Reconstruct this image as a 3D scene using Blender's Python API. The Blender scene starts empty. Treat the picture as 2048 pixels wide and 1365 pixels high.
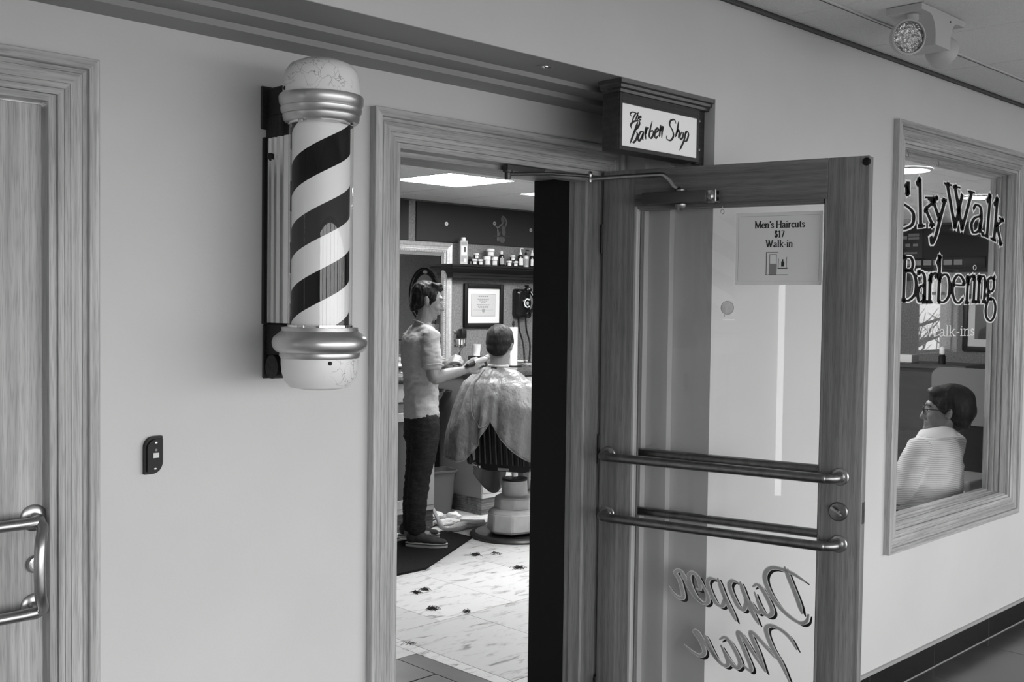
import bpy, bmesh, math, random
from mathutils import Vector, Matrix, noise as mnoise
random.seed(7)
scene = bpy.context.scene
col = scene.collection

# ------------------------------------------------------------------ camera
FPX, CXP, CYP = 2159.41, 1024.0, 682.5
YAW, PIT, ROL = math.radians(44.606), math.radians(2.0549), math.radians(0.73756)
CAM = Vector((0, 0, 1.62))
FW = Vector((math.sin(YAW) * math.cos(PIT), math.cos(YAW) * math.cos(PIT), -math.sin(PIT)))
_r = FW.cross(Vector((0, 0, 1))).normalized()
_u = _r.cross(FW)
RT = _r * math.cos(ROL) + _u * math.sin(ROL)
UP = -_r * math.sin(ROL) + _u * math.cos(ROL)
cd = bpy.data.cameras.new('camera')
cd.sensor_width = 36.0
cd.lens = FPX / 2048 * 36.0
cd.clip_start = 0.05
cam = bpy.data.objects.new('camera', cd)
cam.matrix_world = Matrix(((RT.x, UP.x, -FW.x, CAM.x), (RT.y, UP.y, -FW.y, CAM.y), (RT.z, UP.z, -FW.z, CAM.z), (0, 0, 0, 1)))
col.objects.link(cam)
scene.camera = cam

# ------------------------------------------------------------------ world, daylight, exposure
SKY = 6.3
w = bpy.data.worlds.new('overcast_sky')
scene.world = w
w.use_nodes = True
w.node_tree.nodes['Background'].inputs[0].default_value = (1, 1, 1, 1)
w.node_tree.nodes['Background'].inputs[1].default_value = SKY
scene.view_settings.view_transform = 'Standard'
scene.view_settings.look = 'None'
scene.view_settings.exposure = 0.0
scene.view_settings.gamma = 1.0
scene.view_settings.use_curve_mapping = False
scene.cycles.use_denoising = True
scene.cycles.max_bounces = 10
scene.cycles.transparent_max_bounces = 16
scene.cycles.caustics_reflective = False
scene.cycles.caustics_refractive = False
scene.cycles.sample_clamp_indirect = 6.0

# plan of the place (metres): the corridor runs along X, the shop lies at +Y
YB, YA, YOPP = 2.087, 2.440, -2.2         # corridor wall, recessed wall, window wall opposite
Y1, Y2 = 2.245, 2.335                     # steps of the recess
Z1, Z2, Z3 = 2.297, 2.281, 2.265
ZC = 2.635                                # corridor ceiling
XR1, XR2, XR3 = 2.985, 2.960, 2.935       # steps of the recess's right return
YIN = 2.75                                # inner face of the wall beside the doorway
YBACK, XRIGHT, ZS = 6.80, 10.30, 2.44     # shop back wall, shop right wall, shop ceiling
WINDOWS = [(-1.81 + 1.16 * i, -1.81 + 1.16 * i + 1.06) for i in range(10)] + [(14.0, 15.2)]
WZ0, WZ1, WZF = 0.12, 2.16, 1.0      # sills, heads, sill of the far window
for k, (a, b) in enumerate([(WINDOWS[0][0], WINDOWS[9][1]), WINDOWS[10]]):
    ld = bpy.data.lights.new('window_daylight', 'AREA')
    ld.shape = 'RECTANGLE'
    ld.size, ld.size_y = b - a, WZ1 - WZ0
    ld.cycles.is_portal = True
    lo = bpy.data.objects.new('window_daylight', ld)
    lo.location = ((a + b) / 2, YOPP - 0.2, (WZ0 + WZ1) / 2)
    lo.rotation_euler = Vector((0, 1, 0)).to_track_quat('-Z', 'Z').to_euler()
    col.objects.link(lo)

# ------------------------------------------------------------------ pixel -> ray helpers (2048 x 1365)
def ray(x, y): return FW * FPX + RT * (x - CXP) - UP * (y - CYP)
def onX(x, y, v): d = ray(x, y); return CAM + d * ((v - CAM.x) / d.x)
def onY(x, y, v): d = ray(x, y); return CAM + d * ((v - CAM.y) / d.y)
def onZ(x, y, v): d = ray(x, y); return CAM + d * ((v - CAM.z) / d.z)
def onP(x, y, p, n): d = ray(x, y); return CAM + d * ((Vector(p) - CAM).dot(n) / d.dot(n))
def dep(x, y, D): return CAM + ray(x, y) * (D / FPX)        # D = distance along the view axis
def depth_of(p): return (Vector(p) - CAM).dot(FW)

# ------------------------------------------------------------------ materials
MATS = {}
def srgb(v): v /= 255.0; return v / 12.92 if v <= 0.04045 else ((v + 0.055) / 1.055) ** 2.4
def mat(name, g, rough=0.5, metal=0.0, noise=0.0, nscale=8.0, bump=0.0, bscale=60.0, spec=0.5, stretch=(1, 1, 1), detail=4.0, emit=0.0, coat=0.0, trans=0.0):
    m = bpy.data.materials.new(name); m.use_nodes = True
    nt = m.node_tree; N = nt.nodes; L = nt.links; B = N['Principled BSDF']
    B.inputs['Base Color'].default_value = (g, g, g, 1)
    B.inputs['Roughness'].default_value = rough
    B.inputs['Metallic'].default_value = metal
    B.inputs['Specular IOR Level'].default_value = spec
    if coat: B.inputs['Coat Weight'].default_value = coat
    if trans: B.inputs['Transmission Weight'].default_value = trans
    if emit:
        B.inputs['Emission Color'].default_value = (1, 1, 1, 1); B.inputs['Emission Strength'].default_value = emit
    if noise or bump:
        tc = N.new('ShaderNodeTexCoord'); mp = N.new('ShaderNodeMapping'); mp.inputs['Scale'].default_value = stretch
        L.new(tc.outputs['Object'], mp.inputs['Vector'])
    if noise:
        t = N.new('ShaderNodeTexNoise'); t.inputs['Scale'].default_value = nscale; t.inputs['Detail'].default_value = detail
        L.new(mp.outputs[0], t.inputs['Vector'])
        r = N.new('ShaderNodeMapRange'); r.inputs[1].default_value = 0.25; r.inputs[2].default_value = 0.75
        r.inputs[3].default_value = g * (1 - noise); r.inputs[4].default_value = g * (1 + noise)
        L.new(t.outputs[0], r.inputs[0]); L.new(r.outputs[0], B.inputs['Base Color'])
    if bump:
        t2 = N.new('ShaderNodeTexNoise'); t2.inputs['Scale'].default_value = bscale; t2.inputs['Detail'].default_value = 3
        L.new(mp.outputs[0], t2.inputs['Vector'])
        b = N.new('ShaderNodeBump'); b.inputs['Strength'].default_value = bump; b.inputs['Distance'].default_value = 0.004
        L.new(t2.outputs[0], b.inputs['Height']); L.new(b.outputs[0], B.inputs['Normal'])
    MATS[name] = m
    return m

def wood(name, g, axis, rough=0.38, contrast=0.30):
    """oak: long dark pores and cathedral figure running along the given axis"""
    m = bpy.data.materials.new(name); m.use_nodes = True
    nt = m.node_tree; N = nt.nodes; L = nt.links; B = N['Principled BSDF']
    B.inputs['Roughness'].default_value = rough
    tc = N.new('ShaderNodeTexCoord')
    def stretched(s_long, s_across):
        mp = N.new('ShaderNodeMapping'); s = [s_across] * 3; s[axis] = s_long
        mp.inputs['Scale'].default_value = s; L.new(tc.outputs['Object'], mp.inputs['Vector']); return mp
    fig = N.new('ShaderNodeTexNoise'); fig.inputs['Scale'].default_value = 1; fig.inputs['Detail'].default_value = 3; fig.inputs['Distortion'].default_value = 1.2
    L.new(stretched(1.3, 22).outputs[0], fig.inputs['Vector'])
    por = N.new('ShaderNodeTexNoise'); por.inputs['Scale'].default_value = 1; por.inputs['Detail'].default_value = 2
    L.new(stretched(14, 420).outputs[0], por.inputs['Vector'])
    wav = N.new('ShaderNodeTexWave'); wav.bands_direction = ('Y', 'X', 'X')[axis] if axis != 0 else 'Z'
    wav.inputs['Scale'].default_value = 1; wav.inputs['Distortion'].default_value = 9; wav.inputs['Detail'].default_value = 2; wav.inputs['Detail Scale'].default_value = 0.6
    L.new(stretched(0.9, 16).outputs[0], wav.inputs['Vector'])
    def rng(node, lo, hi, a, b):
        r = N.new('ShaderNodeMapRange'); r.inputs[1].default_value = lo; r.inputs[2].default_value = hi; r.inputs[3].default_value = a; r.inputs[4].default_value = b
        L.new(node, r.inputs[0]); return r.outputs[0]
    a = rng(fig.outputs[0], .3, .7, 1 - contrast, 1 + contrast)
    b = rng(por.outputs[0], .36, .52, 1 - 1.1 * contrast, 1.0)
    c = rng(wav.outputs[0], 0, 1, 1 - .45 * contrast, 1 + .35 * contrast)
    def mul(x, y):
        k = N.new('ShaderNodeMath'); k.operation = 'MULTIPLY'
        L.new(x, k.inputs[0])
        if isinstance(y, float): k.inputs[1].default_value = y
        else: L.new(y, k.inputs[1])
        return k.outputs[0]
    v = mul(mul(mul(a, b), c), g)
    L.new(v, B.inputs['Base Color'])
    bp = N.new('ShaderNodeBump'); bp.inputs['Strength'].default_value = 0.25; bp.inputs['Distance'].default_value = 0.001
    L.new(por.outputs[0], bp.inputs['Height']); L.new(bp.outputs[0], B.inputs['Normal'])
    MATS[name] = m
    return m

def glass(name, k=1.0, tint=1.0, rough=0.0):
    m = bpy.data.materials.new(name); m.use_nodes = True
    nt = m.node_tree; N = nt.nodes; L = nt.links
    N.remove(N['Principled BSDF'])
    tr = N.new('ShaderNodeBsdfTransparent'); tr.inputs[0].default_value = (tint, tint, tint, 1)
    gl = N.new('ShaderNodeBsdfGlossy'); gl.inputs['Roughness'].default_value = rough
    lw = N.new('ShaderNodeLayerWeight'); lw.inputs[0].default_value = 0.5
    p = N.new('ShaderNodeMath'); p.operation = 'POWER'; p.inputs[1].default_value = 5
    L.new(lw.outputs['Facing'], p.inputs[0])
    ma = N.new('ShaderNodeMath'); ma.operation = 'MULTIPLY_ADD'; ma.inputs[1].default_value = 0.95 * k; ma.inputs[2].default_value = 0.045 * k
    L.new(p.outputs[0], ma.inputs[0])
    mx = N.new('ShaderNodeMixShader'); L.new(ma.outputs[0], mx.inputs[0]); L.new(tr.outputs[0], mx.inputs[1]); L.new(gl.outputs[0], mx.inputs[2])
    L.new(mx.outputs[0], N['Material Output'].inputs['Surface'])
    MATS[name] = m
    return m

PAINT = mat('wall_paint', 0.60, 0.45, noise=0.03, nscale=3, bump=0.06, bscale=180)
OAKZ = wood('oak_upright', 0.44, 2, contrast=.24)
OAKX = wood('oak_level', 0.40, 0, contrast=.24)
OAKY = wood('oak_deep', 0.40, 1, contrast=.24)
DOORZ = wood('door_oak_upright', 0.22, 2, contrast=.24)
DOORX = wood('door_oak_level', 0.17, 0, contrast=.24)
SIGNW = wood('sign_wood', 0.036, 0, rough=0.3)
ACOUST = mat('ceiling_tile', 0.80, 0.9, noise=0.10, nscale=260, bump=0.7, bscale=300)
GRID = mat('ceiling_grid', 0.62, 0.5)
GRIDD = mat('ceiling_grid_dark', 0.09, 0.6)
GRANITE = mat('black_granite', 0.016, 0.14, noise=0.9, nscale=240, detail=2)
FLOORT = mat('corridor_tile', 0.065, 0.22, noise=0.30, nscale=7, detail=8)
GROUT = mat('grout', 0.22, 0.85)
GROUTL = mat('light_grout', 0.30, 0.85)
CHROME = mat('chrome', 0.85, 0.06, 1.0)
STEEL = mat('brushed_steel', 0.45, 0.30, 1.0, noise=0.12, nscale=60)
STEELD = mat('worn_bronze', 0.26, 0.33, 1.0, noise=0.25, nscale=40)
BLACK = mat('black_paint', 0.008, 0.45, spec=.3)
BLACKG = mat('black_gloss', 0.010, 0.12)
WHITE = mat('white_plastic', 0.72, 0.4)
CREAM = mat('cream_enamel', 0.50, 0.35, noise=0.08, nscale=20)
PAPER = mat('paper', 0.74, 0.6)
INK = mat('ink', 0.012, 0.6)
GREYINK = mat('grey_ink', 0.25, 0.6)
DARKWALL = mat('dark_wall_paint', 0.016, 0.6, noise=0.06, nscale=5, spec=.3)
GLASS = glass('window_glass', 0.6)
GLASSD = glass('door_glass', 0.55, 0.98)

# ------------------------------------------------------------------ mesh helpers
def bm_new(): return bmesh.new()
def box(bm, x0, x1, y0, y1, z0, z1, bev=0.0, seg=2):
    vs = [bm.verts.new((x, y, z)) for z in (z0, z1) for y in (y0, y1) for x in (x0, x1)]
    fs = [bm.faces.new([vs[i] for i in f]) for f in ((0, 2, 3, 1), (4, 5, 7, 6), (0, 1, 5, 4), (2, 6, 7, 3), (0, 4, 6, 2), (1, 3, 7, 5))]
    if bev:
        es = set(e for f in fs for e in f.edges)
        bmesh.ops.bevel(bm, geom=list(es), offset=bev, segments=seg, affect='EDGES', profile=0.5)
    return bm
def quad(bm, pts):
    f = bm.faces.new([bm.verts.new(p) for p in pts]); return f
def frame_of(t, ref=Vector((0, 0, 1))):
    t = t.normalized()
    if abs(t.dot(ref)) > 0.98: ref = Vector((1, 0, 0))
    a = ref.cross(t).normalized(); return a, t.cross(a)
def spline(pts, n=6, closed=False):
    P = [Vector(p) for p in pts]; out = []
    m = len(P); seg = m if closed else m - 1
    for i in range(seg):
        p0 = P[(i - 1) % m] if (closed or i > 0) else P[0] * 2 - P[1]
        p1 = P[i]; p2 = P[(i + 1) % m]
        p3 = P[(i + 2) % m] if (closed or i + 2 < m) else P[-1] * 2 - P[-2]
        for k in range(n):
            t = k / n
            out.append(0.5 * ((2 * p1) + (p2 - p0) * t + (2 * p0 - 5 * p1 + 4 * p2 - p3) * t * t + (3 * p1 - p0 - 3 * p2 + p3) * t ** 3))
    if not closed: out.append(P[-1].copy())
    return out
def tube(bm, pts, r, n=12, cap=True, radii=None, round_caps=False, flat=1.0):
    """swept round tube (flat squashes it along the second frame axis)"""
    P = [Vector(p) for p in pts]
    rad = radii if radii else [r] * len(P)
    T = [(P[min(i + 1, len(P) - 1)] - P[max(i - 1, 0)]).normalized() for i in range(len(P))]
    if round_caps:
        def ext(p, t, rr, s):
            return [(p + t * s * rr * math.sin(a), t, rr * max(math.cos(a), 0.05)) for a in (1.45, 1.15, 0.8, 0.4)]
        pre = ext(P[0], T[0], rad[0], -1); post = ext(P[-1], T[-1], rad[-1], 1)[::-1]
        P = [q[0] for q in pre] + P + [q[0] for q in post]
        rad = [q[2] for q in pre] + list(rad) + [q[2] for q in post]
        T = [q[1] for q in pre] + T + [q[1] for q in post]
    a, b = frame_of(T[0]); rings = []
    for i, p in enumerate(P):
        t = T[i]
        a = (a - t * a.dot(t))
        a = a.normalized() if a.length > 1e-6 else frame_of(t)[0]
        b = t.cross(a)
        rings.append([bm.verts.new(p + (a * math.cos(2 * math.pi * k / n) + b * flat * math.sin(2 * math.pi * k / n)) * rad[i]) for k in range(n)])
    for i in range(len(rings) - 1):
        for k in range(n):
            bm.faces.new((rings[i][k], rings[i][(k + 1) % n], rings[i + 1][(k + 1) % n], rings[i + 1][k]))
    if cap:
        bm.faces.new(rings[0][::-1]); bm.faces.new(rings[-1])
    return bm
def lathe(bm, prof, c=(0, 0, 0), n=32, axis='Z', cap=True):
    """prof: (radius, height) pairs; axis may be a Vector"""
    ax = {'Z': Vector((0, 0, 1)), 'Y': Vector((0, 1, 0)), 'X': Vector((1, 0, 0))}[axis] if isinstance(axis, str) else axis.normalized()
    a, b = frame_of(ax, Vector((0, 1, 0)) if abs(ax.z) > 0.9 else Vector((0, 0, 1)))
    c = Vector(c); rings = []
    for r, h in prof:
        rings.append([bm.verts.new(c + ax * h + (a * math.cos(2 * math.pi * k / n) + b * math.sin(2 * math.pi * k / n)) * max(r, 1e-4)) for k in range(n)])
    for i in range(len(rings) - 1):
        for k in range(n):
            bm.faces.new((rings[i][k], rings[i][(k + 1) % n], rings[i + 1][(k + 1) % n], rings[i + 1][k]))
    if cap:
        bm.faces.new(rings[0][::-1]); bm.faces.new(rings[-1])
    return bm
def ball(bm, c, r, n=16, m=10, rot=None):
    r = (r, r, r) if isinstance(r, (int, float)) else r
    M = Matrix.Translation(Vector(c)) @ (rot.to_4x4() if rot else Matrix.Identity(4)) @ Matrix.Diagonal((*r, 1))
    bmesh.ops.create_uvsphere(bm, u_segments=n, v_segments=m, radius=1.0, matrix=M)
    return bm
def prism(bm, poly, a, b, axis):
    """polygon (2-D) extruded along an axis from a to b; poly is in the other two axes in order"""
    def pt(u, v, t): return {0: (t, u, v), 1: (u, t, v), 2: (u, v, t)}[axis]
    lo = [bm.verts.new(pt(u, v, a)) for u, v in poly]; hi = [bm.verts.new(pt(u, v, b)) for u, v in poly]
    n = len(poly)
    bm.faces.new(lo[::-1]); bm.faces.new(hi)
    for i in range(n): bm.faces.new((lo[i], lo[(i + 1) % n], hi[(i + 1) % n], hi[i]))
    return bm

def tag(o, label=None, cat=None, group=None, kind=None):
    if label: o['label'] = label
    if cat: o['category'] = cat
    if group: o['group'] = group
    if kind: o['kind'] = kind
    return o
def obj(name, bm, m, parent=None, smooth=35, local=False):
    """link a bmesh (built in world coordinates unless local) as one object, under parent if given"""
    me = bpy.data.meshes.new(name)
    bmesh.ops.recalc_face_normals(bm, faces=bm.faces)
    bm.to_mesh(me); bm.free()
    for mm in (m if isinstance(m, (list, tuple)) else [m]): me.materials.append(mm)
    o = bpy.data.objects.new(name, me)
    col.objects.link(o)
    if parent is not None:
        o.parent = parent
        if not local: me.transform(world_of(parent).inverted())
    if smooth:
        me.shade_smooth(); me.set_sharp_from_angle(angle=math.radians(smooth))
    return o
def world_of(o):
    M = Matrix.LocRotScale(o.location, o.rotation_euler, o.scale)
    return world_of(o.parent) @ M if o.parent else M
def thing(name, loc, label=None, cat=None, group=None, kind=None, rz=0.0):
    o = bpy.data.objects.new(name, None); o.empty_display_size = 0.1
    o.location = loc; o.rotation_euler = (0, 0, rz); col.objects.link(o)
    return tag(o, label, cat, group, kind)
def copy_tree(o, parent=None):
    c = o.copy(); col.objects.link(c); c.parent = parent
    for ch in [q for q in bpy.data.objects if q.parent == o]: copy_tree(ch, c)
    return c
def remesh(bm, voxel, smooth_it=4, fac=0.5):
    """fuse overlapping closed shapes into one skin; returns a bmesh"""
    me = bpy.data.meshes.new('tmp'); bm.to_mesh(me); bm.free()
    o = bpy.data.objects.new('tmp', me); col.objects.link(o)
    r = o.modifiers.new('r', 'REMESH'); r.mode = 'VOXEL'; r.voxel_size = voxel
    if smooth_it:
        s = o.modifiers.new('s', 'SMOOTH'); s.iterations = smooth_it; s.factor = fac
    dg = bpy.context.evaluated_depsgraph_get(); dg.update()
    ev = o.evaluated_get(dg); em = ev.to_mesh()
    out = bmesh.new(); out.from_mesh(em); ev.to_mesh_clear()
    bpy.data.objects.remove(o); bpy.data.meshes.remove(me)
    return out
def ribbon(bm, pts, thick, thin, nib=90.0, to3=None, close_ends=True, depth=0.0008, taper=False, closed=False):
    """pen stroke as a thin raised strip: pts are 2-D, the width follows the stroke's direction; to3 maps (u, v, d) to 3-D"""
    n = len(pts)
    L, R = [], []
    nb = math.radians(nib)
    for i in range(n):
        a = pts[(i - 1) % n] if closed else pts[max(i - 1, 0)]; b = pts[(i + 1) % n] if closed else pts[min(i + 1, n - 1)]
        dx, dy = b[0] - a[0], b[1] - a[1]; l = math.hypot(dx, dy) or 1e-9
        th = math.atan2(dy, dx)
        wd = thin + (thick - thin) * abs(math.cos(th - nb)) ** 1.3
        if taper and not closed:
            e = min(i, n - 1 - i) / max(n - 1, 1); wd *= min(1.0, 0.35 + 4 * e)
        nx, ny = -dy / l * wd / 2, dx / l * wd / 2
        L.append((pts[i][0] + nx, pts[i][1] + ny)); R.append((pts[i][0] - nx, pts[i][1] - ny))
    def v(p, d): return bm.verts.new(to3(p[0], p[1], d))
    Lt = [v(p, depth) for p in L]; Rt = [v(p, depth) for p in R]
    Lb = [v(p, 0) for p in L]; Rb = [v(p, 0) for p in R]
    for i in range(n if closed else n - 1):
        j = (i + 1) % n
        bm.faces.new((Lt[i], Lt[j], Rt[j], Rt[i]))
        bm.faces.new((Lb[i], Rb[i], Rb[j], Lb[j]))
        bm.faces.new((Lt[i], Lb[i], Lb[j], Lt[j])); bm.faces.new((Rt[i], Rt[j], Rb[j], Rb[i]))
    if not closed:
        bm.faces.new((Lt[0], Rt[0], Rb[0], Lb[0])); bm.faces.new((Lt[-1], Lb[-1], Rb[-1], Rt[-1]))
    return bm
def rrect(w2, d2, r, z, n=6):
    P = []
    for cx_, cy_, a0 in ((w2 - r, d2 - r, 0), (-w2 + r, d2 - r, 90), (-w2 + r, -d2 + r, 180), (w2 - r, -d2 + r, 270)):
        for k in range(n + 1):
            a = math.radians(a0 + 90 * k / n); P.append((cx_ + r * math.cos(a), cy_ + r * math.sin(a), z))
    return P
def loft(b, rings, cap0=True, cap1=True):
    R = [[b.verts.new(p) for p in r] for r in rings]
    n = len(R[0])
    for i in range(len(R) - 1):
        for k in range(n): b.faces.new((R[i][k], R[i][(k + 1) % n], R[i + 1][(k + 1) % n], R[i + 1][k]))
    if cap0: b.faces.new(R[0][::-1])
    if cap1: b.faces.new(R[-1])
    return b
# ------------------------------------------------------------------ casings (mitred mouldings)
CASW = 0.088
CASPROF = [(0, 0), (0, .010), (.004, .012), (.012, .0125), (.0125, .0112), (.0135, .0112), (.014, .0135), (.025, .014), (.0255, .0125), (.0265, .0125), (.027, .0150),
           (.051, .0155), (.0515, .0140), (.0525, .0140), (.053, .0160), (.062, .0165), (.0635, .026), (.065, .0275), (.086, .0275), (.088, .026), (.088, 0)]
def casing_piece(bm, yw, a, b, axis, side, mit0, mit1, edge):
    """one leg of a casing: runs from a to b along axis (0 = X, 2 = Z); the profile grows outward from 'edge' in direction side; mit0 / mit1 lengthen the ends with u"""
    lo, hi = [], []
    for u, d in CASPROF:
        s, e = a - mit0 * u, b + mit1 * u
        if axis == 2:
            lo.append(bm.verts.new((edge + side * u, yw - d, s))); hi.append(bm.verts.new((edge + side * u, yw - d, e)))
        else:
            lo.append(bm.verts.new((s, yw - d, edge + side * u))); hi.append(bm.verts.new((e, yw - d, edge + side * u)))
    n = len(lo)
    for i in range(n): bm.faces.new((lo[i], lo[(i + 1) % n], hi[(i + 1) % n], hi[i]))
    bm.faces.new(lo); bm.faces.new(hi[::-1])
    return bm

# ------------------------------------------------------------------ recessed wall with the two doorways
LX0, LX1 = 0.062, 0.972
DX0, DX1, DTOP = 1.928, 2.838, 2.072
b = bm_new()
for x0, x1 in ((-3, LX0), (LX1, DX0), (DX1, 3.02)): box(b, x0, x1, YA, YIN, -.1, 2.64)
for x0, x1 in ((LX0, LX1), (DX0, DX1)): box(b, x0, x1, YA, YIN, DTOP, 2.64)
tag(obj('wall_recess', b, PAINT), 'painted recessed wall carrying the barber pole and both doorways', 'wall', kind='structure')

# stepped soffit and stepped return around the recess
b = bm_new()
box(b, -3, XR1, YB, YA + .05, Z1, ZC + .05)
tag(obj('wall_upper', b, PAINT), 'painted upper wall band above the recess', 'wall', kind='structure')
SOFF = mat('soffit_grey', .30, .5, noise=.03, nscale=3)  # one grey, darker than the wall, for the soffit underside and steps
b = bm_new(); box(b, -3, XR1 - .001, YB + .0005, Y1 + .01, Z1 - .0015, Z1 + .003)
tag(obj('trim_10', b, SOFF), 'darker grey underside of the recess soffit', 'soffit', kind='structure')
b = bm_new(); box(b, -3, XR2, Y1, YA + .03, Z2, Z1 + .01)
tag(obj('trim_1', b, SOFF), 'grey upper step of the recess soffit', 'soffit step', kind='structure')
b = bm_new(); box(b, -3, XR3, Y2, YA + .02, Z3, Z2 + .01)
tag(obj('trim_2', b, SOFF), 'grey lower step of the recess soffit nearest the doorways', 'soffit step', kind='structure')
b = bm_new(); box(b, XR2, XR1 + .005, Y1, YA + .03, 0, Z1 + .01)
tag(obj('trim_3', b, PAINT), 'painted outer upright step seen through the open glass door', 'wall step', kind='structure')
b = bm_new(); box(b, XR3, XR2 + .005, Y2, YA + .02, 0, Z2 + .005)
tag(obj('trim_4', b, PAINT), 'painted inner upright step beside the doorway casing', 'wall step', kind='structure')

# corridor wall with the shop window
YBI = 2.205
WX0, WX1, WIN0, WIN1 = 4.335, 5.575, 0.675, 2.305
b = bm_new()
box(b, XR1, XR1 + .04, YB, YA + .04, -.1, ZC + .05); box(b, XR1 + .04, WX0, YB, YBI, -.1, ZC + .05); box(b, WX1, 18, YB, YBI, -.1, ZC + .05)
box(b, WX0, WX1, YB, YBI, -.1, WIN0); box(b, WX0, WX1, YB, YBI, WIN1, ZC + .05)
tag(obj('wall_corridor', b, PAINT), 'painted corridor wall with the lettered shop window', 'wall', kind='structure')
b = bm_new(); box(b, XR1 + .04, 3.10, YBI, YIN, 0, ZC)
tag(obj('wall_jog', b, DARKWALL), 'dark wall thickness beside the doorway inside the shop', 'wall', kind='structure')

# doorway lining
t = thing('trim_5', (DX0, YA, 0), 'oak casing and jambs around the open shop doorway', 'door casing', kind='structure')
b = casing_piece(bm_new(), YA, 0, DTOP, 2, -1, 0, 1, DX0); obj('casing_leg', b, OAKZ, t)
b = casing_piece(bm_new(), YA, 0, DTOP, 2, 1, 0, 1, DX1); obj('casing_leg', b, OAKZ, t)
b = casing_piece(bm_new(), YA, DX0, DX1, 0, 1, 1, 1, DTOP); obj('casing_head', b, OAKX, t)
def jambset(t, x0, x1, ztop, stop=True):
    b = bm_new(); box(b, x0 + .0005, x0 + .018, YA - .004, 2.58, 0, ztop - .0005); obj('jamb', b, OAKZ, t)
    b = bm_new(); box(b, x1 - .018, x1 - .0005, YA - .004, 2.58, 0, ztop - .0005); obj('jamb', b, OAKZ, t)
    b = bm_new(); box(b, x0 + .018, x1 - .018, YA - .004, 2.58, ztop - .016, ztop - .0005); obj('head_jamb', b, OAKX, t)
    if stop:
        b = bm_new(); box(b, x0 + .018, x0 + .030, 2.495, 2.545, 0, ztop - .016); obj('door_stop', b, OAKZ, t)
        b = bm_new(); box(b, x1 - .030, x1 - .018, 2.495, 2.545, 0, ztop - .016); obj('door_stop', b, OAKZ, t)
        b = bm_new(); box(b, x0 + .030, x1 - .030, 2.495, 2.545, ztop - .030, ztop - .016); obj('door_stop', b, OAKX, t)
jambset(t, DX0, DX1, DTOP)
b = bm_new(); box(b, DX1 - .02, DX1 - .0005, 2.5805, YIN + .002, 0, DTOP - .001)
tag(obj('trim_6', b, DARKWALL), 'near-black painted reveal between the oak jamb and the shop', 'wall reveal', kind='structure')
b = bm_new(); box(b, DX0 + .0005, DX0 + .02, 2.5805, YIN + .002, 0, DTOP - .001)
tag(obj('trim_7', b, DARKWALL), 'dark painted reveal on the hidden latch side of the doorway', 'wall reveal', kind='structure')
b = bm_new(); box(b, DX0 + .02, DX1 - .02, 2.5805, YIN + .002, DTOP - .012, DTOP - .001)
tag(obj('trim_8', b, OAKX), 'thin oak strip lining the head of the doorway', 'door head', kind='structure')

t = thing('trim_9', (LX1, YA, 0), 'oak casing around the closed door beside the barber pole', 'door casing', kind='structure')
b = casing_piece(bm_new(), YA, 0, DTOP - .004, 2, 1, 0, 1, LX1); obj('casing_leg', b, OAKZ, t)
b = casing_piece(bm_new(), YA, 0, DTOP - .004, 2, -1, 0, 1, LX0); obj('casing_leg', b, OAKZ, t)
b = casing_piece(bm_new(), YA, LX0, LX1, 0, 1, 1, 1, DTOP - .004); obj('casing_head', b, OAKX, t)
jambset(t, LX0, LX1, DTOP - .004, stop=False)

# shop window: casing, sill, frame, glass
t = thing('window_1', (WX0, YB, WIN0), 'oak-framed shop window with outlined lettering on the glass', 'window', kind='structure')
b = casing_piece(bm_new(), YB, WIN0, WIN1, 2, -1, 1, 1, WX0); obj('casing_leg', b, OAKZ, t)
b = casing_piece(bm_new(), YB, WIN0, WIN1, 2, 1, 1, 1, WX1); obj('casing_leg', b, OAKZ, t)
b = casing_piece(bm_new(), YB, WX0, WX1, 0, 1, 1, 1, WIN1); obj('casing_head', b, OAKX, t)
b = casing_piece(bm_new(), YB, WX0, WX1, 0, -1, 1, 1, WIN0); obj('casing_foot', b, OAKX, t)
YG = 2.126
for x0, x1 in ((WX0 + .0005, WX0 + .014), (WX1 - .014, WX1 - .0005)):
    b = bm_new(); box(b, x0, x1, YB - .003, YBI - .0005, WIN0 + .0005, WIN1 - .0005); obj('jamb', b, OAKZ, t)
b = bm_new(); box(b, WX0 + .014, WX1 - .014, YB - .003, YBI - .0005, WIN0 + .0005, WIN0 + .012); obj('sill', b, OAKX, t)
b = bm_new(); box(b, WX0 + .014, WX1 - .014, YB - .003, YBI - .0005, WIN1 - .014, WIN1 - .0005); obj('head_jamb', b, OAKX, t)
gx0, gx1, gz0, gz1 = WX0 + .014, WX1 - .014, WIN0 + .012, WIN1 - .014
STOPP = [(0, 0), (.026, 0), (.026, .004), (.018, .006), (.010, .007), (0, .007)]
def stop_piece(b, axis, edge, side, a, c):
    # moulded glazing bead in front of the glass; u away from the glass edge, v towards the corridor
    if axis == 2: prism(b, [(edge + side * v, YG - .004 - u) for u, v in STOPP], a, c, 2)
    else: prism(b, [(YG - .004 - u, edge + side * v) for u, v in STOPP], a, c, 0)
    return b
obj('glazing_bead', stop_piece(bm_new(), 2, gx0, 1, gz0, gz1), OAKZ, t)
obj('glazing_bead', stop_piece(bm_new(), 2, gx1, -1, gz0, gz1), OAKZ, t)
obj('glazing_bead', stop_piece(bm_new(), 0, gz0, 1, gx0 + .007, gx1 - .007), OAKX, t)
obj('glazing_bead', stop_piece(bm_new(), 0, gz1, -1, gx0 + .007, gx1 - .007), OAKX, t)
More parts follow.
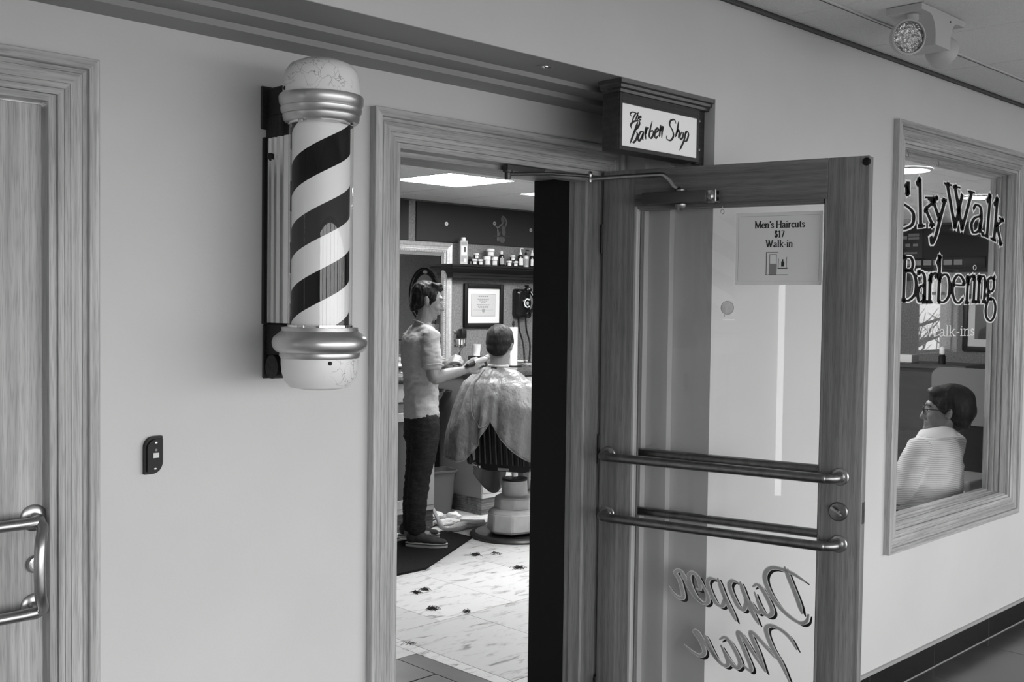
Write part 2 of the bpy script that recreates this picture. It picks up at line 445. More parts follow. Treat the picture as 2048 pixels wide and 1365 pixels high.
# stepped inner frame behind the glass
for k, (d0, d1, hh) in enumerate(((.006, .026, .006), (.028, .050, .012), (.052, .078, .020))):
    for x0, x1, z0, z1 in ((gx0, gx0 + hh, gz0, gz1), (gx1 - hh, gx1, gz0, gz1), (gx0 + hh, gx1 - hh, gz0, gz0 + hh), (gx0 + hh, gx1 - hh, gz1 - hh, gz1)):
        b = bm_new(); box(b, x0, x1, YG + d0, YG + d1, z0, z1, .001, 1); obj('inner_bead', b, OAKZ if z1 - z0 > .5 else OAKX, t)
b = bm_new(); box(b, gx0 + .002, gx1 - .002, YG - .003, YG + .003, gz0 + .002, gz1 - .002); obj('pane', b, GLASS, t)
window_1 = t

# black granite skirting of the corridor wall, tile by tile
t = thing('baseboard_corridor', (XR1, YB, 0), 'black granite tile skirting along the corridor wall', 'skirting', kind='structure')
xj = onY(1864.5, 1310, YB).x
for k in range(-4, 9):
    x0, x1 = max(XR1, xj + .61 * k + .001), xj + .61 * (k + 1) - .001
    if x1 < XR1 + .02: continue
    b = bm_new(); box(b, x0, x1, YB - .010, YB - .0003, 0.004, .104, .0015, 1); obj('tile', b, GRANITE, t)
b = bm_new(); prism(b, [(YB - .0003, .104), (YB - .012, .104), (YB - .008, .114), (YB - .0003, .117)], XR1, 10.8, 0); obj('grout_cap', b, GROUTL, t)
b = bm_new(); prism(b, [(YB - .0003, .0), (YB - .013, .0), (YB - .011, .005), (YB - .0003, .005)], XR1, 10.8, 0); obj('grout_line', b, GROUT, t)

# ------------------------------------------------------------------ corridor floor
t = thing('floor', (3.0, 0, 0), 'dark polished stone tile floor of the corridor', 'floor', kind='structure')
b = bm_new(); box(b, -3, 18, YOPP, YIN + .0, -.10, -.004); obj('screed', b, GROUTL, t)
xt = onZ(1954, 1289, 0).x
TILE = None
for i in range(-7, 9):
    for j in range(0, 7):
        x0 = xt + .61 * i; y1 = 2.0745 - .61 * j
        b = bm_new(); box(b, x0 + .0015, x0 + .6085, y1 - .6085, y1 - .0015, -.012, 0.0, .001, 1); obj('tile', b, FLOORT, t)
for i in range(0, 2):
    b = bm_new(); box(b, DX0 + .02 + .435 * i, DX0 + .453 + .435 * i, 2.078, YIN, -.012, 0, .001, 1); obj('tile', b, FLOORT, t)

# ------------------------------------------------------------------ corridor ceiling: lay-in tiles on a metal grid
t = thing('ceiling', (3.37, 1.863, ZC), 'lay-in acoustic tile ceiling of the corridor', 'ceiling', kind='structure')
b = bm_new(); box(b, -3, 18, YOPP, YB, ZC + .02, ZC + .10); obj('deck', b, ACOUST, t)
ys = [(1.863 + .0085, YB - .012)] + [(1.863 - .61 * (j + 1) + .0085, 1.863 - .61 * j - .004) for j in range(3)]
for i in range(-4, 9):
    x0 = 3.372 + .61 * i
    for y0, y1 in ys:
        b = bm_new(); box(b, x0 + .0025, x0 + .6075, y0, y1, ZC + .002, ZC + .02, .002, 1); obj('tile', b, ACOUST, t)
for j in range(4):
    y = 1.863 - .61 * j
    b = bm_new(); box(b, .9, 8.9, y - .011, y - .003, ZC - .003, ZC + .0015); obj('tee', b, GRID, t)
    b = bm_new(); box(b, .9, 8.9, y - .003, y + .008, ZC - .0005, ZC + .012); obj('tee_slot', b, GRIDD, t)
b = bm_new(); box(b, -3, 18, YB - .016, YB - .0005, ZC - .012, ZC - .009); box(b, -3, 18, YB - .004, YB - .0005, ZC - .012, ZC + .02); obj('wall_angle', b, GRIDD, t)

# ------------------------------------------------------------------ the corridor's window wall behind the camera, and its ends
b = bm_new()
box(b, -3, 18, YOPP - .25, YOPP, -.1, WZ0); box(b, -3, 18, YOPP - .25, YOPP, WZ1, ZC + .05)
edges = [-3] + [v for wv in WINDOWS for v in wv] + [18]
for k in range(0, len(edges), 2): box(b, edges[k], edges[k + 1], YOPP - .25, YOPP, WZ0, WZ1)
box(b, WINDOWS[-1][0], WINDOWS[-1][1], YOPP - .25, YOPP, WZ0, WZF)
tag(obj('wall_windows', b, PAINT), 'painted corridor wall with tall windows opposite the shop', 'wall', kind='structure')
for k, (a, c) in enumerate(WINDOWS):
    t = thing('window_%d' % (k + 2), (a, YOPP, WZ0), 'tall metal-framed corridor window opposite the shop', 'window', group='tall corridor windows', kind='structure')
    zl_ = WZ0 if k < len(WINDOWS) - 1 else WZF
    for x0, x1, z0, z1 in ((a, a + .03, zl_, WZ1), (c - .03, c, zl_, WZ1), (a + .03, c - .03, zl_, zl_ + .04), (a + .03, c - .03, WZ1 - .04, WZ1), (a + .03, c - .03, zl_ + .80, zl_ + .84)):
        bb = bm_new(); box(bb, x0, x1, YOPP - .14, YOPP - .08, z0, z1); obj('frame_bar', bb, STEELD, t)
for nm, x0, x1 in (('wall_end', -3.1, -3.0), ('wall_far', 18.0, 18.1)):
    b = bm_new(); box(b, x0, x1, YOPP - .25, YB + .3, -.1, ZC + .1)
    tag(obj(nm, b, PAINT), 'painted end wall of the corridor ' + ('beyond the shop window' if x0 > 0 else 'beside the closed door'), 'wall', kind='structure')
b = bm_new(); box(b, -40, 60, -60, YOPP - .6, -5.2, -5.0)
tag(obj('street', b, mat('pavement', .30, .9)), 'grey street below the corridor windows', 'street', kind='structure')

# ------------------------------------------------------------------ shop shell
PAPERW = mat('speckled_wallpaper', 0.155, 0.8, noise=0.45, nscale=70, detail=5, bump=0.5, bscale=90)
b = bm_new(); box(b, 2.0, XRIGHT + .1, YBACK, YBACK + .1, -.1, ZS + .1)
wall_back = tag(obj('wall_back', b, PAPERW), 'speckled wallpaper back wall of the barber shop', 'wall', kind='structure')
b = bm_new(); box(b, XRIGHT, XRIGHT + .1, YBI, YBACK, -.1, ZS + .1)
tag(obj('wall_right', b, PAPERW), 'speckled far side wall of the shop seen through the window', 'wall', kind='structure')
b = bm_new(); box(b, 1.9, 2.0, YIN, YBACK + .1, -.1, ZS + .1)
tag(obj('wall_left', b, PAPERW), 'speckled near side wall of the shop hidden by the doorway', 'wall', kind='structure')
b = bm_new()
box(b, 3.1, WX0, YBI + .0002, YBI + .008, 0, ZS); box(b, WX1, XRIGHT, YBI + .0002, YBI + .008, 0, ZS); box(b, WX0, WX1, YBI + .0002, YBI + .008, 0, WIN0); box(b, WX0, WX1, YBI + .0002, YBI + .008, WIN1, ZS)
tag(obj('wall_front', b, PAPERW), 'speckled inner face of the shop front wall around the window', 'wall', kind='structure')

# dark boards along the top of the back wall
def back(x, y, off=0.0): return onY(x, y, YBACK - off)
zt = back(930, 412).z; zb = back(930, 487.5).z
xa, xb = back(816, 440).x, back(831, 440).x
for x0, x1 in ((2.0, xa), (xb, 8.2)):
    b = bm_new(); box(b, x0, x1, YBACK - .012, YBACK - .0003, zb, zt, .002, 1); obj('panel', b, DARKWALL, wall_back)

# shop floor: large veined marble tiles, dark border at the door
def marble():
    m = bpy.data.materials.new('white_marble'); m.use_nodes = True
    nt = m.node_tree; N = nt.nodes; L = nt.links; B = N['Principled BSDF']; B.inputs['Roughness'].default_value = 0.28
    tc = N.new('ShaderNodeTexCoord'); mp = N.new('ShaderNodeMapping'); mp.inputs['Scale'].default_value = (2.4, 7.5, 1); mp.inputs['Rotation'].default_value = (0, 0, -0.35)
    L.new(tc.outputs['Object'], mp.inputs['Vector'])
    n1 = N.new('ShaderNodeTexNoise'); n1.inputs['Scale'].default_value = 2.6; n1.inputs['Detail'].default_value = 9; n1.inputs['Roughness'].default_value = .62; n1.inputs['Distortion'].default_value = .7
    L.new(mp.outputs[0], n1.inputs['Vector'])
    r = N.new('ShaderNodeValToRGB'); cr = r.color_ramp
    cr.elements[0].position = .31; cr.elements[0].color = (.16, .16, .16, 1); cr.elements[1].position = .47; cr.elements[1].color = (.70, .70, .70, 1)
    e = cr.elements.new(.40); e.color = (.52, .52, .52, 1)
    L.new(n1.outputs[0], r.inputs[0])
    oi = N.new('ShaderNodeObjectInfo'); mr = N.new('ShaderNodeMapRange'); mr.inputs[3].default_value = .88; mr.inputs[4].default_value = 1.06
    L.new(oi.outputs['Random'], mr.inputs[0])
    mm = N.new('ShaderNodeMath'); mm.operation = 'MULTIPLY'; L.new(r.outputs[0], mm.inputs[0]); L.new(mr.outputs[0], mm.inputs[1]); L.new(mm.outputs[0], B.inputs['Base Color'])
    return m
MARBLE = marble()
t = thing('floor_shop', (3.22, 3.23, 0), 'veined white marble tile floor of the shop with a dark border', 'floor', kind='structure')
b = bm_new(); box(b, 2.0, XRIGHT, YIN, YBACK, -.10, -.003); box(b, 3.1, XRIGHT, YBI, YIN, -.10, -.003); obj('screed', b, mat('dark_grout', .10, .9), t)
rows = [(YBI, 3.231, 3.49), (3.231, 4.10, 3.218), (4.10, 4.977, 3.558), (4.977, 5.85, 3.30), (5.85, 6.80, 3.62)]
for y0, y1, xs in rows:
    for i in range(-3, 14):
        x0, x1 = xs + .522 * i, xs + .522 * (i + 1)
        x0 = max(x0, 2.0); x1 = min(x1, XRIGHT)
        if y0 < 3.79: x0 = max(x0, 3.148)
        if x1 - x0 < .03: continue
        b = bm_new(); box(b, x0 + .0015, x1 - .0015, y0 + .002, y1 - .002, -.010, 0, .0008, 1); obj('tile', b, MARBLE, t)
b = bm_new(); box(b, 2.0, 3.147, 3.792, 4.098, -.010, 0, .0008, 1); obj('tile', b, MARBLE, t)
DARKT = mat('dark_border_tile', .055, .35, noise=.35, nscale=6, detail=8)
for x0, x1, y0, y1 in ((3.036, 3.145, YIN, 3.788), (2.0, 2.40, YIN, 3.517), (2.40, 3.032, YIN, 3.517), (2.0, 2.70, 3.521, 3.788), (2.704, 3.032, 3.521, 3.788)):
    b = bm_new(); box(b, x0, x1, y0 + .002, y1 - .002, -.010, .0005, .0008, 1); obj('dark_tile', b, DARKT, t)

# shop ceiling: tiles, with luminous panels dropped into some cells
t = thing('ceiling_shop', (4.57, 5.22, ZS), 'lay-in acoustic tile ceiling of the shop', 'ceiling', kind='structure')
b = bm_new(); box(b, 2.0, XRIGHT, YIN, YBACK, ZS + .02, ZS + .10); box(b, 3.1, XRIGHT, YBI, YIN, ZS + .02, ZS + .10); obj('deck', b, GRIDD, t)
CEILS = mat('shop_ceiling_tile', 0.82, 0.9, noise=0.10, nscale=120, bump=0.5, bscale=160)
LAMPS = {(0, 0), (2, 0), (3, -4), (6, -4), (5, -1), (2, -2), (8, -2), (0, -3)}
LAMPS = {(0, 0), (2, 0), (5, -1), (3, -2), (0, -3)}  # the last three panels are out of view, added to light the shop
P = .61
me_t = None
for i in range(-4, 10):
    for j in range(-5, 3):
        x0, x1 = max(4.57 + P * i, 2.0), min(4.57 + P * (i + 1), XRIGHT)
        y0, y1 = max(5.22 + P * j, YBI + .01 if x0 > 3.1 else YIN), min(5.22 + P * (j + 1), YBACK)
        if (i, j) in LAMPS or x1 - x0 < .02 or y1 - y0 < .02: continue
        b = bm_new(); box(b, x0 + .0055, x1 - .0055, y0 + .0055, y1 - .0055, ZS + .002, ZS + .02, .0015, 1); obj('tile', b, CEILS, t)
LUM = mat('lamp_diffuser', .8, .5, emit=38.0)
LN = {(0, 0): 'above the barber and his customer', (2, 0): 'half hidden behind the dark doorway reveal', (3, -2): 'added unseen for light between the doorway and the far counter',
      (5, -1): 'added unseen for light in the middle of the shop', (0, -3): 'added unseen for light just inside the doorway'}
for (i, j) in sorted(LAMPS):
    x0, y0 = 4.57 + P * i, 5.22 + P * j
    t = thing('ceiling_lamp', (x0 + P / 2, y0 + P / 2, ZS), 'square luminous ceiling panel ' + LN[(i, j)], 'ceiling lamp', 'luminous ceiling panels')
    b = bm_new(); box(b, x0 + .012, x0 + P - .012, y0 + .012, y0 + P - .012, ZS + .001, ZS + .010); obj('diffuser', b, LUM, t)
    b = bm_new()
    for q in ((x0 + .002, x0 + .012, y0 + .002, y0 + P - .002), (x0 + P - .012, x0 + P - .002, y0 + .002, y0 + P - .002), (x0 + .012, x0 + P - .012, y0 + .002, y0 + .012), (x0 + .012, x0 + P - .012, y0 + P - .012, y0 + P - .002)):
        box(b, *q, ZS + .000, ZS + .014)
    obj('frame', b, GRID, t)

LUM2 = mat('round_lamp_diffuser', .8, .5, emit=14.0)
for (lx, ly, lab) in ((1812, 339, 'round ceiling lamp just inside the window above the letter S'), (1966, 393, 'round ceiling lamp behind the end of the window lettering')):
    c = onZ(lx, ly, ZS)
    t = thing('round_lamp', (c.x, c.y, ZS), lab, 'ceiling lamp', 'round ceiling lamps')
    b = bm_new(); lathe(b, [(.150, -.0002), (.152, -.010), (.135, -.012)], c, 36, cap=False); obj('ring', b, GRID, t)
    b = bm_new(); lathe(b, [(.135, -.0005), (.134, -.010), (.001, -.012)], c, 36); obj('diffuser', b, LUM2, t)
# ------------------------------------------------------------------ small serif letter set (pen strokes; cap height 1, x-height .64)
G = {
 'M': (1.02, [[(.14, 0), (.14, 1)], [(.14, 1), (.5, .06)], [(.5, .06), (.86, 1)], [(.86, 1), (.86, 0)]], [(.14, 0, .12), (.86, 0, .14), (.10, 1, .10), (.90, 1, .10)]),
 'H': (.92, [[(.16, 0), (.16, 1)], [(.76, 0), (.76, 1)], [(.16, .52), (.76, .52)]], [(.16, 0, .15), (.76, 0, .15), (.16, 1, .15), (.76, 1, .15)]),
 'W': (1.16, [[(.10, 1), (.34, 0)], [(.34, 0), (.56, .92)], [(.50, 1), (.76, 0)], [(.76, 0), (1.02, 1)]], [(.10, 1, .13), (.52, 1, .13), (1.02, 1, .11)]),
 'a': (.58, ['s', [(.10, .50), (.20, .63), (.36, .62), (.42, .48), (.42, .12), (.48, .02), (.56, .05)], [(.42, .38), (.22, .33), (.09, .18), (.15, .02), (.29, .03), (.42, .15)]], []),
 'b': (.64, ['s', [(.14, 0), (.14, 1)], [(.14, .46), (.28, .62), (.46, .58), (.55, .32), (.46, .05), (.28, 0), (.14, .12)]], [(.10, 1, .08)]),
 'c': (.54, ['s', [(.48, .50), (.34, .64), (.16, .54), (.08, .32), (.16, .08), (.34, 0), (.50, .12)]], []),
 'e': (.56, ['s', [(.10, .36), (.50, .36), (.46, .56), (.30, .64), (.14, .54), (.08, .32), (.16, .08), (.34, 0), (.50, .12)]], []),
 'h': (.66, ['s', [(.14, 0), (.14, 1)], [(.14, .44), (.28, .60), (.42, .62), (.50, .48), (.50, 0)]], [(.14, 0, .12), (.50, 0, .12), (.10, 1, .08)]),
 'i': (.32, [[(.16, 0), (.16, .64)]], [(.16, 0, .13), (.11, .64, .08)]),
 'k': (.66, [[(.14, 0), (.14, 1)], [(.52, .62), (.16, .26)], [(.26, .36), (.54, 0)]], [(.14, 0, .12), (.54, 0, .12), (.50, .63, .11), (.10, 1, .08)]),
 'l': (.32, [[(.16, 0), (.16, 1)]], [(.16, 0, .13), (.11, 1, .08)]),
 'n': (.66, ['s', [(.14, 0), (.14, .64)], [(.14, .44), (.28, .60), (.42, .62), (.50, .48), (.50, 0)]], [(.14, 0, .12), (.50, 0, .12), (.10, .64, .08)]),
 'r': (.48, ['s', [(.14, 0), (.14, .64)], [(.14, .42), (.22, .56), (.34, .64), (.43, .56)]], [(.14, 0, .13), (.10, .64, .08)]),
 's': (.46, ['s', [(.38, .50), (.26, .64), (.12, .58), (.12, .44), (.34, .26), (.38, .12), (.24, 0), (.08, .10)]], []),
 't': (.40, ['s', [(.16, .84), (.16, .12), (.24, .01), (.36, .06)], [(.04, .62), (.34, .62)]], []),
 'u': (.66, ['s', [(.12, .64), (.12, .16), (.22, .02), (.36, .06), (.48, .20)], [(.48, .64), (.48, 0)]], [(.09, .64, .09), (.45, .64, .09), (.52, 0, .08)]),
 '$': (.54, ['s', [(.44, .76), (.34, .94), (.16, .92), (.10, .74), (.24, .56), (.42, .42), (.46, .2), (.34, .03), (.16, .04), (.07, .22)], [(.27, 1.08), (.27, -.1)]], []),
 '1': (.50, [[(.27, 0), (.27, .98)], [(.27, .98), (.10, .84)]], [(.27, 0, .17)]),
 '7': (.54, [[(.06, .94), (.48, .94)], [(.48, .94), (.20, 0)]], []),
 '-': (.40, [[(.06, .34), (.34, .34)]], []),
 "'": (.26, ['s', [(.14, 1), (.15, .86), (.08, .74)]], []),
 ' ': (.30, [], []),
}
def text_width(s, h): return sum(G[c][0] for c in s) * h
def write(bm, s, u0, v0, h, to3, thick, thin, xs=1.0):
    """set a line of serif text from (u0, v0) with cap height h"""
    u = u0
    for c in s:
        w_, strokes, serifs = G[c]
        smooth = False
        for st in strokes:
            if st == 's': smooth = True; continue
            P = [(u + a * h * xs, v0 + b_ * h) for a, b_ in st]
            if smooth and len(P) > 2: P = [(q.x, q.y) for q in spline([(a, b_, 0) for a, b_ in P], 5)]
            ribbon(bm, P, thick * h, thin * h, 90, to3)
        for a, b_, hw in serifs:
            ribbon(bm, [(u + (a - hw) * h * xs, v0 + b_ * h), (u + (a + hw) * h * xs, v0 + b_ * h)], thin * h, thin * h, 90, to3)
        if c == 'i': ribbon(bm, [(u + .16 * h * xs, v0 + .82 * h), (u + .16 * h * xs, v0 + .94 * h)], thick * h, thin * h, 90, to3)
        u += w_ * h * xs
    return u

# ------------------------------------------------------------------ closed door at the left
YD = YA + .022
t = thing('door_1', (LX0 + .02, YD, 0), 'closed oak door with tubular pull handle beside the barber pole', 'door', kind='structure')
b = bm_new(); box(b, LX1 - .018 - .118, LX1 - .0225, YD, YD + .044, .012, DTOP - .026, .0015, 1); obj('stile', b, OAKZ, t)
b = bm_new(); box(b, LX0 + .0225, LX0 + .136, YD, YD + .044, .012, DTOP - .026, .0015, 1); obj('stile', b, OAKZ, t)
for z0, z1 in ((.012, .26), (1.93, DTOP - .026)):
    b = bm_new(); box(b, LX0 + .137, LX1 - .137, YD, YD + .044, z0, z1, .0015, 1); obj('rail', b, OAKX, t)
b = bm_new(); box(b, LX0 + .137, LX1 - .137, YD + .008, YD + .036, .26, 1.93); obj('door_panel', b, OAKZ, t)
h1, h2 = onY(66, 1036, YD), onY(69, 1213, YD)
hx = (h1.x + h2.x) / 2
for nm, hz, s in (('upper', h1.z, 1), ('lower', h2.z, -1)):
    b = bm_new(); lathe(b, [(.030, 0), (.030, .003), (.026, .006), (.013, .007)], (hx, YD, hz), 28, -Vector((0, 1, 0))); r = obj('rosette', b, STEEL, t)
    b = bm_new(); tube(b, spline([(hx, YD - .004, hz), (hx, YD - .03, hz), (hx - .012, YD - .052, hz), (hx - .05, YD - .058, hz), (hx - .12, YD - .058, hz), (LX0 + .13, YD - .058, hz), (LX0 + .09, YD - .05, hz), (LX0 + .08, YD - .004, hz)], 8), .0125, 16); obj('push_bar', b, STEEL, t)
b = bm_new()
tube(b, spline([(hx - .012, YD - .050, h1.z), (hx - .006, YD - .066, h1.z - .012), (hx - .018, YD - .086, h1.z - .045), (hx - .022, YD - .092, (h1.z + h2.z) / 2), (hx - .018, YD - .086, h2.z + .045), (hx - .006, YD - .066, h2.z + .012), (hx - .012, YD - .050, h2.z)], 8), .0125, 16); obj('pull_handle', b, STEEL, t)
c = onY(70, 1128, YD)
b = bm_new(); lathe(b, [(.020, 0), (.020, .006), (.017, .010), (.012, .011), (.0115, .008)], c, 24, Vector((0, -1, 0))); lk = obj('lock_cylinder', b, STEEL, t)
b = bm_new(); box(b, c.x - .001, c.x + .001, c.y - .0095, c.y - .008, c.z - .006, c.z + .006); obj('keyhole', b, BLACK, lk)

# ------------------------------------------------------------------ open glass door
HX, HY, ANG = 2.805, 2.410, math.radians(12.8)
DW, DZ = .885, 2.068
t = thing('door_2', (HX, HY, 0), 'oak-framed glass door standing open with push bars and mirrored lettering', 'door', kind='structure', rz=-(math.pi / 2 - ANG))
DT = .044
SL, SR, RB = .118, .763, 1.945
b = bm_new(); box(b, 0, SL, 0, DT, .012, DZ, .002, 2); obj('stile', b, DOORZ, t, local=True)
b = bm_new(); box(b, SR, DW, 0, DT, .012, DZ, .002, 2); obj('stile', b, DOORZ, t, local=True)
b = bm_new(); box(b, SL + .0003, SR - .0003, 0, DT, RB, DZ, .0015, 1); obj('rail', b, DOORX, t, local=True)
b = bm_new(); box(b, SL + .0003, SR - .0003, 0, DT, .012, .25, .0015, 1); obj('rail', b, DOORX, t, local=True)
LIGHTW = mat('pale_bead', .42, .35)
BP = [(0, 0), (.007, 0), (.009, .004), (.009, .009), (.013, .011), (.013, .016), (0, .016)]
for k, (ed, sd) in enumerate(((SL, 1), (SR, -1))):
    b = bm_new(); prism(b, [(ed + sd * u, v + .001) for u, v in BP], .25, RB, 2); obj('glazing_bead', b, LIGHTW if k == 0 else DOORZ, t, local=True)
    b = bm_new(); prism(b, [(ed + sd * u, DT - .001 - v) for u, v in BP], .25, RB, 2); obj('glazing_bead', b, DOORZ, t, local=True)
for ed, sd in ((RB, -1), (.25, 1)):
    b = bm_new(); prism(b, [(v + .001, ed + sd * u) for u, v in BP], SL + .013, SR - .013, 0); obj('glazing_bead', b, DOORX, t, local=True)
    b = bm_new(); prism(b, [(DT - .001 - v, ed + sd * u) for u, v in BP], SL + .013, SR - .013, 0); obj('glazing_bead', b, DOORX, t, local=True)
GY0, GY1 = .0185, .0245
b = bm_new(); box(b, SL + .002, SR - .002, GY0, GY1, .252, RB - .002); obj('pane', b, GLASSD, t, local=True)
# push bars on rosettes
for z in (1.106, .902):
    b = bm_new()
    tube(b, spline([(.034, 0, z), (.034, -.030, z), (.040, -.052, z), (.064, -.062, z), (.12, -.066, z), (.44, -.066, z), (.75, -.066, z), (.792, -.060, z), (.815, -.046, z), (.820, -.026, z), (.820, 0, z)], 8), .0150, 16)
    pb = obj('push_bar', b, STEELD, t, local=True)
    for s in (.034, .820):
        b = bm_new(); lathe(b, [(.027, .0002), (.027, .002), (.024, .005), (.017, .006), (.016, .012), (.0125, .014)], (s, 0, z), 28, Vector((0, -1, 0))); obj('rosette', b, STEEL, pb, local=True)
    b = bm_new()
    tube(b, spline([(.034, DT, z), (.034, DT + .030, z), (.040, DT + .052, z), (.064, DT + .062, z), (.12, DT + .066, z), (.44, DT + .066, z), (.75, DT + .066, z), (.792, DT + .060, z), (.815, DT + .046, z), (.820, DT + .026, z), (.820, DT, z)], 8), .0150, 16)
    pb = obj('push_bar', b, STEELD, t, local=True)
    for s in (.034, .820):
        b = bm_new(); lathe(b, [(.027, .0002), (.027, .002), (.024, .005), (.017, .006), (.016, .012), (.0125, .014)], (s, DT, z), 28, Vector((0, 1, 0))); obj('rosette', b, STEEL, pb, local=True)
b = bm_new(); tube(b, spline([(.806, DT + .055, 1.106), (.812, DT + .075, 1.09), (.80, DT + .092, 1.06), (.798, DT + .096, 1.004), (.80, DT + .092, .948), (.812, DT + .075, .918), (.806, DT + .055, .902)], 8), .0125, 14); obj('pull_handle', b, STEELD, t, local=True)
c = (.818, 0, 1.0)
b = bm_new(); lathe(b, [(.029, .0002), (.029, .004), (.026, .008), (.024, .0085)], c, 32, Vector((0, -1, 0))); db = obj('deadbolt', b, STEELD, t, local=True)
b = bm_new(); box(b, -.024, .016, -.022, -.016, -.005, .005, .002, 2); lathe(b, [(.007, .008), (.006, .018)], (0, 0, 0), 16, Vector((0, -1, 0)))
bmesh.ops.transform(b, matrix=Matrix.Translation(Vector(c)) @ Matrix.Rotation(math.radians(38), 4, 'Y'), verts=b.verts); obj('thumb_turn', b, STEEL, db, local=True)
b = bm_new(); box(b, DW + .0002, DW + .002, .010, .034, .968, 1.032); obj('strike_plate', b, STEELD, t, local=True)
b = bm_new(); lathe(b, [(.012, .0005), (.012, .004), (.009, .006)], (DW - .008, 0, DZ - .018), 20, Vector((0, -1, 0))); obj('bumper', b, BLACK, t, local=True)
for z in (1.84, 1.12, .28):
    b = bm_new(); tube(b, [(-.006, .004, z - .05), (-.006, .004, z + .05)], .006, 12); obj('hinge', b, BLACK, t, local=True)
# closer: body, spindle caps, arm and forearm
DARKB = mat('closer_bronze', .095, .42, .6)
b = bm_new(); box(b, .17, .395, -.058, -.0005, 1.946, 1.984, .004, 2); cl = obj('closer_body', b, DARKB, t, local=True)
b = bm_new(); lathe(b, [(.020, 0), (.0215, .004), (.0215, .020), (.017, .026), (.017, .034)], (.390, -.030, 1.965), 24, Vector((1, 0, 0))); obj('valve_end', b, STEEL, cl, local=True)
b = bm_new(); box(b, .420, .426, -.052, -.010, 1.945, 1.985, .002, 1)
obj('end_plate', b, STEEL, cl, local=True)
for z in (1.955, 1.975):
    b = bm_new(); lathe(b, [(.006, 0), (.006, .003)], (.426, -.038, z), 14, Vector((1, 0, 0))); obj('valve_screw', b, BLACK, cl, local=True)
b = bm_new(); lathe(b, [(.012, 0), (.018, .001), (.019, .006), (.014, .010), (.010, .014)], (.297, -.030, 1.984), 24); obj('spindle_cap', b, STEEL, cl, local=True)
b = bm_new(); lathe(b, [(.006, -.024), (.018, -.010), (.019, -.003), (.016, 0)], (.297, -.030, 1.946), 24); obj('spindle_cap', b, STEEL, cl, local=True)
Mw = world_of(t)
sp = Mw @ Vector((.297, -.030, 2.000)); J = onY(1180, 354, 2.375); J.z = 2.030; SHO = Vector((2.40, 2.462, 2.026))
dv = (J - sp).normalized()
b = bm_new(); tube(b, spline([sp + Vector((0, 0, -.006)), sp + dv * .022 + Vector((0, 0, -.002)), sp + dv * .05 + Vector((0, 0, .028)), sp + dv * .09 + Vector((0, 0, .031)), J + Vector((0, 0, .0))], 8), .0052, 12, flat=1.4); obj('closer_arm', b, STEEL, cl)
b = bm_new(); lathe(b, [(.007, -.010), (.008, 0), (.006, .006), (.008, .012), (.008, .020), (.004, .026)], J, 18); obj('arm_joint', b, STEEL, cl)
b = bm_new(); tube(b, [J + Vector((0, 0, .010)), J.lerp(SHO, .5) + Vector((0, 0, .010)), SHO], .0055, 12); obj('forearm', b, DARKB, cl)
b = bm_new(); lathe(b, [(.009, -.016), (.010, -.012), (.010, .004), (.016, .006), (.016, .012)], SHO, 18)
box(b, SHO.x - .01, SHO.x + .16, 2.452, 2.476, SHO.z + .0115, SHO.z + .0285)
obj('arm_bracket', b, DARKB, cl)
door_2, MD2 = t, Mw
DN = (MD2.to_3x3() @ Vector((0, 1, 0))).normalized()
def on_door(x, y, off):
    """pixel -> (s, z) on the plane 'off' behind the door's inner face"""
    p0 = MD2 @ Vector((0, off, 0)); q = MD2.inverted() @ onP(x, y, p0, DN); return q.x, q.z

# lettering painted on the outer side of the glass, so it reads mirrored from here
LT5 = lambda x, y: on_door(1300 + x * .22461, 1100 + y * .22461, GY1)
DAP = [[(1195, 150), (1250, 290), (1310, 440), (1355, 575)],
 [(1390, 292), (1340, 258), (1240, 200), (1120, 162), (1050, 178), (1020, 245), (1050, 350), (1120, 470), (1220, 580), (1330, 652), (1390, 640), (1410, 575)],
 [(912, 332), (955, 312), (1005, 365), (1065, 480), (1088, 555), (1062, 588), (1015, 570), (970, 490), (928, 375)],
 [(800, 285), (840, 400), (900, 540), (968, 668)],
 [(800, 305), (735, 277), (705, 320), (740, 420), (790, 512), (832, 535), (852, 485), (838, 435)],
 [(985, 545), (960, 560), (925, 525), (885, 450)],
 [(600, 250), (650, 390), (710, 520), (768, 640)],
 [(605, 272), (537, 257), (510, 300), (545, 400), (592, 482), (640, 502), (662, 455), (655, 410)],
 [(402, 345), (446, 352), (432, 270), (385, 208), (346, 232), (362, 320), (412, 420), (470, 476), (514, 466), (505, 395), (430, 232)],
 [(165, 325), (220, 400), (268, 432), (296, 410), (262, 270), (226, 208), (258, 186), (290, 216), (335, 310), (400, 420), (470, 478)],
 [(1308, 895), (1230, 770), (1125, 692), (1060, 678), (1032, 722), (1080, 860), (1170, 1020), (1245, 1190)],
 [(1110, 965), (1000, 832), (912, 738), (898, 768), (955, 900), (1030, 1095)],
 [(1022, 1085), (905, 905), (805, 745), (784, 766), (845, 915), (898, 1050), (878, 1074), (815, 1015)],
 [(616, 802), (668, 782), (720, 838), (785, 960), (800, 1030), (762, 1052), (706, 985), (628, 850)],
 [(480, 750), (540, 880), (604, 1000)],
 [(302, 846), (380, 912), (450, 946), (484, 910), (446, 810), (398, 738), (424, 736), (500, 850), (630, 1014), (688, 1030), (684, 985), (628, 850)]]
SHAD = mat('sign_black', .010, .7, spec=.1); SGREY = mat('sign_grey', .42, .45); SWHITE = mat('sign_white', .85, .45)
D3 = lambda off: (lambda u, v, d: (u, GY1 + off + d, v))
bg, bw, bk = bm_new(), bm_new(), bm_new()
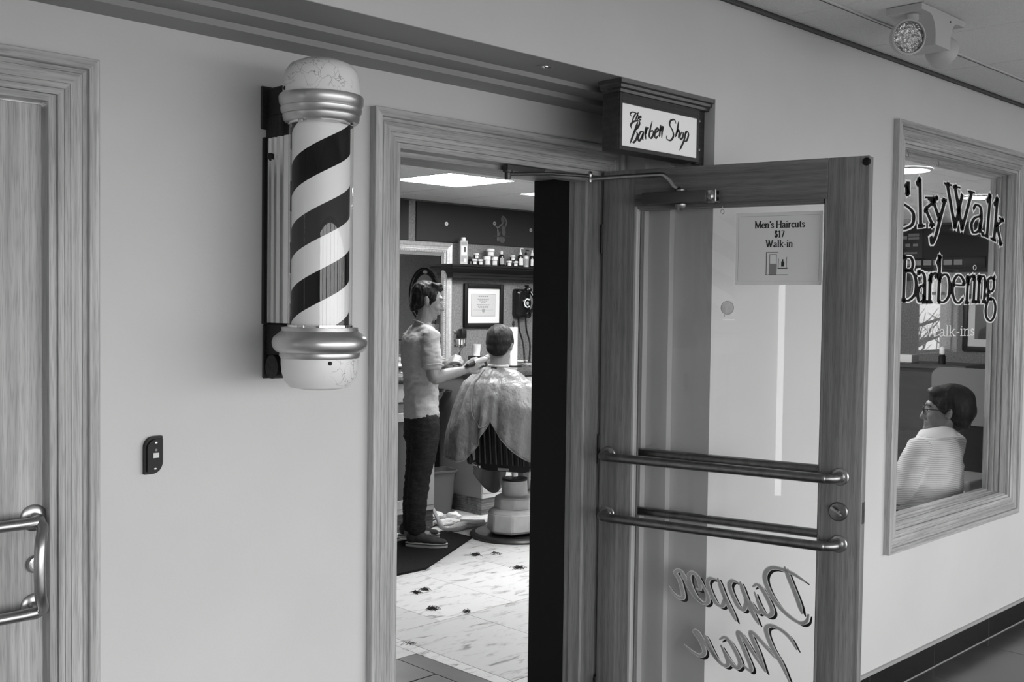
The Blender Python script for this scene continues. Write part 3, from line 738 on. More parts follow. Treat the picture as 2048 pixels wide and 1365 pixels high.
for st in DAP:
    P = [LT5(q.x, q.y) for q in spline([(a, c_, 0) for a, c_ in st], 7)]
    ribbon(bg, P, .0125, .007, 75, D3(.0002), depth=.0006, taper=True)
    ribbon(bw, P, .0175, .0115, 75, D3(.0009), depth=.0006, taper=True)
    ribbon(bk, [(u + .0105, v - .0065) for u, v in P], .0125, .007, 75, D3(.0016), depth=.0006, taper=True)
le = obj('lettering', bg, SGREY, door_2, smooth=0, local=True); le['label'] = 'grey brush script reading Dapper Man, mirrored'
obj('letter_edge', bw, SWHITE, le, smooth=0, local=True)
obj('letter_shadow', bk, SHAD, le, smooth=0, local=True)

# paper notice taped to the inside of the glass
TL, TR, BR_, BL_ = on_door(1473, 428, GY0), on_door(1646, 421, GY0), on_door(1643, 571, GY0), on_door(1471, 569, GY0)
pu0, pu1, pv0, pv1 = (TL[0] + BL_[0]) / 2, (TR[0] + BR_[0]) / 2, (BL_[1] + BR_[1]) / 2, (TL[1] + TR[1]) / 2
n_ = thing('price_notice', MD2 @ Vector(((pu0 + pu1) / 2, GY0, pv0)), "white laminated paper notice about men's haircuts taped to the door glass", 'notice', rz=door_2.rotation_euler.z)
oc = (pu0 + pu1) / 2
PLAM = mat('laminated_paper', .92, .3)
_n = PLAM.node_tree; _tl = _n.nodes.new('ShaderNodeBsdfTranslucent'); _tl.inputs[0].default_value = (.95, .95, .95, 1)
_mx = _n.nodes.new('ShaderNodeMixShader'); _mx.inputs[0].default_value = .68
_n.links.new(_n.nodes['Principled BSDF'].outputs[0], _mx.inputs[1]); _n.links.new(_tl.outputs[0], _mx.inputs[2]); _n.links.new(_mx.outputs[0], _n.nodes['Material Output'].inputs['Surface'])
b = bm_new()
NU, NV = 22, 16
def bulge(u, v):   # shallow waves of the laminate
    return .0012 + .0030 * (math.sin(u * 7.5 + v * 2) * .5 + .5) * math.sin(math.pi * u) + .0016 * math.sin(math.pi * v) * math.sin(u * 13 - v * 5)
top = [[b.verts.new(((pu0 - oc) + (pu1 - pu0) * i / NU, -bulge(i / NU, j / NV) - .0006, (pv1 - pv0) * j / NV)) for i in range(NU + 1)] for j in range(NV + 1)]
bot = [[b.verts.new((v_.co.x, v_.co.y + .0005, v_.co.z)) for v_ in row] for row in top]
for j in range(NV):
    for i in range(NU):
        b.faces.new((top[j][i], top[j][i + 1], top[j + 1][i + 1], top[j + 1][i])); b.faces.new((bot[j][i], bot[j + 1][i], bot[j + 1][i + 1], bot[j][i + 1]))
for i in range(NU):
    b.faces.new((top[0][i], bot[0][i], bot[0][i + 1], top[0][i + 1])); b.faces.new((top[NV][i], top[NV][i + 1], bot[NV][i + 1], bot[NV][i]))
for j in range(NV):
    b.faces.new((top[j][0], top[j + 1][0], bot[j + 1][0], bot[j][0])); b.faces.new((top[j][NU], bot[j][NU], bot[j + 1][NU], top[j + 1][NU]))
obj('sheet', b, PLAM, n_, local=True)
W_, H_ = pu1 - pu0, pv1 - pv0
def N3(u, v, d):
    fu, fv = min(max(u / W_, 0), 1), min(max(v / H_, 0), 1); return (u - W_ / 2, -bulge(fu, fv) - .0008 - d, v)
b = bm_new()
for s_, yc, hh in (("Men's Haircuts", .785, .0215), ("$17", .655, .0205), ("Walk-in", .52, .0215)):
    tw = text_width(s_, hh) * .98
    write(b, s_, W_ / 2 - tw / 2 + .004, yc * H_, hh, N3, .17, .065, .98)
obj('print', b, INK, n_, smooth=0, local=True)
b = bm_new()
for a, c_ in (((.03, .05), (.97, .05)), ((.97, .05), (.97, .95)), ((.97, .95), (.03, .95)), ((.03, .95), (.03, .05))):
    ribbon(b, [(W_ * (a[0] + (c_[0] - a[0]) * k / 12), H_ * (a[1] + (c_[1] - a[1]) * k / 12)) for k in range(13)], .0006, .0006, 90, N3, depth=.0002)
obj('border', b, GREYINK, n_, smooth=0, local=True)
# little printed picture: a station cabinet, a mirror and a chair
def rect(bb, x0, x1, y0, y1, d=.0003): ribbon(bb, [(W_ * x0, H_ * (y0 + y1) / 2), (W_ * (x0 + x1) / 2, H_ * (y0 + y1) / 2), (W_ * x1, H_ * (y0 + y1) / 2)], H_ * (y1 - y0), H_ * (y1 - y0), 90, N3, depth=d)
b = bm_new(); rect(b, .40, .49, .14, .28); rect(b, .40, .485, .275, .29); obj('picture', b, GREYINK, n_, smooth=0, local=True)
b = bm_new(); rect(b, .365, .50, .445, .452); rect(b, .365, .372, .14, .45); rect(b, .405, .41, .29, .42); rect(b, .48, .486, .29, .42); rect(b, .405, .486, .415, .422)
rect(b, .50, .615, .22, .235); rect(b, .503, .51, .23, .36); rect(b, .54, .575, .25, .32); rect(b, .55, .565, .31, .35); rect(b, .60, .605, .23, .38); rect(b, .36, .62, .133, .140)
obj('picture_lines', b, INK, n_, smooth=0, local=True)

# suction cup hook and small clip on the glass
su = on_door(1455, 616, GY0)
q = thing('suction_cup', MD2 @ Vector((su[0], GY0, su[1])), 'clear round suction cup with tiny hook on the door glass', 'suction cup', rz=door_2.rotation_euler.z)
CLEARP = glass('clear_plastic', 2.2, .82, .05)
b = bm_new(); lathe(b, [(.0215, .0005), (.021, .0018), (.012, .0045), (.006, .007), (.006, .010), (.0015, .011)], (0, 0, 0), 28, Vector((0, -1, 0))); obj('cup', b, CLEARP, q, local=True)
b = bm_new(); tube(b, [(.0215 * math.cos(a * math.pi / 16), -.0016, .0215 * math.sin(a * math.pi / 16)) for a in range(33)], .0007, 6, cap=False); obj('rim', b, GREYINK, q, local=True)
b = bm_new(); tube(b, spline([(0, -.010, .001), (-.001, -.012, -.012), (-.004, -.013, -.024), (-.003, -.018, -.028)], 5), .0011, 8); obj('hook', b, STEEL, q, local=True)
su = on_door(1443, 422, 0.0)
q = thing('cup_hook', MD2 @ Vector((su[0], .009, su[1] + .008)), 'little steel eye hook under the top rail of the open door', 'hook', rz=door_2.rotation_euler.z)
b = bm_new(); tube(b, [(.006 * math.sin(a * .35), 0, -.010 - .007 * math.cos(a * .35)) for a in range(16)], .0012, 8); tube(b, [(0, 0, -.003), (0, 0, .012)], .0012, 8); obj('ring', b, STEEL, q, local=True)

# ------------------------------------------------------------------ barber pole
PX_, PY_ = 1.532, 2.228
t = thing('barber_pole', (PX_, YA, 1.40), 'wall-mounted barber pole with black and white spiral stripes under glass', 'barber pole')
c0 = (PX_, PY_, 0)
def crackled():
    m = mat('crackled_cream', .85, .32)
    nt = m.node_tree; N = nt.nodes; L = nt.links; B = N['Principled BSDF']
    tc = N.new('ShaderNodeTexCoord')
    nz = N.new('ShaderNodeTexNoise'); nz.inputs['Scale'].default_value = 9; nz.inputs['Detail'].default_value = 5; L.new(tc.outputs['Object'], nz.inputs['Vector'])
    va = N.new('ShaderNodeVectorMath'); va.operation = 'MULTIPLY_ADD'; va.inputs[1].default_value = (.20, .20, .20); L.new(nz.outputs['Color'], va.inputs[0]); L.new(tc.outputs['Object'], va.inputs[2])
    vo = N.new('ShaderNodeTexVoronoi'); vo.feature = 'DISTANCE_TO_EDGE'; vo.inputs['Scale'].default_value = 27; L.new(va.outputs[0], vo.inputs['Vector'])
    cr = N.new('ShaderNodeMapRange'); cr.inputs[1].default_value = 0.0; cr.inputs[2].default_value = .022; cr.inputs[3].default_value = .0; cr.inputs[4].default_value = 1
    L.new(vo.outputs['Distance'], cr.inputs[0])
    msk = N.new('ShaderNodeTexNoise'); msk.inputs['Scale'].default_value = 7.5; msk.inputs['Detail'].default_value = 2; L.new(tc.outputs['Object'], msk.inputs['Vector'])
    mr = N.new('ShaderNodeMapRange'); mr.inputs[1].default_value = .46; mr.inputs[2].default_value = .56; L.new(msk.outputs[0], mr.inputs[0])
    mx = N.new('ShaderNodeMath'); mx.operation = 'MAXIMUM'
    inv = N.new('ShaderNodeMath'); inv.operation = 'SUBTRACT'; inv.inputs[0].default_value = 1; L.new(mr.outputs[0], inv.inputs[1])
    L.new(cr.outputs[0], mx.inputs[0]); L.new(inv.outputs[0], mx.inputs[1])
    r = N.new('ShaderNodeMapRange'); r.inputs[3].default_value = .30; r.inputs[4].default_value = .85; L.new(mx.outputs[0], r.inputs[0]); L.new(r.outputs[0], B.inputs['Base Color'])
    return m
CRACK = crackled()
b = bm_new(); lathe(b, [(.0005, 2.205), (.050, 2.203), (.075, 2.192), (.088, 2.174), (.0925, 2.150), (.0935, 2.118)], c0, 56); obj('top_cap', b, CRACK, t)
b = bm_new(); lathe(b, [(.090, 2.119), (.101, 2.117), (.103, 2.112), (.102, 2.098), (.098, 2.092), (.0965, 2.088), (.099, 2.086), (.098, 2.078), (.094, 2.073), (.092, 2.070), (.094, 2.068), (.092, 2.058), (.087, 2.052), (.079, 2.051)], c0, 56)
obj('upper_collar', b, mat('satin_brass', .55, .34, .85, noise=.08, nscale=30), t)
b = bm_new(); lathe(b, [(.082, 1.553), (.093, 1.552), (.094, 1.543), (.098, 1.540), (.107, 1.533), (.113, 1.528), (.1165, 1.516), (.115, 1.504), (.108, 1.494), (.098, 1.490), (.099, 1.483), (.096, 1.477)], c0, 56); obj('lower_collar', b, MATS['satin_brass'], t)
b = bm_new(); lathe(b, [(.0945, 1.480), (.0945, 1.462), (.092, 1.440), (.086, 1.421), (.073, 1.406), (.045, 1.400), (.0005, 1.399)], c0, 56); obj('bottom_cap', b, CRACK, t)
# striped drum: helical bands as real bands of faces, seam towards the wall
bw, bk, bd = bm_new(), bm_new(), bm_new()
NT, z0_, z1_, R_ = 96, 1.548, 2.056, .0705
RH, FH = Vector((RT.x, RT.y, 0)).normalized(), Vector((FW.x, FW.y, 0)).normalized()
for i in range(NT):
    aa = [-math.pi / 2 + 2 * math.pi * (i + e) / NT for e in (0, 1)]
    pt = [Vector((PX_, PY_, 0)) + (-RH * math.cos(a) - FH * math.sin(a)) * R_ for a in aa]
    rise = [.118 * a / math.pi for a in aa]
    for k in range(-5, 9):
        zt_, zb_ = 1.936 - .0772 * k, 1.936 - .0772 * (k + 1)
        cl_ = lambda z: min(max(z, z0_), z1_)
        q = [(pt[0], cl_(zb_ + rise[0])), (pt[1], cl_(zb_ + rise[1])), (pt[1], cl_(zt_ + rise[1])), (pt[0], cl_(zt_ + rise[0]))]
        if q[3][1] - q[0][1] < 1e-6 and q[2][1] - q[1][1] < 1e-6: continue
        bb = (bk, bw, bd, bw)[k % 4]
        bb.faces.new([bb.verts.new((p.x, p.y, z)) for p, z in q])
for bb in (bw, bk, bd): bmesh.ops.remove_doubles(bb, verts=bb.verts, dist=1e-5)
SW = mat('stripe_white', .92, .4); SK = mat('stripe_black', .006, .6, spec=.1); SG = mat('stripe_dark_grey', .045, .6, spec=.1)
dr = obj('stripe_white', bw, SW, t); obj('stripe_black', bk, SK, t); obj('stripe_grey', bd, SG, t)
POLEG = glass('pole_glass', 0.9)
b = bm_new(); lathe(b, [(.0785, 1.5525), (.0785, 2.0515)], c0, 72, cap=False); obj('glass_tube', b, POLEG, t)
b = bm_new(); lathe(b, [(.0800, 2.051), (.0800, 2.046), (.0775, 2.045)], c0, 56, cap=False); obj('glass_ring', b, CHROME, t)
b = bm_new(); lathe(b, [(.0800, 1.553), (.0800, 1.558), (.0775, 1.559)], c0, 56, cap=False); obj('glass_ring', b, CHROME, t)
# back channel of folded chrome and black cast brackets
b = bm_new()
half = [(.026, -.012), (.032, -.018), (.034, -.030), (.029, -.034), (.029, -.040), (.034, -.044), (.035, -.056), (.030, -.060), (.030, -.066), (.035, -.070), (.035, -.084), (.030, -.088), (.031, -.100), (.036, -.104), (.034, -.128)]
prism(b, [(PX_ - u, YA + v) for u, v in half] + [(PX_ + u, YA + v) for u, v in half[::-1]], 1.560, 2.030, 2)
obj('back_channel', b, CHROME, t, smooth=25)
b = bm_new(); box(b, PX_ - .036, PX_ + .036, YA - .012, YA - .0005, 1.556, 2.034, .001, 1); obj('backing_strip', b, BLACK, t)
IRON = mat('cast_iron', .012, .6, noise=.3, nscale=80, bump=.5, bscale=120)
b = bm_new(); box(b, PX_ - .042, PX_ + .042, YA - .008, YA - .0003, 2.055, 2.165, .003, 1); box(b, PX_ - .026, PX_ + .026, YA - .13, YA - .006, 2.085, 2.160, .004, 1); box(b, PX_ - .028, PX_ + .028, YA - .08, YA - .004, 2.028, 2.090, .004, 1); obj('bracket', b, IRON, t)
b = bm_new(); box(b, PX_ - .034, PX_ + .034, YA - .008, YA - .0003, 1.415, 1.555, .003, 1); box(b, PX_ - .024, PX_ + .024, YA - .13, YA - .006, 1.425, 1.475, .006, 2); tube(b, [(PX_ - .036, YA - .05, 1.447), (PX_ + .036, YA - .05, 1.447)], .030, 18); box(b, PX_ - .026, PX_ + .026, YA - .10, YA - .006, 1.475, 1.558, .004, 1); obj('bracket', b, IRON, t)
def pole_screw(ang, r, z, m, rr=.005):
    d = Vector((math.sin(ang), -math.cos(ang), 0)); bb = bm_new(); lathe(bb, [(rr, -.001), (rr, .001), (rr * .6, .0022)], Vector((PX_, PY_, z)) + d * r, 14, d); obj('screw', bb, m, t)
pole_screw(math.radians(-44.6 - 60), .0935, 2.128, BLACK); pole_screw(math.radians(-44.6 + 25), .0943, 1.468, BLACK)
b = bm_new(); box(b, PX_ - .046, PX_ - .0352, YA - .055, YA - .040, 1.975, 1.990, .003, 2); obj('toggle', b, BLACK, t)

# ------------------------------------------------------------------ card reader
c = onY(303, 910, YA)
t = thing('card_reader', (c.x, YA, c.z - .045), 'small black wall card reader with rounded corners and white sticker', 'card reader')
def leaf(s, o):   # rounded top-left and bottom-right corners
    P = []
    w2, h2, R2 = .0225 * s, .045 * s, .026 * s
    P += [(w2, -h2 + R2)] if False else []
    for k in range(9): a = math.pi - math.pi / 2 * k / 8; P.append((-w2 + R2 + R2 * math.cos(a), h2 - R2 + R2 * math.sin(a)))
    P.append((w2, h2))
    for k in range(9): a = -math.pi / 2 * k / 8; P.append((w2 - R2 + R2 * math.cos(a), -h2 + R2 + R2 * math.sin(a)))
    P.append((-w2, -h2))
    return [(c.x + o + u, c.z + v) for u, v in P]
b = bm_new(); prism(b, leaf(1.0, 0), YA - .012, YA - .0003, 1); obj('base_plate', b, BLACK, t)
b = bm_new(); prism(b, leaf(.86, .001), YA - .018, YA - .012, 1); obj('cover', b, mat('black_plastic', .010, .45, spec=.25), t)
b = bm_new(); box(b, c.x - .004, c.x + .010, YA - .0188, YA - .018, c.z - .006, c.z + .006); obj('sticker', b, PAPER, t)
for dx, dz in ((.003, .030), (.001, -.032)):
    b = bm_new(); lathe(b, [(.0035, 0), (.0035, .001), (.002, .002)], (c.x + dx, YA - .018, c.z + dz), 14, Vector((0, -1, 0))); obj('screw', b, CHROME, t)
b = bm_new(); lathe(b, [(.003, 0), (.003, .0008)], (c.x + .003, YA - .018, c.z + .013), 14, Vector((0, -1, 0))); obj('indicator', b, GREYINK, t)

# ------------------------------------------------------------------ hanging sign box
SF, SX0, SX1, SZ0, SZ1 = 2.115, 2.530, 2.935, 2.087, 2.262
SD = .068
t = thing('sign_box', ((SX0 + SX1) / 2, SF + SD / 2, SZ0), 'dark wooden sign box reading The Barber Shop in black script', 'sign')
b = bm_new(); box(b, SX0, SX1, SF + .006, SF + SD, SZ0, SZ1, .001, 1); obj('case', b, SIGNW, t)
gA, gB = onY(1244.5, 206, SF), onY(1393.5, 317, SF)
gx0_, gx1_, gzz0, gzz1 = gA.x, gB.x, 2.100, 2.229
for x0, x1, z0, z1 in ((SX0, gx0_, SZ0, SZ1), (gx1_, SX1, SZ0, SZ1), (gx0_, gx1_, SZ0, gzz0), (gx0_, gx1_, gzz1, SZ1)):
    b = bm_new(); box(b, x0, x1, SF - .002, SF + .0055, z0, z1, .0008, 1); obj('frame_bar', b, SIGNW, t)
b = bm_new(); box(b, gx0_ + .0004, gx1_ - .0004, SF + .002, SF + .0055, gzz0 + .0004, gzz1 - .0004); pnl = obj('sign_face', b, mat('sign_cream', .74, .35, emit=.16), t)
b = bm_new()
CR = [(0, SZ1 - .004), (-.004, SZ1 - .002), (-.006, SZ1 + .006), (-.014, SZ1 + .010), (-.016, SZ1 + .018), (-.022, SZ1 + .022), (-.024, 2.2955)]
for axis_ in (0,):
    # crown along the front and the left side, mitred at the corner
    fr = [(SF - .002 + d, z) for d, z in CR]
    lo, hi, si = [], [], []
    for (d, z) in CR:
        lo.append(b.verts.new((SX0 + d, SF - .002 + d, z))); hi.append(b.verts.new((SX1 + .048, SF - .002 + d, z))); si.append(b.verts.new((SX0 + d, SF + SD, z)))
    for i in range(len(CR) - 1):
        b.faces.new((lo[i], hi[i], hi[i + 1], lo[i + 1])); b.faces.new((si[i], lo[i], lo[i + 1], si[i + 1]))
    bk0 = [b.verts.new((SX1 + .048, SF + SD, z)) for z in (CR[0][1], CR[-1][1])]
    b.faces.new((hi[-1], lo[-1], si[-1], bk0[1])); b.faces.new((lo[0], hi[0], bk0[0], si[0])); b.faces.new((hi[0], *hi[1:], bk0[1], bk0[0])); b.faces.new((si[0], bk0[0], bk0[1], *si[:0:-1]))
obj('crown', b, SIGNW, t, smooth=20)
b = bm_new(); box(b, SX1 + .001, XR1 - .002, SF + .012, SF + .03, SZ0 - .004, SZ1 + .002, .001, 1); pst = obj('mounting_strip', b, SIGNW, t)
for z in (SZ0 + .045, SZ1 - .035):
    b = bm_new(); lathe(b, [(.005, 0), (.005, .001), (.003, .002)], (SX1 + .022, SF + .012, z), 14, Vector((0, -1, 0))); obj('screw', b, STEELD, pst)
SGN = [[(472, 425), (455, 402), (476, 384), (522, 396)], [(512, 393), (492, 420), (474, 466)], [(530, 384), (505, 456)], [(510, 432), (526, 414), (533, 428), (522, 455)],
 [(538, 440), (555, 432), (550, 420), (537, 438), (541, 457), (558, 448)],
 [(526, 474), (495, 560), (455, 668)], [(472, 542), (461, 502), (488, 470), (530, 464), (541, 488), (520, 530), (490, 556)], [(494, 556), (521, 580), (512, 628), (488, 660), (472, 655)],
 [(576, 560), (550, 566), (530, 610), (531, 646), (552, 630), (577, 562)], [(578, 560), (568, 618), (576, 640)],
 [(600, 515), (592, 580), (598, 634)], [(594, 590), (607, 540), (626, 526)], [(656, 465), (636, 552), (630, 608), (648, 620), (668, 582), (660, 552), (640, 562)],
 [(681, 582), (711, 548), (705, 530), (685, 552), (679, 600), (690, 622), (713, 594)], [(735, 500), (726, 560), (722, 612)], [(728, 566), (742, 526), (756, 520), (746, 562), (742, 620)],
 [(872, 490), (860, 455), (826, 460), (815, 500), (840, 550), (850, 600), (826, 640), (792, 632), (786, 598)],
 [(897, 468), (882, 560), (866, 612)], [(876, 584), (894, 546), (903, 568), (893, 622)], [(926, 564), (909, 600), (915, 632), (934, 612), (939, 576), (926, 564)],
 [(962, 556), (946, 640), (906, 732)], [(954, 592), (974, 560), (986, 588), (972, 640), (946, 652)]]
b = bm_new()
for st in SGN:
    P = []
    for q in spline([(a, c_, 0) for a, c_ in st], 6):
        w3 = onY(1160 + q.x * .21978, 140 + q.y * .21978, SF + .002); P.append((w3.x, w3.z))
    ribbon(b, P, *((.0055, .0026) if SGN.index(st) < 5 else (.0082, .0034)), 68, lambda u, v, d: (u, SF + .0018 - d, v), depth=.0006, taper=True)
obj('lettering', b, INK, pnl, smooth=0)
b = bm_new(); p1, p2 = onY(1267, 211, SF), onY(1298, 218, SF); box(b, p1.x, p2.x, SF + .0014, SF + .0019, p2.z, gzz1 - .001); obj('chip', b, WHITE, pnl)

# round recessed lamp in the soffit
c = onZ(1090, 132, Z1)
t = thing('recessed_lamp', (c.x, c.y, Z1), 'tiny round recessed lamp in the soffit above the shop doorway', 'recessed lamp')
b = bm_new(); lathe(b, [(.024, -.0004), (.025, -.003), (.019, -.004), (.017, -.001), (.012, -.0008)], c, 28); obj('ring', b, mat('grey_enamel', .26, .4), t)
b = bm_new(); lathe(b, [(.011, -.001), (.010, -.004), (.004, -.006)], c, 20); obj('bulb', b, CHROME, t)

# ------------------------------------------------------------------ window lettering
LA = lambda x, y: onY(1740 + x * .33698, 200 + y * .33698, YG - .004)
LB = lambda x, y: onY(1790 + x * .20508, 440 + y * .20508, YG - .004)
SKY1 = [[(226, 485), (226, 560)], 's', [(226, 560), (212, 515), (180, 500), (150, 525), (152, 575), (185, 610), (230, 640), (258, 680), (252, 735), (215, 762), (170, 765), (145, 735)], 'p',
 [(296, 470), (300, 748)], [(274, 502), (296, 466)], [(284, 752), (328, 748)], [(400, 584), (322, 655)], [(326, 580), (406, 582)], [(330, 650), (372, 744)], [(350, 748), (384, 744)],
 [(372, 592), (412, 712)], [(348, 594), (386, 590)], 's', [(444, 598), (420, 690), (392, 800), (368, 852), (360, 810)], 'p', [(424, 596), (456, 594)],
 [(458, 500), (504, 758)], [(504, 758), (548, 560)], [(504, 514), (546, 768)], [(546, 768), (602, 556)], [(440, 494), (484, 508)], [(494, 512), (536, 522)], [(580, 542), (622, 552)],
 's', [(612, 650), (630, 624), (655, 640), (662, 700), (655, 770), (672, 796)], [(658, 690), (622, 702), (602, 740), (612, 786), (640, 780), (656, 744)], 'p',
 [(714, 568), (694, 808)], [(692, 602), (716, 564)], [(664, 800), (700, 814)], [(756, 588), (736, 830)], [(734, 622), (758, 582)], [(714, 820), (748, 838)], [(790, 712), (744, 752)], [(764, 698), (796, 718)], [(752, 742), (778, 858)], [(764, 848), (784, 860)]]
BAR1 = [[(96, 365), (82, 785)], 's', [(92, 366), (150, 368), (174, 425), (156, 482), (92, 494)], [(92, 494), (170, 512), (204, 600), (194, 720), (140, 782), (82, 786)], 'p', [(62, 366), (100, 366)], [(56, 786), (96, 786)],
 's', [(228, 512), (262, 512), (288, 560), (290, 680), (288, 800)], [(288, 640), (246, 654), (222, 716), (232, 790), (264, 792), (288, 742)], 'p', [(228, 492), (230, 540)], [(270, 806), (306, 804)],
 [(342, 532), (336, 800)], 's', [(340, 604), (360, 546), (392, 522), (400, 570)], 'p', [(316, 806), (366, 804)],
 [(440, 356), (422, 800)], [(406, 432), (444, 352)], 's', [(430, 600), (462, 542), (508, 542), (532, 626), (522, 742), (478, 800), (424, 796)], 'p',
 's', [(566, 634), (668, 634), (656, 570), (616, 540), (576, 590), (560, 690), (580, 780), (620, 812), (668, 762)], 'p',
 [(712, 560), (698, 808)], 's', [(710, 620), (732, 566), (760, 540)], 'p', [(680, 812), (722, 808)], [(696, 572), (716, 552)],
 [(778, 552), (766, 800)], [(760, 568), (780, 548)], [(748, 806), (786, 802)], [(822, 552), (810, 800)], [(806, 568), (826, 546)], 's', [(818, 612), (846, 556), (872, 564), (876, 650), (866, 800)], 'p', [(794, 806), (828, 802)], [(850, 804), (884, 802)],
 's', [(936, 560), (910, 590), (908, 664), (932, 702), (960, 668), (962, 592), (936, 560)], [(958, 588), (976, 544)], [(918, 700), (902, 742), (922, 768), (958, 780), (978, 850), (966, 940), (930, 986), (892, 950), (884, 870), (908, 790), (940, 772)], 'p']
def paint_outline(seq, L, thick, thin, edge, name):
    bd_, be_ = bm_new(), bm_new(); smooth = False
    for st in seq:
        if st == 's': smooth = True; continue
        if st == 'p': smooth = False; continue
        Q = spline([(a, c_, 0) for a, c_ in st], 7) if smooth else [Vector((a, c_, 0)) for a, c_ in st]
        if not smooth: Q = [Q[0].lerp(Q[1], k / 4) for k in range(5)]
        P = []
        for q in Q: w3 = L(q.x, q.y); P.append((w3.x, w3.z))
        # lengthen the outline a little beyond the stroke ends
        def extn(P, e):
            a = Vector(P[0]) - Vector(P[1]); c_ = Vector(P[-1]) - Vector(P[-2])
            return [tuple(Vector(P[0]) + a.normalized() * e)] + P[1:-1] + [tuple(Vector(P[-1]) + c_.normalized() * e)]
        ribbon(bd_, P, thick, thin, 90, lambda u, v, d: (u, YG - .0042 - d, v), depth=.0006)
        ribbon(be_, extn(P, edge * .4), thick + edge, thin + edge * .55, 90, lambda u, v, d: (u, YG - .0032 - d, v), depth=.0006)
    o = obj('lettering', bd_, SHAD, window_1, smooth=0); o['label'] = name
    obj('letter_outline', be_, SWHITE, o, smooth=0)
paint_outline(SKY1, LA, .030, .008, .023, 'black outlined lettering reading SkyWalk on an arc')
b_ = [('dot', 0)]
paint_outline(BAR1, LB, .028, .008, .021, 'black outlined lettering reading Barbering')
b = bm_new(); w3 = LB(778, 466)
tube(b, [(w3.x + .017 * math.cos(a * math.pi / 12), YG - .0036, w3.z + .011 * math.sin(a * math.pi / 12)) for a in range(25)], .0016, 6, cap=False); obj('letter_dot', b, SWHITE, window_1)
pA, pB = LB(300, 1138), LB(775, 1130)
b = bm_new(); hcap = .049; tw = text_width('Walk-ins', hcap)
write(b, 'Walk-ins', pA.x, (pA.z + pB.z) / 2, hcap, lambda u, v, d: (u, YG - .0036 - d, v), .15, .06, (pB.x - pA.x) / tw)
o = obj('lettering', b, SWHITE, window_1, smooth=0); o['label'] = 'pale lettering reading Walk-ins'
# steel hooks screwed into the window head
for k, (hx_, hy_) in enumerate(((1815, 309), (1876, 328))):
    c = onY(hx_, hy_, YG - .02)
    q = thing('window_hook', (c.x, c.y, gz1), 'small dark hook under the window head ' + ('nearest the casing' if k == 0 else 'above the letter k'), 'hook', 'hooks under the window head')
    b = bm_new(); tube(b, [(c.x, c.y, gz1 - .001), (c.x, c.y, c.z + .012)], .0015, 8); tube(b, [(c.x + .011 * math.sin(a * .3), c.y, c.z + .011 * math.cos(a * .3)) for a in range(16)], .0015, 8); obj('hook', b, STEELD, q)

# ------------------------------------------------------------------ twin-head emergency light on the corridor ceiling
EX0, EX1, EY0, EY1 = 3.505, 3.842, 1.635, 1.762
t = thing('emergency_light', ((EX0 + EX1) / 2, (EY0 + EY1) / 2, ZC), 'white twin-head emergency light fixed to the ceiling tiles', 'emergency light')
EM = mat('emergency_plastic', .50, .45)
prof = [(EX0, ZC - .0005), (EX0, ZC - .022)]
for k in range(9): a = math.pi / 2 * k / 8; prof.append((EX0 + .055 + .055 * math.sin(a) - .0, ZC - .022 - .070 * (1 - math.cos(a)) - .0))
prof += [(EX0 + .110, ZC - .120)]
prof += [(EX1 - .110, ZC - .120)]
for k in range(8, -1, -1): a = math.pi / 2 * k / 8; prof.append((EX1 - .055 - .055 * math.sin(a), ZC - .022 - .070 * (1 - math.cos(a))))
prof += [(EX1, ZC - .022), (EX1, ZC - .0005)]
b = bm_new(); prism(b, prof, EY0, EY1, 1); bmesh.ops.remove_doubles(b, verts=b.verts, dist=1e-5); bd_ = obj('housing', b, EM, t, smooth=40)
b = bm_new(); c = onY(1901, 44, EY0); lathe(b, [(.004, 0), (.004, .0008)], c, 14, Vector((0, -1, 0))); obj('test_button', b, BLACK, bd_)
LENS = mat('prismatic_lens', .62, .10, .75, bump=1.0, bscale=75)
LENS.node_tree.nodes['Bump'].inputs['Distance'].default_value = .02
def lamp_head(c, d, lens=True):
    d = d.normalized()
    b = bm_new(); lathe(b, [(.012, -.052), (.034, -.046), (.050, -.030), (.056, -.010), (.0575, .008), (.0575, .012), (.052, .013), (.051, .006)], c, 40, d, cap=False)
    hd = obj('lamp_head', b, EM, t)
    if lens:
        b = bm_new(); lathe(b, [(.0515, .004), (.047, .009), (.030, .013), (.0005, .0145)], c, 40, d); obj('lens', b, LENS, hd)
        b = bm_new(); lathe(b, [(.0525, .0085), (.0555, .0135), (.0525, .0145), (.0505, .0105)], c, 40, d, cap=False); obj('retaining_ring', b, EM, hd)
    else:
        b = bm_new(); lathe(b, [(.051, .004), (.0005, .0045)], c, 40, d); obj('lens', b, LENS, hd)
    return hd
c1 = onY(1815, 75, 1.655); k1 = Vector((c1.x + .012, c1.y + .015, ZC - .022))
lamp_head(c1, Vector((-.62, -.75, -.10)))
b = bm_new(); lathe(b, [(.022, 0), (.022, -.016), (.016, -.022), (.014, -.060)], (EX0 + .045, 1.69, ZC - .024), 24); obj('swivel', b, EM, t)
c2 = onY(1884, 104, 1.70)
lamp_head(c2, Vector((.93, -.12, -.30)), True)
b = bm_new(); lathe(b, [(.022, 0), (.022, -.016), (.016, -.022), (.014, -.060)], (EX1 - .045, 1.69, ZC - .024), 24); obj('swivel', b, EM, t)
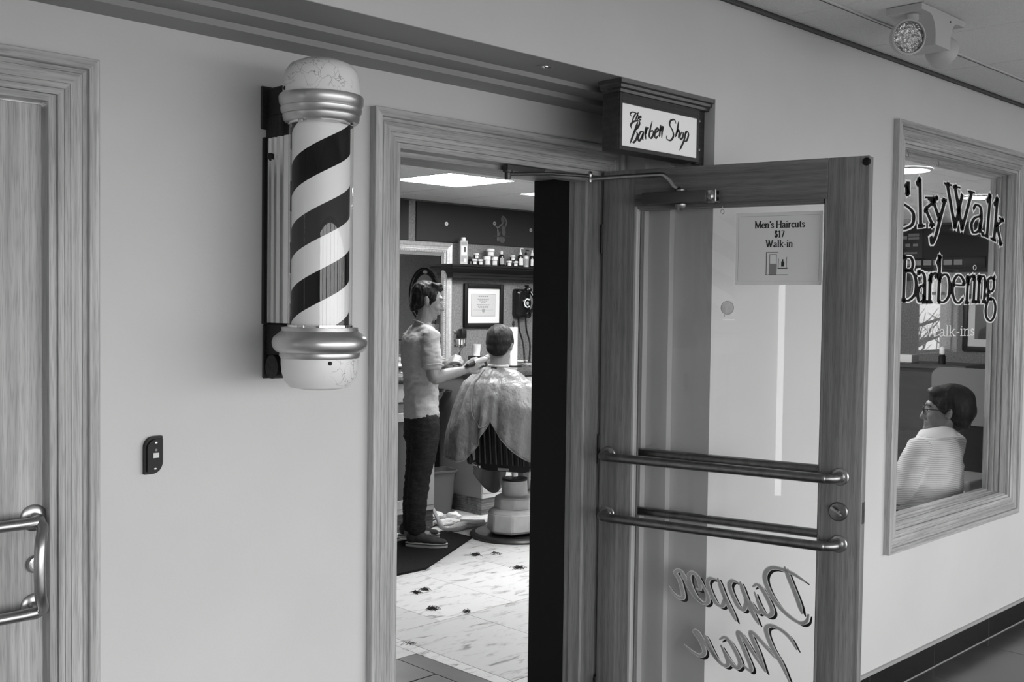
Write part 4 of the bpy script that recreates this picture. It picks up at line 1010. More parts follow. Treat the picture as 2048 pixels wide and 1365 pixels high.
# ------------------------------------------------------------------ shop furniture
CABW = mat('cabinet_white', .55, .4); CABD = mat('cabinet_inset', .10, .5); PLINTH = wood('plinth_wood', .13, 0, contrast=.5)
COUNT = mat('speckled_counter', .06, .15, noise=.8, nscale=140)
CABG = mat('cabinet_side', .20, .5)
def cabinet(name, label, x0, x1, yf, yb, ztop, n, drawers=True):
    t = thing(name, ((x0 + x1) / 2, (yf + yb) / 2, 0), label, 'cabinet')
    b = bm_new(); box(b, x0 + .002, x1 - .002, yf + .012, yb, .0, .128); obj('plinth', b, PLINTH, t)
    b = bm_new(); box(b, x0, x1, yf + .02, yb, .128, ztop); obj('body', b, [CABG], t)
    wd = (x1 - x0) / n
    for k in range(n):
        a, c = x0 + wd * k + .003, x0 + wd * (k + 1) - .003
        ztd = .838 if drawers else ztop - .012
        d = thing('door', (a, yf, .165)); d.parent = t; d.location = Vector((a, yf, .165)) - t.location
        for q in ((a, a + .055, .165, ztd), (c - .055, c, .165, ztd), (a + .055, c - .055, .165, .225), (a + .055, c - .055, ztd - .06, ztd)):
            b = bm_new(); box(b, q[0], q[1], yf, yf + .0195, q[2], q[3], .001, 1); obj('door_frame', b, CABW, d)
        b = bm_new(); box(b, a + .055, c - .055, yf + .009, yf + .0195, .225, ztd - .06); obj('inset', b, CABD if drawers else CABW, d)
        if drawers:
            b = bm_new(); box(b, a, c, yf, yf + .0195, .915, ztop - .005, .002, 1); obj('drawer', b, CABW, t)
            b = bm_new(); box(b, a, c, yf + .008, yf + .0195, .846, .905, .002, 1); obj('pull_shelf', b, CABG, t)
    b = bm_new(); box(b, x0, x1, yf + .002, yf + .0195, .128, .162, .001, 1); obj('base_rail', b, CABW, t)
    return t
cabinet('station_cabinet', 'white barber station cabinet with dark door insets behind the standing barber', 3.55, 5.02, 5.862, YBACK - .002, 1.050, 3)
b = bm_new(); box(b, 3.53, 5.04, 5.845, YBACK - .002, 1.0505, 1.078, .003, 2)
tag(obj('worktop', b, COUNT), 'dark speckled worktop under the big framed mirror', 'worktop')
RC0 = onZ(964.5, 1032, 0)
cabinet('counter_cabinet', 'white panelled counter cabinet behind the barber chair', RC0.x, RC0.x + 2.4, RC0.y, YBACK - .002, 1.050, 4, drawers=False)
b = bm_new(); box(b, RC0.x - .02, RC0.x + 2.42, RC0.y - .025, YBACK - .002, 1.0505, 1.090, .004, 2)
tag(obj('worktop', b, COUNT), 'dark speckled worktop carrying the paper towel roll', 'worktop')
CT = 1.0905
# shampoo sink between the two cabinets
SKX, SKY_ = 5.33, 6.37
t = thing('shampoo_sink', (SKX, 6.6, 0), 'glossy black shampoo sink on a dark pedestal between the cabinets', 'sink')
b = bm_new(); box(b, 5.08, RC0.x - .012, 6.42, YBACK - .003, 0, .70, .004, 1); obj('pedestal', b, BLACK, t)
b = bm_new()
loft(b, [[(SKX + r0 * math.cos(k * math.pi / 16), SKY_ + dy + r1 * math.sin(k * math.pi / 16), z) for k in range(32)] for r0, r1, z, dy in ((.14, .12, .7005, .06), (.20, .20, .80, .03), (.215, .225, .905, 0), (.22, .23, .935, 0), (.205, .215, .935, 0), (.19, .20, .90, 0), (.13, .12, .80, .03), (.04, .04, .77, .05))])
obj('bowl', b, BLACKG, t)
b = bm_new(); box(b, SKX - .17, SKX + .17, 6.58, YBACK - .003, .7005, .93, .01, 2); obj('back_deck', b, BLACKG, t)
b = bm_new(); tube(b, spline([(SKX, 6.68, .93), (SKX, 6.68, 1.02), (SKX, 6.63, 1.05), (SKX, 6.56, 1.02)], 6), .011, 12); obj('tap', b, CHROME, t)
# waste bin
W0 = onZ(902, 1027, 0)
t = thing('waste_bin', (W0.x - .075, W0.y + .085, 0), 'plain grey plastic waste bin on the marble floor beside the cabinet', 'bin', rz=math.radians(-12))
BING = mat('bin_plastic', .115, .45)
b = bm_new(); loft(b, [rrect(.100, .075, .03, .0), rrect(.130, .100, .035, .315), rrect(.140, .110, .038, .322), rrect(.140, .110, .038, .334), rrect(.130, .100, .035, .334), rrect(.128, .098, .034, .32), rrect(.098, .073, .03, .006)]); obj('shell', b, BING, t, local=True)

# ------------------------------------------------------------------ mirror
mr0 = onY(905, 487, YBACK - .03); MX1 = mr0.x; MX0 = MX1 - 1.55; MZ1 = onY(905, 487, YBACK - .03).z; MZ0 = 1.085
SILV = mat('silver_leaf', .52, .38, .55, noise=.2, nscale=50)
t = thing('wall_mirror', ((MX0 + MX1) / 2, YBACK, MZ0), 'large mirror in a beaded silver frame behind the standing barber', 'mirror')
MP = [(0, 0), (0, .030), (.012, .038), (.022, .036), (.034, .024), (.050, .022), (.054, .028), (.060, .028), (.062, .020), (.080, .018), (.082, .006)]
def mframe(b, axis, edge, side, a, c):
    lo, hi = [], []
    for u, d in MP + [(.082, 0)]:
        p = edge - side * u
        if axis == 2: lo.append(b.verts.new((p, YBACK - .001 - d, a + u))); hi.append(b.verts.new((p, YBACK - .001 - d, c - u)))
        else: lo.append(b.verts.new((a + u, YBACK - .001 - d, p))); hi.append(b.verts.new((c - u, YBACK - .001 - d, p)))
    n = len(lo)
    for i in range(n): b.faces.new((lo[i], lo[(i + 1) % n], hi[(i + 1) % n], hi[i]))
    b.faces.new(lo); b.faces.new(hi[::-1])
for ax_, ed, sd, a, c in ((2, MX0, -1, MZ0, MZ1), (2, MX1, 1, MZ0, MZ1), (0, MZ0, -1, MX0, MX1), (0, MZ1, 1, MX0, MX1)):
    b = bm_new(); mframe(b, ax_, ed, sd, a, c); fo = obj('frame_side', b, SILV, t)
    bb = bm_new(); L_ = (c - a - .14); n_b = int(L_ / .0175)
    for k in range(n_b):
        p = a + .07 + L_ * (k + .5) / n_b
        e_ = ed - sd * .0715
        M_ = Matrix.Translation(Vector((e_, YBACK - .019, p) if ax_ == 2 else (p, YBACK - .019, e_))) @ Matrix.Rotation(math.radians(35), 4, 'Y') @ Matrix.Diagonal((.0085, .006, .005, 1))
        bmesh.ops.create_icosphere(bb, subdivisions=1, radius=1, matrix=M_)
    bo = obj('beading', bb, SILV, fo); bo['kind'] = 'stuff'
MIRR = mat('mirror_glass', .80, .015, 1.0)
ix0, ix1, iz0, iz1, bv = MX0 + .080, MX1 - .080, MZ0 + .080, MZ1 - .080, .028
b = bm_new()
o4 = [b.verts.new((x, YBACK - .0035, z)) for x, z in ((ix0, iz0), (ix1, iz0), (ix1, iz1), (ix0, iz1))]
i4 = [b.verts.new((x, YBACK - .0062, z)) for x, z in ((ix0 + bv, iz0 + bv), (ix1 - bv, iz0 + bv), (ix1 - bv, iz1 - bv), (ix0 + bv, iz1 - bv))]
k4 = [b.verts.new((v.co.x, YBACK - .001, v.co.z)) for v in o4]
b.faces.new(i4)
for k in range(4):
    b.faces.new((o4[k], o4[(k + 1) % 4], i4[(k + 1) % 4], i4[k])); b.faces.new((k4[k], k4[(k + 1) % 4], o4[(k + 1) % 4], o4[k]))
b.faces.new(k4[::-1]); obj('glass', b, MIRR, t, smooth=0)

# oval plaque on the inner face of the front wall, seen in the mirror
vp_ = onY(846, 590, 2 * YBACK - (YBI + .01))
t = thing('oval_plaque', (vp_.x, YBI + .009, vp_.z), 'oval ornamental plaque with dark rim reflected in the mirror behind the barber', 'plaque')
def oval(b, rx, rz, y0, y1, n=40):
    a = [b.verts.new((vp_.x + rx * math.cos(2 * math.pi * k / n), y0, vp_.z + rz * math.sin(2 * math.pi * k / n))) for k in range(n)]
    c = [b.verts.new((vp_.x + rx * math.cos(2 * math.pi * k / n), y1, vp_.z + rz * math.sin(2 * math.pi * k / n))) for k in range(n)]
    b.faces.new(a); b.faces.new(c[::-1])
    for k in range(n): b.faces.new((a[k], a[(k + 1) % n], c[(k + 1) % n], c[k]))
yy = YBI + .0085
for nm, rx, rz, d, m in (('rim', .26, .37, .020, BLACKG), ('rim_band', .249, .357, .024, CHROME), ('field', .238, .342, .026, BLACK), ('panel', .183, .28, .030, GREYINK), ('inner_ring', .127, .20, .034, WHITE), ('boss', .11, .178, .037, GREYINK)):
    b = bm_new(); oval(b, rx, rz, yy, yy + d); obj(nm, b, m, t)
for sx in (-1, 1):
    b = bm_new(); ball(b, (vp_.x + sx * .21, yy + .03, vp_.z), (.022, .006, .05)); obj('ornament', b, SILV, t)
for sz in (-1, 1):
    b = bm_new(); ball(b, (vp_.x, yy + .03, vp_.z + sz * .31), (.04, .006, .022)); obj('ornament', b, SILV, t)

# ------------------------------------------------------------------ shelf and what stands on it
SHY = 6.64; shL = onY(905, 527, SHY); SHT = onY(980, 531, SHY).z; SHX0 = shL.x; SHX1 = 7.4
t = thing('wall_shelf', (SHX0, YBACK, SHT - .11), 'black moulded wall shelf crowded with hair products', 'shelf')
SB = mat('shelf_black', .007, .5, spec=.2)
b = bm_new()
SP = [(0, SHT), (0, SHT - .016), (.012, SHT - .020), (.014, SHT - .034), (.034, SHT - .058), (.050, SHT - .070), (.052, SHT - .088), (.058, SHT - .092), (.058, SHT - .112)]
lo = [b.verts.new((SHX0 + d, SHY + d, z)) for d, z in SP]; hi = [b.verts.new((SHX1, SHY + d, z)) for d, z in SP]; si = [b.verts.new((SHX0 + d, YBACK - .0008, z)) for d, z in SP]
for i in range(len(SP) - 1): b.faces.new((lo[i], hi[i], hi[i + 1], lo[i + 1])); b.faces.new((si[i], lo[i], lo[i + 1], si[i + 1]))
e0, e1 = b.verts.new((SHX1, YBACK - .0008, SHT)), b.verts.new((SHX1, YBACK - .0008, SP[-1][1]))
b.faces.new((lo[0], si[0], e0, hi[0])); b.faces.new((lo[-1], hi[-1], e1, si[-1])); b.faces.new((*hi, e1, e0)); b.faces.new((*si, e1, e0))
obj('shelf_board', b, SB, t, smooth=20)
LABW = mat('pale_label', .60, .5); LABG = mat('grey_label', .28, .5); DKGL = mat('dark_bottle', .014, .15); MIDJ = mat('grey_tub', .20, .35)
def on_shelf(x, yp, row=0.0): p = onY(x, 525, SHY + .075 + row); return p.x, SHY + .075 + row
def hpx(y0, y1, row=0.0): return (onY(980, y0, SHY + .075 + row).z - onY(980, y1, SHY + .075 + row).z)
PM = 2159.41 / depth_of((6.2, 6.7, 2.0))
def label_wrap(b, c, r, z0, z1, a0, a1, n=12):
    va, vb = [], []
    for k in range(n + 1):
        a = math.radians(a0 + (a1 - a0) * k / n); d = Vector((math.cos(a), math.sin(a), 0)) * (r + .0006)
        va.append(b.verts.new((c[0] + d.x, c[1] + d.y, z0))); vb.append(b.verts.new((c[0] + d.x, c[1] + d.y, z1)))
    for k in range(n): b.faces.new((va[k], va[k + 1], vb[k + 1], vb[k]))
def jar(x, wpx, z, h, lab, body=None, lid=None, lidfrac=.3, row=0.0, lbl=LABW, nm='hair_jar'):
    X, Y = on_shelf(x, 0, row); r = wpx / 2 / PM
    q = thing(nm, (X, Y, z), lab, 'jar', 'product jars on the black shelf')
    b = bm_new(); lathe(b, [(r * .93, z), (r * .96, z + .002), (r * .96, z + h * (1 - lidfrac))], (X, Y, 0), 20); bo = obj('jar_body', b, body or DKGL, q)
    b = bm_new(); lathe(b, [(r, z + h * (1 - lidfrac)), (r, z + h * .97), (r * .94, z + h)], (X, Y, 0), 20); obj('lid', b, lid or WHITE, q)
    b = bm_new(); label_wrap(b, (X, Y), r * .96, z + h * .12, z + h * (.92 - lidfrac), -160, -80); obj('label', b, lbl, bo)
    return q
S0 = SHT + .0003
jh = hpx(515.5, 527)
jar(949, 11, S0, jh, 'squat black jar with white lid under the stacked jar near the powder carton')
jar(960.5, 11.5, S0, jh, 'squat black jar with white lid beside the wide grey tubs')
jar(942, 11, S0, jh, 'squat all-black jar behind the front jars near the powder carton', lid=DKGL, row=.05)
jar(952.5, 11, S0 + jh + .0005, jh, 'black jar with white lid stacked on top near the powder carton')
th1, th2 = hpx(511, 529), hpx(495.5, 511)
jar(974, 15, S0, th1, 'wide grey tub with white lid under the pair at its left side', MIDJ, WHITE, .36, nm='hair_tub')
jar(988.5, 14, S0, th1, 'wide grey tub with white lid next to the dark flip bottle', MIDJ, WHITE, .36, nm='hair_tub')
jar(980, 18, S0 + th1 + .0005, th2, 'wide grey tub with white lid stacked on two others', MIDJ, WHITE, .33, nm='hair_tub')
jar(1018, 11.5, S0, jh, 'squat black jar with white lid right of the dark flip bottle')
jar(1030.5, 11.5, S0, jh, 'squat black jar with white lid left of the dark pump bottle')
jar(1025, 11, S0 + jh + .0005, jh, 'black jar with white lid stacked on top near the pump bottles')
# powder carton
X, Y = on_shelf(926, 0); hw = 15.2 / 2 / PM; hh = hpx(479.5, 526)
q = thing('powder_carton', (X, Y, S0), 'tall pale carton with white cap at the end of the shelf', 'carton', rz=math.radians(-22))
b = bm_new(); box(b, -hw, hw, -hw * .7, hw * .7, 0, hh, .001, 1); cb = obj('carton', b, mat('carton_grey', .38, .5), q, local=True)
b = bm_new(); lathe(b, [(hw * .62, hh), (hw * .62, hh + .024), (hw * .55, hh + .027)], (0, 0, 0), 20); obj('cap', b, WHITE, q, local=True)
for z0, z1, x0, x1, m in ((.82, .93, -.75, .75, GREYINK), (.40, .78, -.78, .78, LABW), (.52, .74, .0, .45, INK), (.12, .35, -.75, .75, LABG), (.10, .24, .05, .65, WHITE)):
    b = bm_new(); box(b, x0 * hw, x1 * hw, -hw * .7 - .001 - (.0006 if m in (INK, WHITE) else 0), -hw * .7, z0 * hh, z1 * hh); obj('printed_patch', b, m, cb, local=True)
# bottles
def bottle(x, wpx, ytop, ysh, lab, body, lbl, kind, row=0.0):
    X, Y = on_shelf(x, 0, row); r = wpx / 2 / PM; H = hpx(ytop, 530.5); hs = hpx(ysh, 530.5); z = S0
    q = thing('product_bottle', (X, Y, z), lab, 'bottle', 'product bottles on the black shelf')
    b = bm_new(); lathe(b, [(r * .92, z), (r, z + .003), (r, z + hs * .84), (r * .85, z + hs * .93), (r * .42, z + hs), (r * .40, z + hs + .004)], (X, Y, 0), 24); bo = obj('bottle_body', b, body, q)
    b = bm_new(); label_wrap(b, (X, Y), r, z + hs * .15, z + hs * .70, -165, -75); obj('label', b, lbl, bo)
    if kind == 'flip':
        b = bm_new(); lathe(b, [(r * .46, z + hs + .002), (r * .46, z + H * .97), (r * .36, z + H)], (X, Y, 0), 18); obj('cap', b, WHITE, q)
    elif kind == 'pump':
        m = WHITE if body is DKGL else BLACK
        b = bm_new(); lathe(b, [(r * .55, z + hs + .001), (r * .50, z + hs + .016), (r * .20, z + hs + .030), (r * .16, z + H - .012)], (X, Y, 0), 18); pc = obj('pump_collar', b, m, q)
        b = bm_new(); tube(b, [(X - .006, Y, z + H - .008), (X + .012, Y - .006, z + H - .004), (X + .024, Y - .012, z + H - .009)], .005, 10); obj('pump_spout', b, m, pc)
    else:
        b = bm_new(); lathe(b, [(r * .6, z + hs + .001), (r * .55, z + hs + .014), (r * .30, z + H - .018), (r * .22, z + H)], (X, Y, 0), 18); obj('spray_head', b, WHITE, q)
bottle(1003, 12, 500, 507, 'small dark bottle with pale cap between tubs and jars', DKGL, LABG, 'flip')
bottle(1041, 12.5, 491, 505.5, 'dark pump bottle with white pump on the shelf', DKGL, LABW, 'pump')
bottle(1052, 11, 494, 506, 'pale pump bottle with black pump on the shelf', LABW, LABG, 'pump')
bottle(1064, 11, 494, 506, 'dark spray bottle with white nozzle at the doorway edge', DKGL, LABW, 'spray', .012)

# ------------------------------------------------------------------ on the back wall
b = bm_new()
p0, p1 = onY(929, 567, YBACK - .02), onY(1005.5, 655, YBACK - .02)
t = thing('framed_certificate', ((p0.x + p1.x) / 2, YBACK, p1.z), 'barber certificate with white mat in a black frame', 'certificate')
b.free()
fw_ = .038
for x0, x1, z0, z1 in ((p0.x, p0.x + fw_, p1.z, p0.z), (p1.x - fw_, p1.x, p1.z, p0.z), (p0.x + fw_, p1.x - fw_, p1.z, p1.z + fw_), (p0.x + fw_, p1.x - fw_, p0.z - fw_, p0.z)):
    b = bm_new(); box(b, x0, x1, YBACK - .030, YBACK - .0005, z0, z1, .006, 2); obj('frame_side', b, SB, t)
b = bm_new(); box(b, p0.x + fw_, p1.x - fw_, YBACK - .012, YBACK - .001, p1.z + fw_, p0.z - fw_); obj('mat_board', b, mat('mat_board', .62, .7), t)
q0 = (p0.x + fw_ + .052, p1.x - fw_ - .052, p1.z + fw_ + .062, p0.z - fw_ - .052)
b = bm_new(); box(b, q0[0] - .004, q0[1] + .004, YBACK - .0128, YBACK - .012, q0[2] - .004, q0[3] + .004); obj('fillet', b, GREYINK, t)
b = bm_new(); box(b, *q0[:2], YBACK - .0138, YBACK - .0128, *q0[2:]); cp = obj('certificate_paper', b, mat('certificate_paper', .46, .7), t)
b = bm_new(); zc_ = q0[3] - .02; xm = (q0[0] + q0[1]) / 2; hwc = (q0[1] - q0[0]) / 2
for fz, fwid, th in ((.03, .42, .010), (.075, .50, .006), (.10, .36, .005), (.125, .22, .004), (.16, .55, .006), (.185, .48, .005), (.205, .42, .005), (.24, .85, .002), (.255, .85, .002)):
    fz_ = q0[3] - fz * (q0[3] - q0[2]) / .33
    n_seg = max(2, int(fwid * 12))
    for k in range(n_seg):
        x0_ = xm - hwc * fwid + 2 * hwc * fwid * k / n_seg; box(b, x0_, x0_ + 2 * hwc * fwid / n_seg * .78, YBACK - .0142, YBACK - .0138, fz_ - th / 2, fz_ + th / 2)
co = obj('printed_lines', b, mat('certificate_ink', .22, .8), cp); co['kind'] = 'stuff'
b = bm_new(); lathe(b, [(.017, 0), (.017, .0008)], (xm, YBACK - .0138, q0[2] + .045), 20, Vector((0, -1, 0))); obj('seal', b, GREYINK, cp)

# wall telephone
ph = onY(1046, 607, YBACK - .05); s_ = 1 / PM
t = thing('wall_telephone', (ph.x, YBACK, ph.z - .13), 'black rotary wall telephone with coiled cords', 'telephone')
b = bm_new(); loft(b, [[(ph.x + u, YBACK - d, ph.z + v) for u, v, _ in rrect(w_, h_, .03, 0)] for w_, h_, d in ((.085, .128, .0008), (.085, .128, .035), (.078, .120, .060), (.066, .105, .072))]); body = obj('body', b, BLACKG, t)
dc = Vector((ph.x + .022, YBACK - .072, ph.z + .002))
b = bm_new(); lathe(b, [(.050, 0), (.050, .008), (.046, .012), (.0005, .013)], dc, 32, Vector((0, -1, 0))); di = obj('dial', b, BLACKG, body)
for k in range(10):
    a = math.radians(60 + 27 * k); b = bm_new(); lathe(b, [(.0075, 0), (.0075, .0012)], dc + Vector((.036 * math.cos(a), -.0118, .036 * math.sin(a))), 12, Vector((0, -1, 0))); obj('finger_hole', b, WHITE, di)
b = bm_new(); lathe(b, [(.016, 0), (.016, .002)], dc + Vector((0, -.013, 0)), 20, Vector((0, -1, 0))); obj('dial_card', b, LABG, di)
hx_ = ph.x + .056
b = bm_new(); tube(b, spline([(hx_, YBACK - .085, ph.z - .085), (hx_ + .012, YBACK - .115, ph.z - .03), (hx_ + .014, YBACK - .12, ph.z + .04), (hx_, YBACK - .088, ph.z + .105)], 8), .014, 14, round_caps=True)
lathe(b, [(.020, 0), (.031, -.006), (.031, -.024), (.024, -.030)], (hx_, YBACK - .078, ph.z - .10), 20, Vector((0, -1, .0))); lathe(b, [(.020, 0), (.030, -.006), (.030, -.022), (.022, -.028)], (hx_, YBACK - .080, ph.z + .115), 20, Vector((0, -1, .0)))
obj('handset', b, BLACKG, t)
b = bm_new(); lathe(b, [(.016, 0), (.020, .012), (.012, .024), (.022, .036), (.018, .042)], (ph.x + .040, YBACK - .055, ph.z + .118), 18); obj('cradle', b, BLACKG, t)
def coil(b, P, r, turns, wr, n=10):
    Q = spline(P, 10); L_ = len(Q); out = []
    tot = turns * n
    for k in range(tot + 1):
        f = k / tot * (L_ - 1); i = min(int(f), L_ - 2); p = Q[i].lerp(Q[i + 1], f - i); t_ = (Q[i + 1] - Q[i]).normalized(); a_, b_2 = frame_of(t_)
        an = 2 * math.pi * k / n; out.append(p + (a_ * math.cos(an) + b_2 * math.sin(an)) * r)
    tube(b, out, wr, 5)
e1, e2 = onY(1053, 722, 6.60), onY(1062, 722, 6.60)
b = bm_new(); coil(b, [(ph.x - .045, YBACK - .04, ph.z - .128), (ph.x - .040, YBACK - .05, ph.z - .24), (ph.x - .02, YBACK - .08, ph.z - .36), (e1.x, 6.62, CT + .008)], .007, 46, .0028); obj('coiled_cord', b, BLACK, t)
b = bm_new(); coil(b, [(ph.x + .035, YBACK - .05, ph.z - .128), (ph.x + .045, YBACK - .055, ph.z - .24), (ph.x + .055, YBACK - .09, ph.z - .36), (e2.x, 6.62, CT + .008)], .007, 46, .0028); obj('coiled_cord', b, BLACK, t)

# socket plate with plugs and their cords
a0, a1 = onY(908.5, 661.5, YBACK - .006), onY(931.5, 693, YBACK - .006)
t = thing('socket_plate', ((a0.x + a1.x) / 2, YBACK, a1.z), 'steel wall socket plate with two plugs below the certificate', 'socket')
b = bm_new(); box(b, a0.x, a1.x, YBACK - .006, YBACK - .0005, a1.z, a0.z, .002, 2); obj('plate', b, CHROME, t)
sx_, sz_ = (a0.x + a1.x) / 2, (a0.z + a1.z) / 2
b = bm_new(); box(b, sx_ - .024, sx_ + .034, YBACK - .055, YBACK - .0062, sz_ + .002, a0.z + .014, .008, 2); obj('adapter', b, BLACK, t)
b = bm_new(); box(b, sx_ - .032, sx_ + .012, YBACK - .030, YBACK - .0062, a1.z + .014, sz_ - .004, .005, 2); obj('plug', b, WHITE, t)
b = bm_new(); box(b, sx_ + .016, sx_ + .040, YBACK - .030, YBACK - .0062, a1.z + .016, sz_ - .006, .004, 2); obj('plug', b, LABG, t)

# white buttons and the faint figure on the dark boards
for (bx_, by_, m, lab) in ((893, 448, WHITE, 'round white wall button left of the faint figure'), (1061.5, 461, LABG, 'round grey wall button at the doorway edge'), (989, 447.5, GREYINK, 'round dark grey wall button touching the faint figure')):
    c = onY(bx_, by_, YBACK - .014)
    q = thing('wall_button', c, lab, 'button', 'round buttons on the dark boards')
    b = bm_new(); lathe(b, [(.017, -.0018), (.017, .002), (.013, .004), (.006, .0035)], c, 24, Vector((0, -1, 0))); obj('disc', b, m, q)
    b = bm_new(); lathe(b, [(.0045, .0035), (.0035, .006)], c, 12, Vector((0, -1, 0))); obj('stud', b, INK, q)
FIG = mat('faint_grey', .055, .6); FIG2 = mat('faint_light', .095, .6)
def FP(x, y): return onY(900 + x * .10253, 420 + y * .10253, YBACK - .0135)
c = FP(1010, 640)
t = thing('figure_plaque', (c.x, YBACK - .0125, c.z), 'faint grey ornamental figure on the dark boards above the shelf', 'ornament')
def fig_stroke(b, P, wpx):
    Q = []
    for q in spline([(a, c_, 0) for a, c_ in P], 5): w3 = FP(q.x, q.y); Q.append((w3.x, w3.z))
    ribbon(b, Q, wpx * .10253 / PM * 1.3, wpx * .10253 / PM * 1.3, 90, lambda u, v, d: (u, YBACK - .0125 - d, v), depth=.003, taper=True)
for nm, P, wp, m in (('torso', [(1030, 310), (1045, 400), (1050, 510)], 75, FIG), ('skirt', [(950, 530), (1000, 580), (1070, 590)], 90, FIG), ('head', [(1000, 150), (1030, 200), (1020, 250)], 70, FIG), ('arm', [(880, 310), (930, 345), (990, 300), (1035, 260)], 22, FIG2),
                      ('veil', [(1010, 115), (1070, 160), (1100, 240), (1075, 345)], 22, FIG2), ('leg', [(925, 360), (935, 450), (930, 560), (930, 615)], 30, FIG2), ('leg', [(975, 420), (960, 480), (950, 520)], 30, FIG)):
    b = bm_new(); fig_stroke(b, P, wp); obj(nm, b, m, t, smooth=0)
b = bm_new(); fig_stroke(b, [(840, 510), (900, 515), (1000, 525), (1180, 515)], 16); obj('ground_line', b, INK, t, smooth=0)

# ------------------------------------------------------------------ on the worktop
tw = onY(1026, 722, 6.30)
t = thing('paper_towel_roll', (tw.x, 6.30, CT), 'white paper towel roll upright on a black stand', 'paper towel')
zr0, zr1 = CT + .012, onY(1026, 655, 6.30).z
b = bm_new(); lathe(b, [(.075, CT), (.075, CT + .008), (.070, CT + .011)], (tw.x, 6.30, 0), 28); obj('stand_base', b, BLACK, t)
rr = 17 / 2 / (2159.41 / depth_of((tw.x, 6.30, 1.2)))
b = bm_new(); lathe(b, [(rr, zr0), (rr, zr1), (rr * .35, zr1), (rr * .35, zr1 - .02)], (tw.x, 6.30, 0), 32); obj('roll', b, mat('tissue', .82, .8), t)
b = bm_new(); lathe(b, [(.006, zr1 - .02), (.006, zr1 + .004), (.012, zr1 + .008), (.008, zr1 + .014), (.014, zr1 + .022), (.014, zr1 + .028), (.008, zr1 + .034), (.012, zr1 + .042), (.010, zr1 + .050), (.003, zr1 + .056)], (tw.x, 6.30, 0), 20); obj('finial', b, BLACK, t)
cu = onY(953, 712, 6.42)
t = thing('paper_cup', (cu.x, 6.42, CT + .010), 'white flared cup on a black pad beside the seated customer', 'cup')
b = bm_new(); c_ = (cu.x, 6.42, 0); zt_ = onY(953, 689, 6.42).z; zb_ = cu.z
b.free()
b = bm_new(); rc = 18 / 2 / (2159.41 / depth_of((cu.x, 6.42, 1.2)))
lathe(b, [(rc * .78, zb_), (rc * .80, zb_ + .004), (rc * .72, zb_ + .010), (rc * .86, (zb_ + zt_) / 2), (rc, zt_ - .003), (rc * 1.03, zt_), (rc * .95, zt_ - .001), (rc * .72, zb_ + .02)], c_, 28); obj('cup', b, mat('cup_white', .62, .5), t)
b = bm_new(); box(b, cu.x - .05, cu.x + .06, 6.36, 6.47, CT + .0004, zb_ - .0004, .004, 2); obj('pad', b, BLACK, t)
for k, (px_, py_, L_, an, lab) in enumerate(((1050, 722, .13, 20, 'steel scissors lying on the worktop near the phone cords'), (1062, 728, .12, -15, 'second pair of scissors lying at the doorway edge'))):
    c = onZ(px_, py_, CT + .004)
    q = thing('scissors', (c.x, c.y, CT), lab, 'scissors', 'scissors on the worktop', rz=math.radians(an))
    for s in (-1, 1):
        b = bm_new(); tube(b, [(-.06, s * .006, .004), (0, 0, .004), (L_ * .55, -s * .008, .004)], .003, 8); ha = obj('blade', b, CHROME, q, local=True)
        b = bm_new(); tube(b, [(-.075 + .016 * math.cos(a * .5236), s * .016 + .013 * math.sin(a * .5236), .004) for a in range(13)], .003, 8, cap=False); obj('finger_ring', b, STEEL, ha, local=True)
c = onZ(1042, 724, CT)
t = thing('hand_towel', (c.x, c.y, CT), 'folded pale cloth lying on the worktop', 'cloth', rz=math.radians(15))
b = bm_new(); box(b, -.06, .06, -.04, .04, 0, .014, .006, 2); obj('cloth', b, WHITE, t, local=True)

# ------------------------------------------------------------------ floor: mat, hoses, towels, cut hair
m0, m1, m2 = onZ(787, 1139, 0), onZ(876, 1141, 0), onZ(944, 1078, 0)
t = thing('floor_mat', (m1.x - .5, m1.y + .3, 0), 'black anti-fatigue mat with cut corner under the barber', 'mat')
corner = [(m0.x - .55, m0.y), (onZ(845, 1143, 0).x, m0.y - .07), (m1.x, m1.y), (m2.x, m2.y), (m2.x - .03, m2.y + .20), (m2.x - .60, m2.y + .30), (m0.x - .55, m2.y + .30)]
yl = onZ(845, 1142, 0).y; corner = [(3.45, yl), (m1.x - .05, yl), (m1.x, yl + .03), (m2.x, m2.y), (m2.x, m2.y + .22), (3.45, m2.y + .22)]
b = bm_new(); prism(b, [(x, y) for x, y in corner], .0006, .014, 2); obj('mat', b, mat('mat_rubber', .010, .8, spec=.15, noise=.4, nscale=60, bump=.4, bscale=150), t)
RUB = mat('grey_hose', .30, .5)
b = bm_new(); hp = [onZ(x, y, .014) for x, y in ((852, 1012), (862, 1035), (885, 1055), (910, 1060), (930, 1055), (945, 1050))]; hp[0].z = .30; hp[1].z = .10
hp[0] = onY(852, 1010, hp[1].y + .1)
tube(b, spline(hp, 8), .014, 10); tag(obj('hose', b, RUB), 'pale rubber hose curving across the floor beside the mat', 'hose')
b = bm_new(); tube(b, spline([onZ(x, y, .016) for x, y in ((880, 1038), (920, 1042), (950, 1044), (968, 1043))], 6), .015, 10); tag(obj('hose', b, RUB), 'straight pale hose on the floor in front of the bin', 'hose')
b = bm_new(); tube(b, spline([onZ(x, y, .006) for x, y in ((848, 1052), (862, 1043), (878, 1038), (880, 1045), (868, 1053), (852, 1060), (830, 1068), (800, 1076), (786, 1080))], 8), .005, 8); tag(obj('power_cord', b, BLACK), 'thin black power cord looping across the floor', 'cord')
b = bm_new(); tube(b, spline([onZ(x, y, .006) for x, y in ((884, 1048), (900, 1050), (930, 1049), (960, 1047), (985, 1046))], 8), .005, 8); tag(obj('power_cord', b, BLACK), 'second black cord running to the chair base', 'cord')
TOW = mat('towel_white', .68, .9, bump=.6, bscale=150)
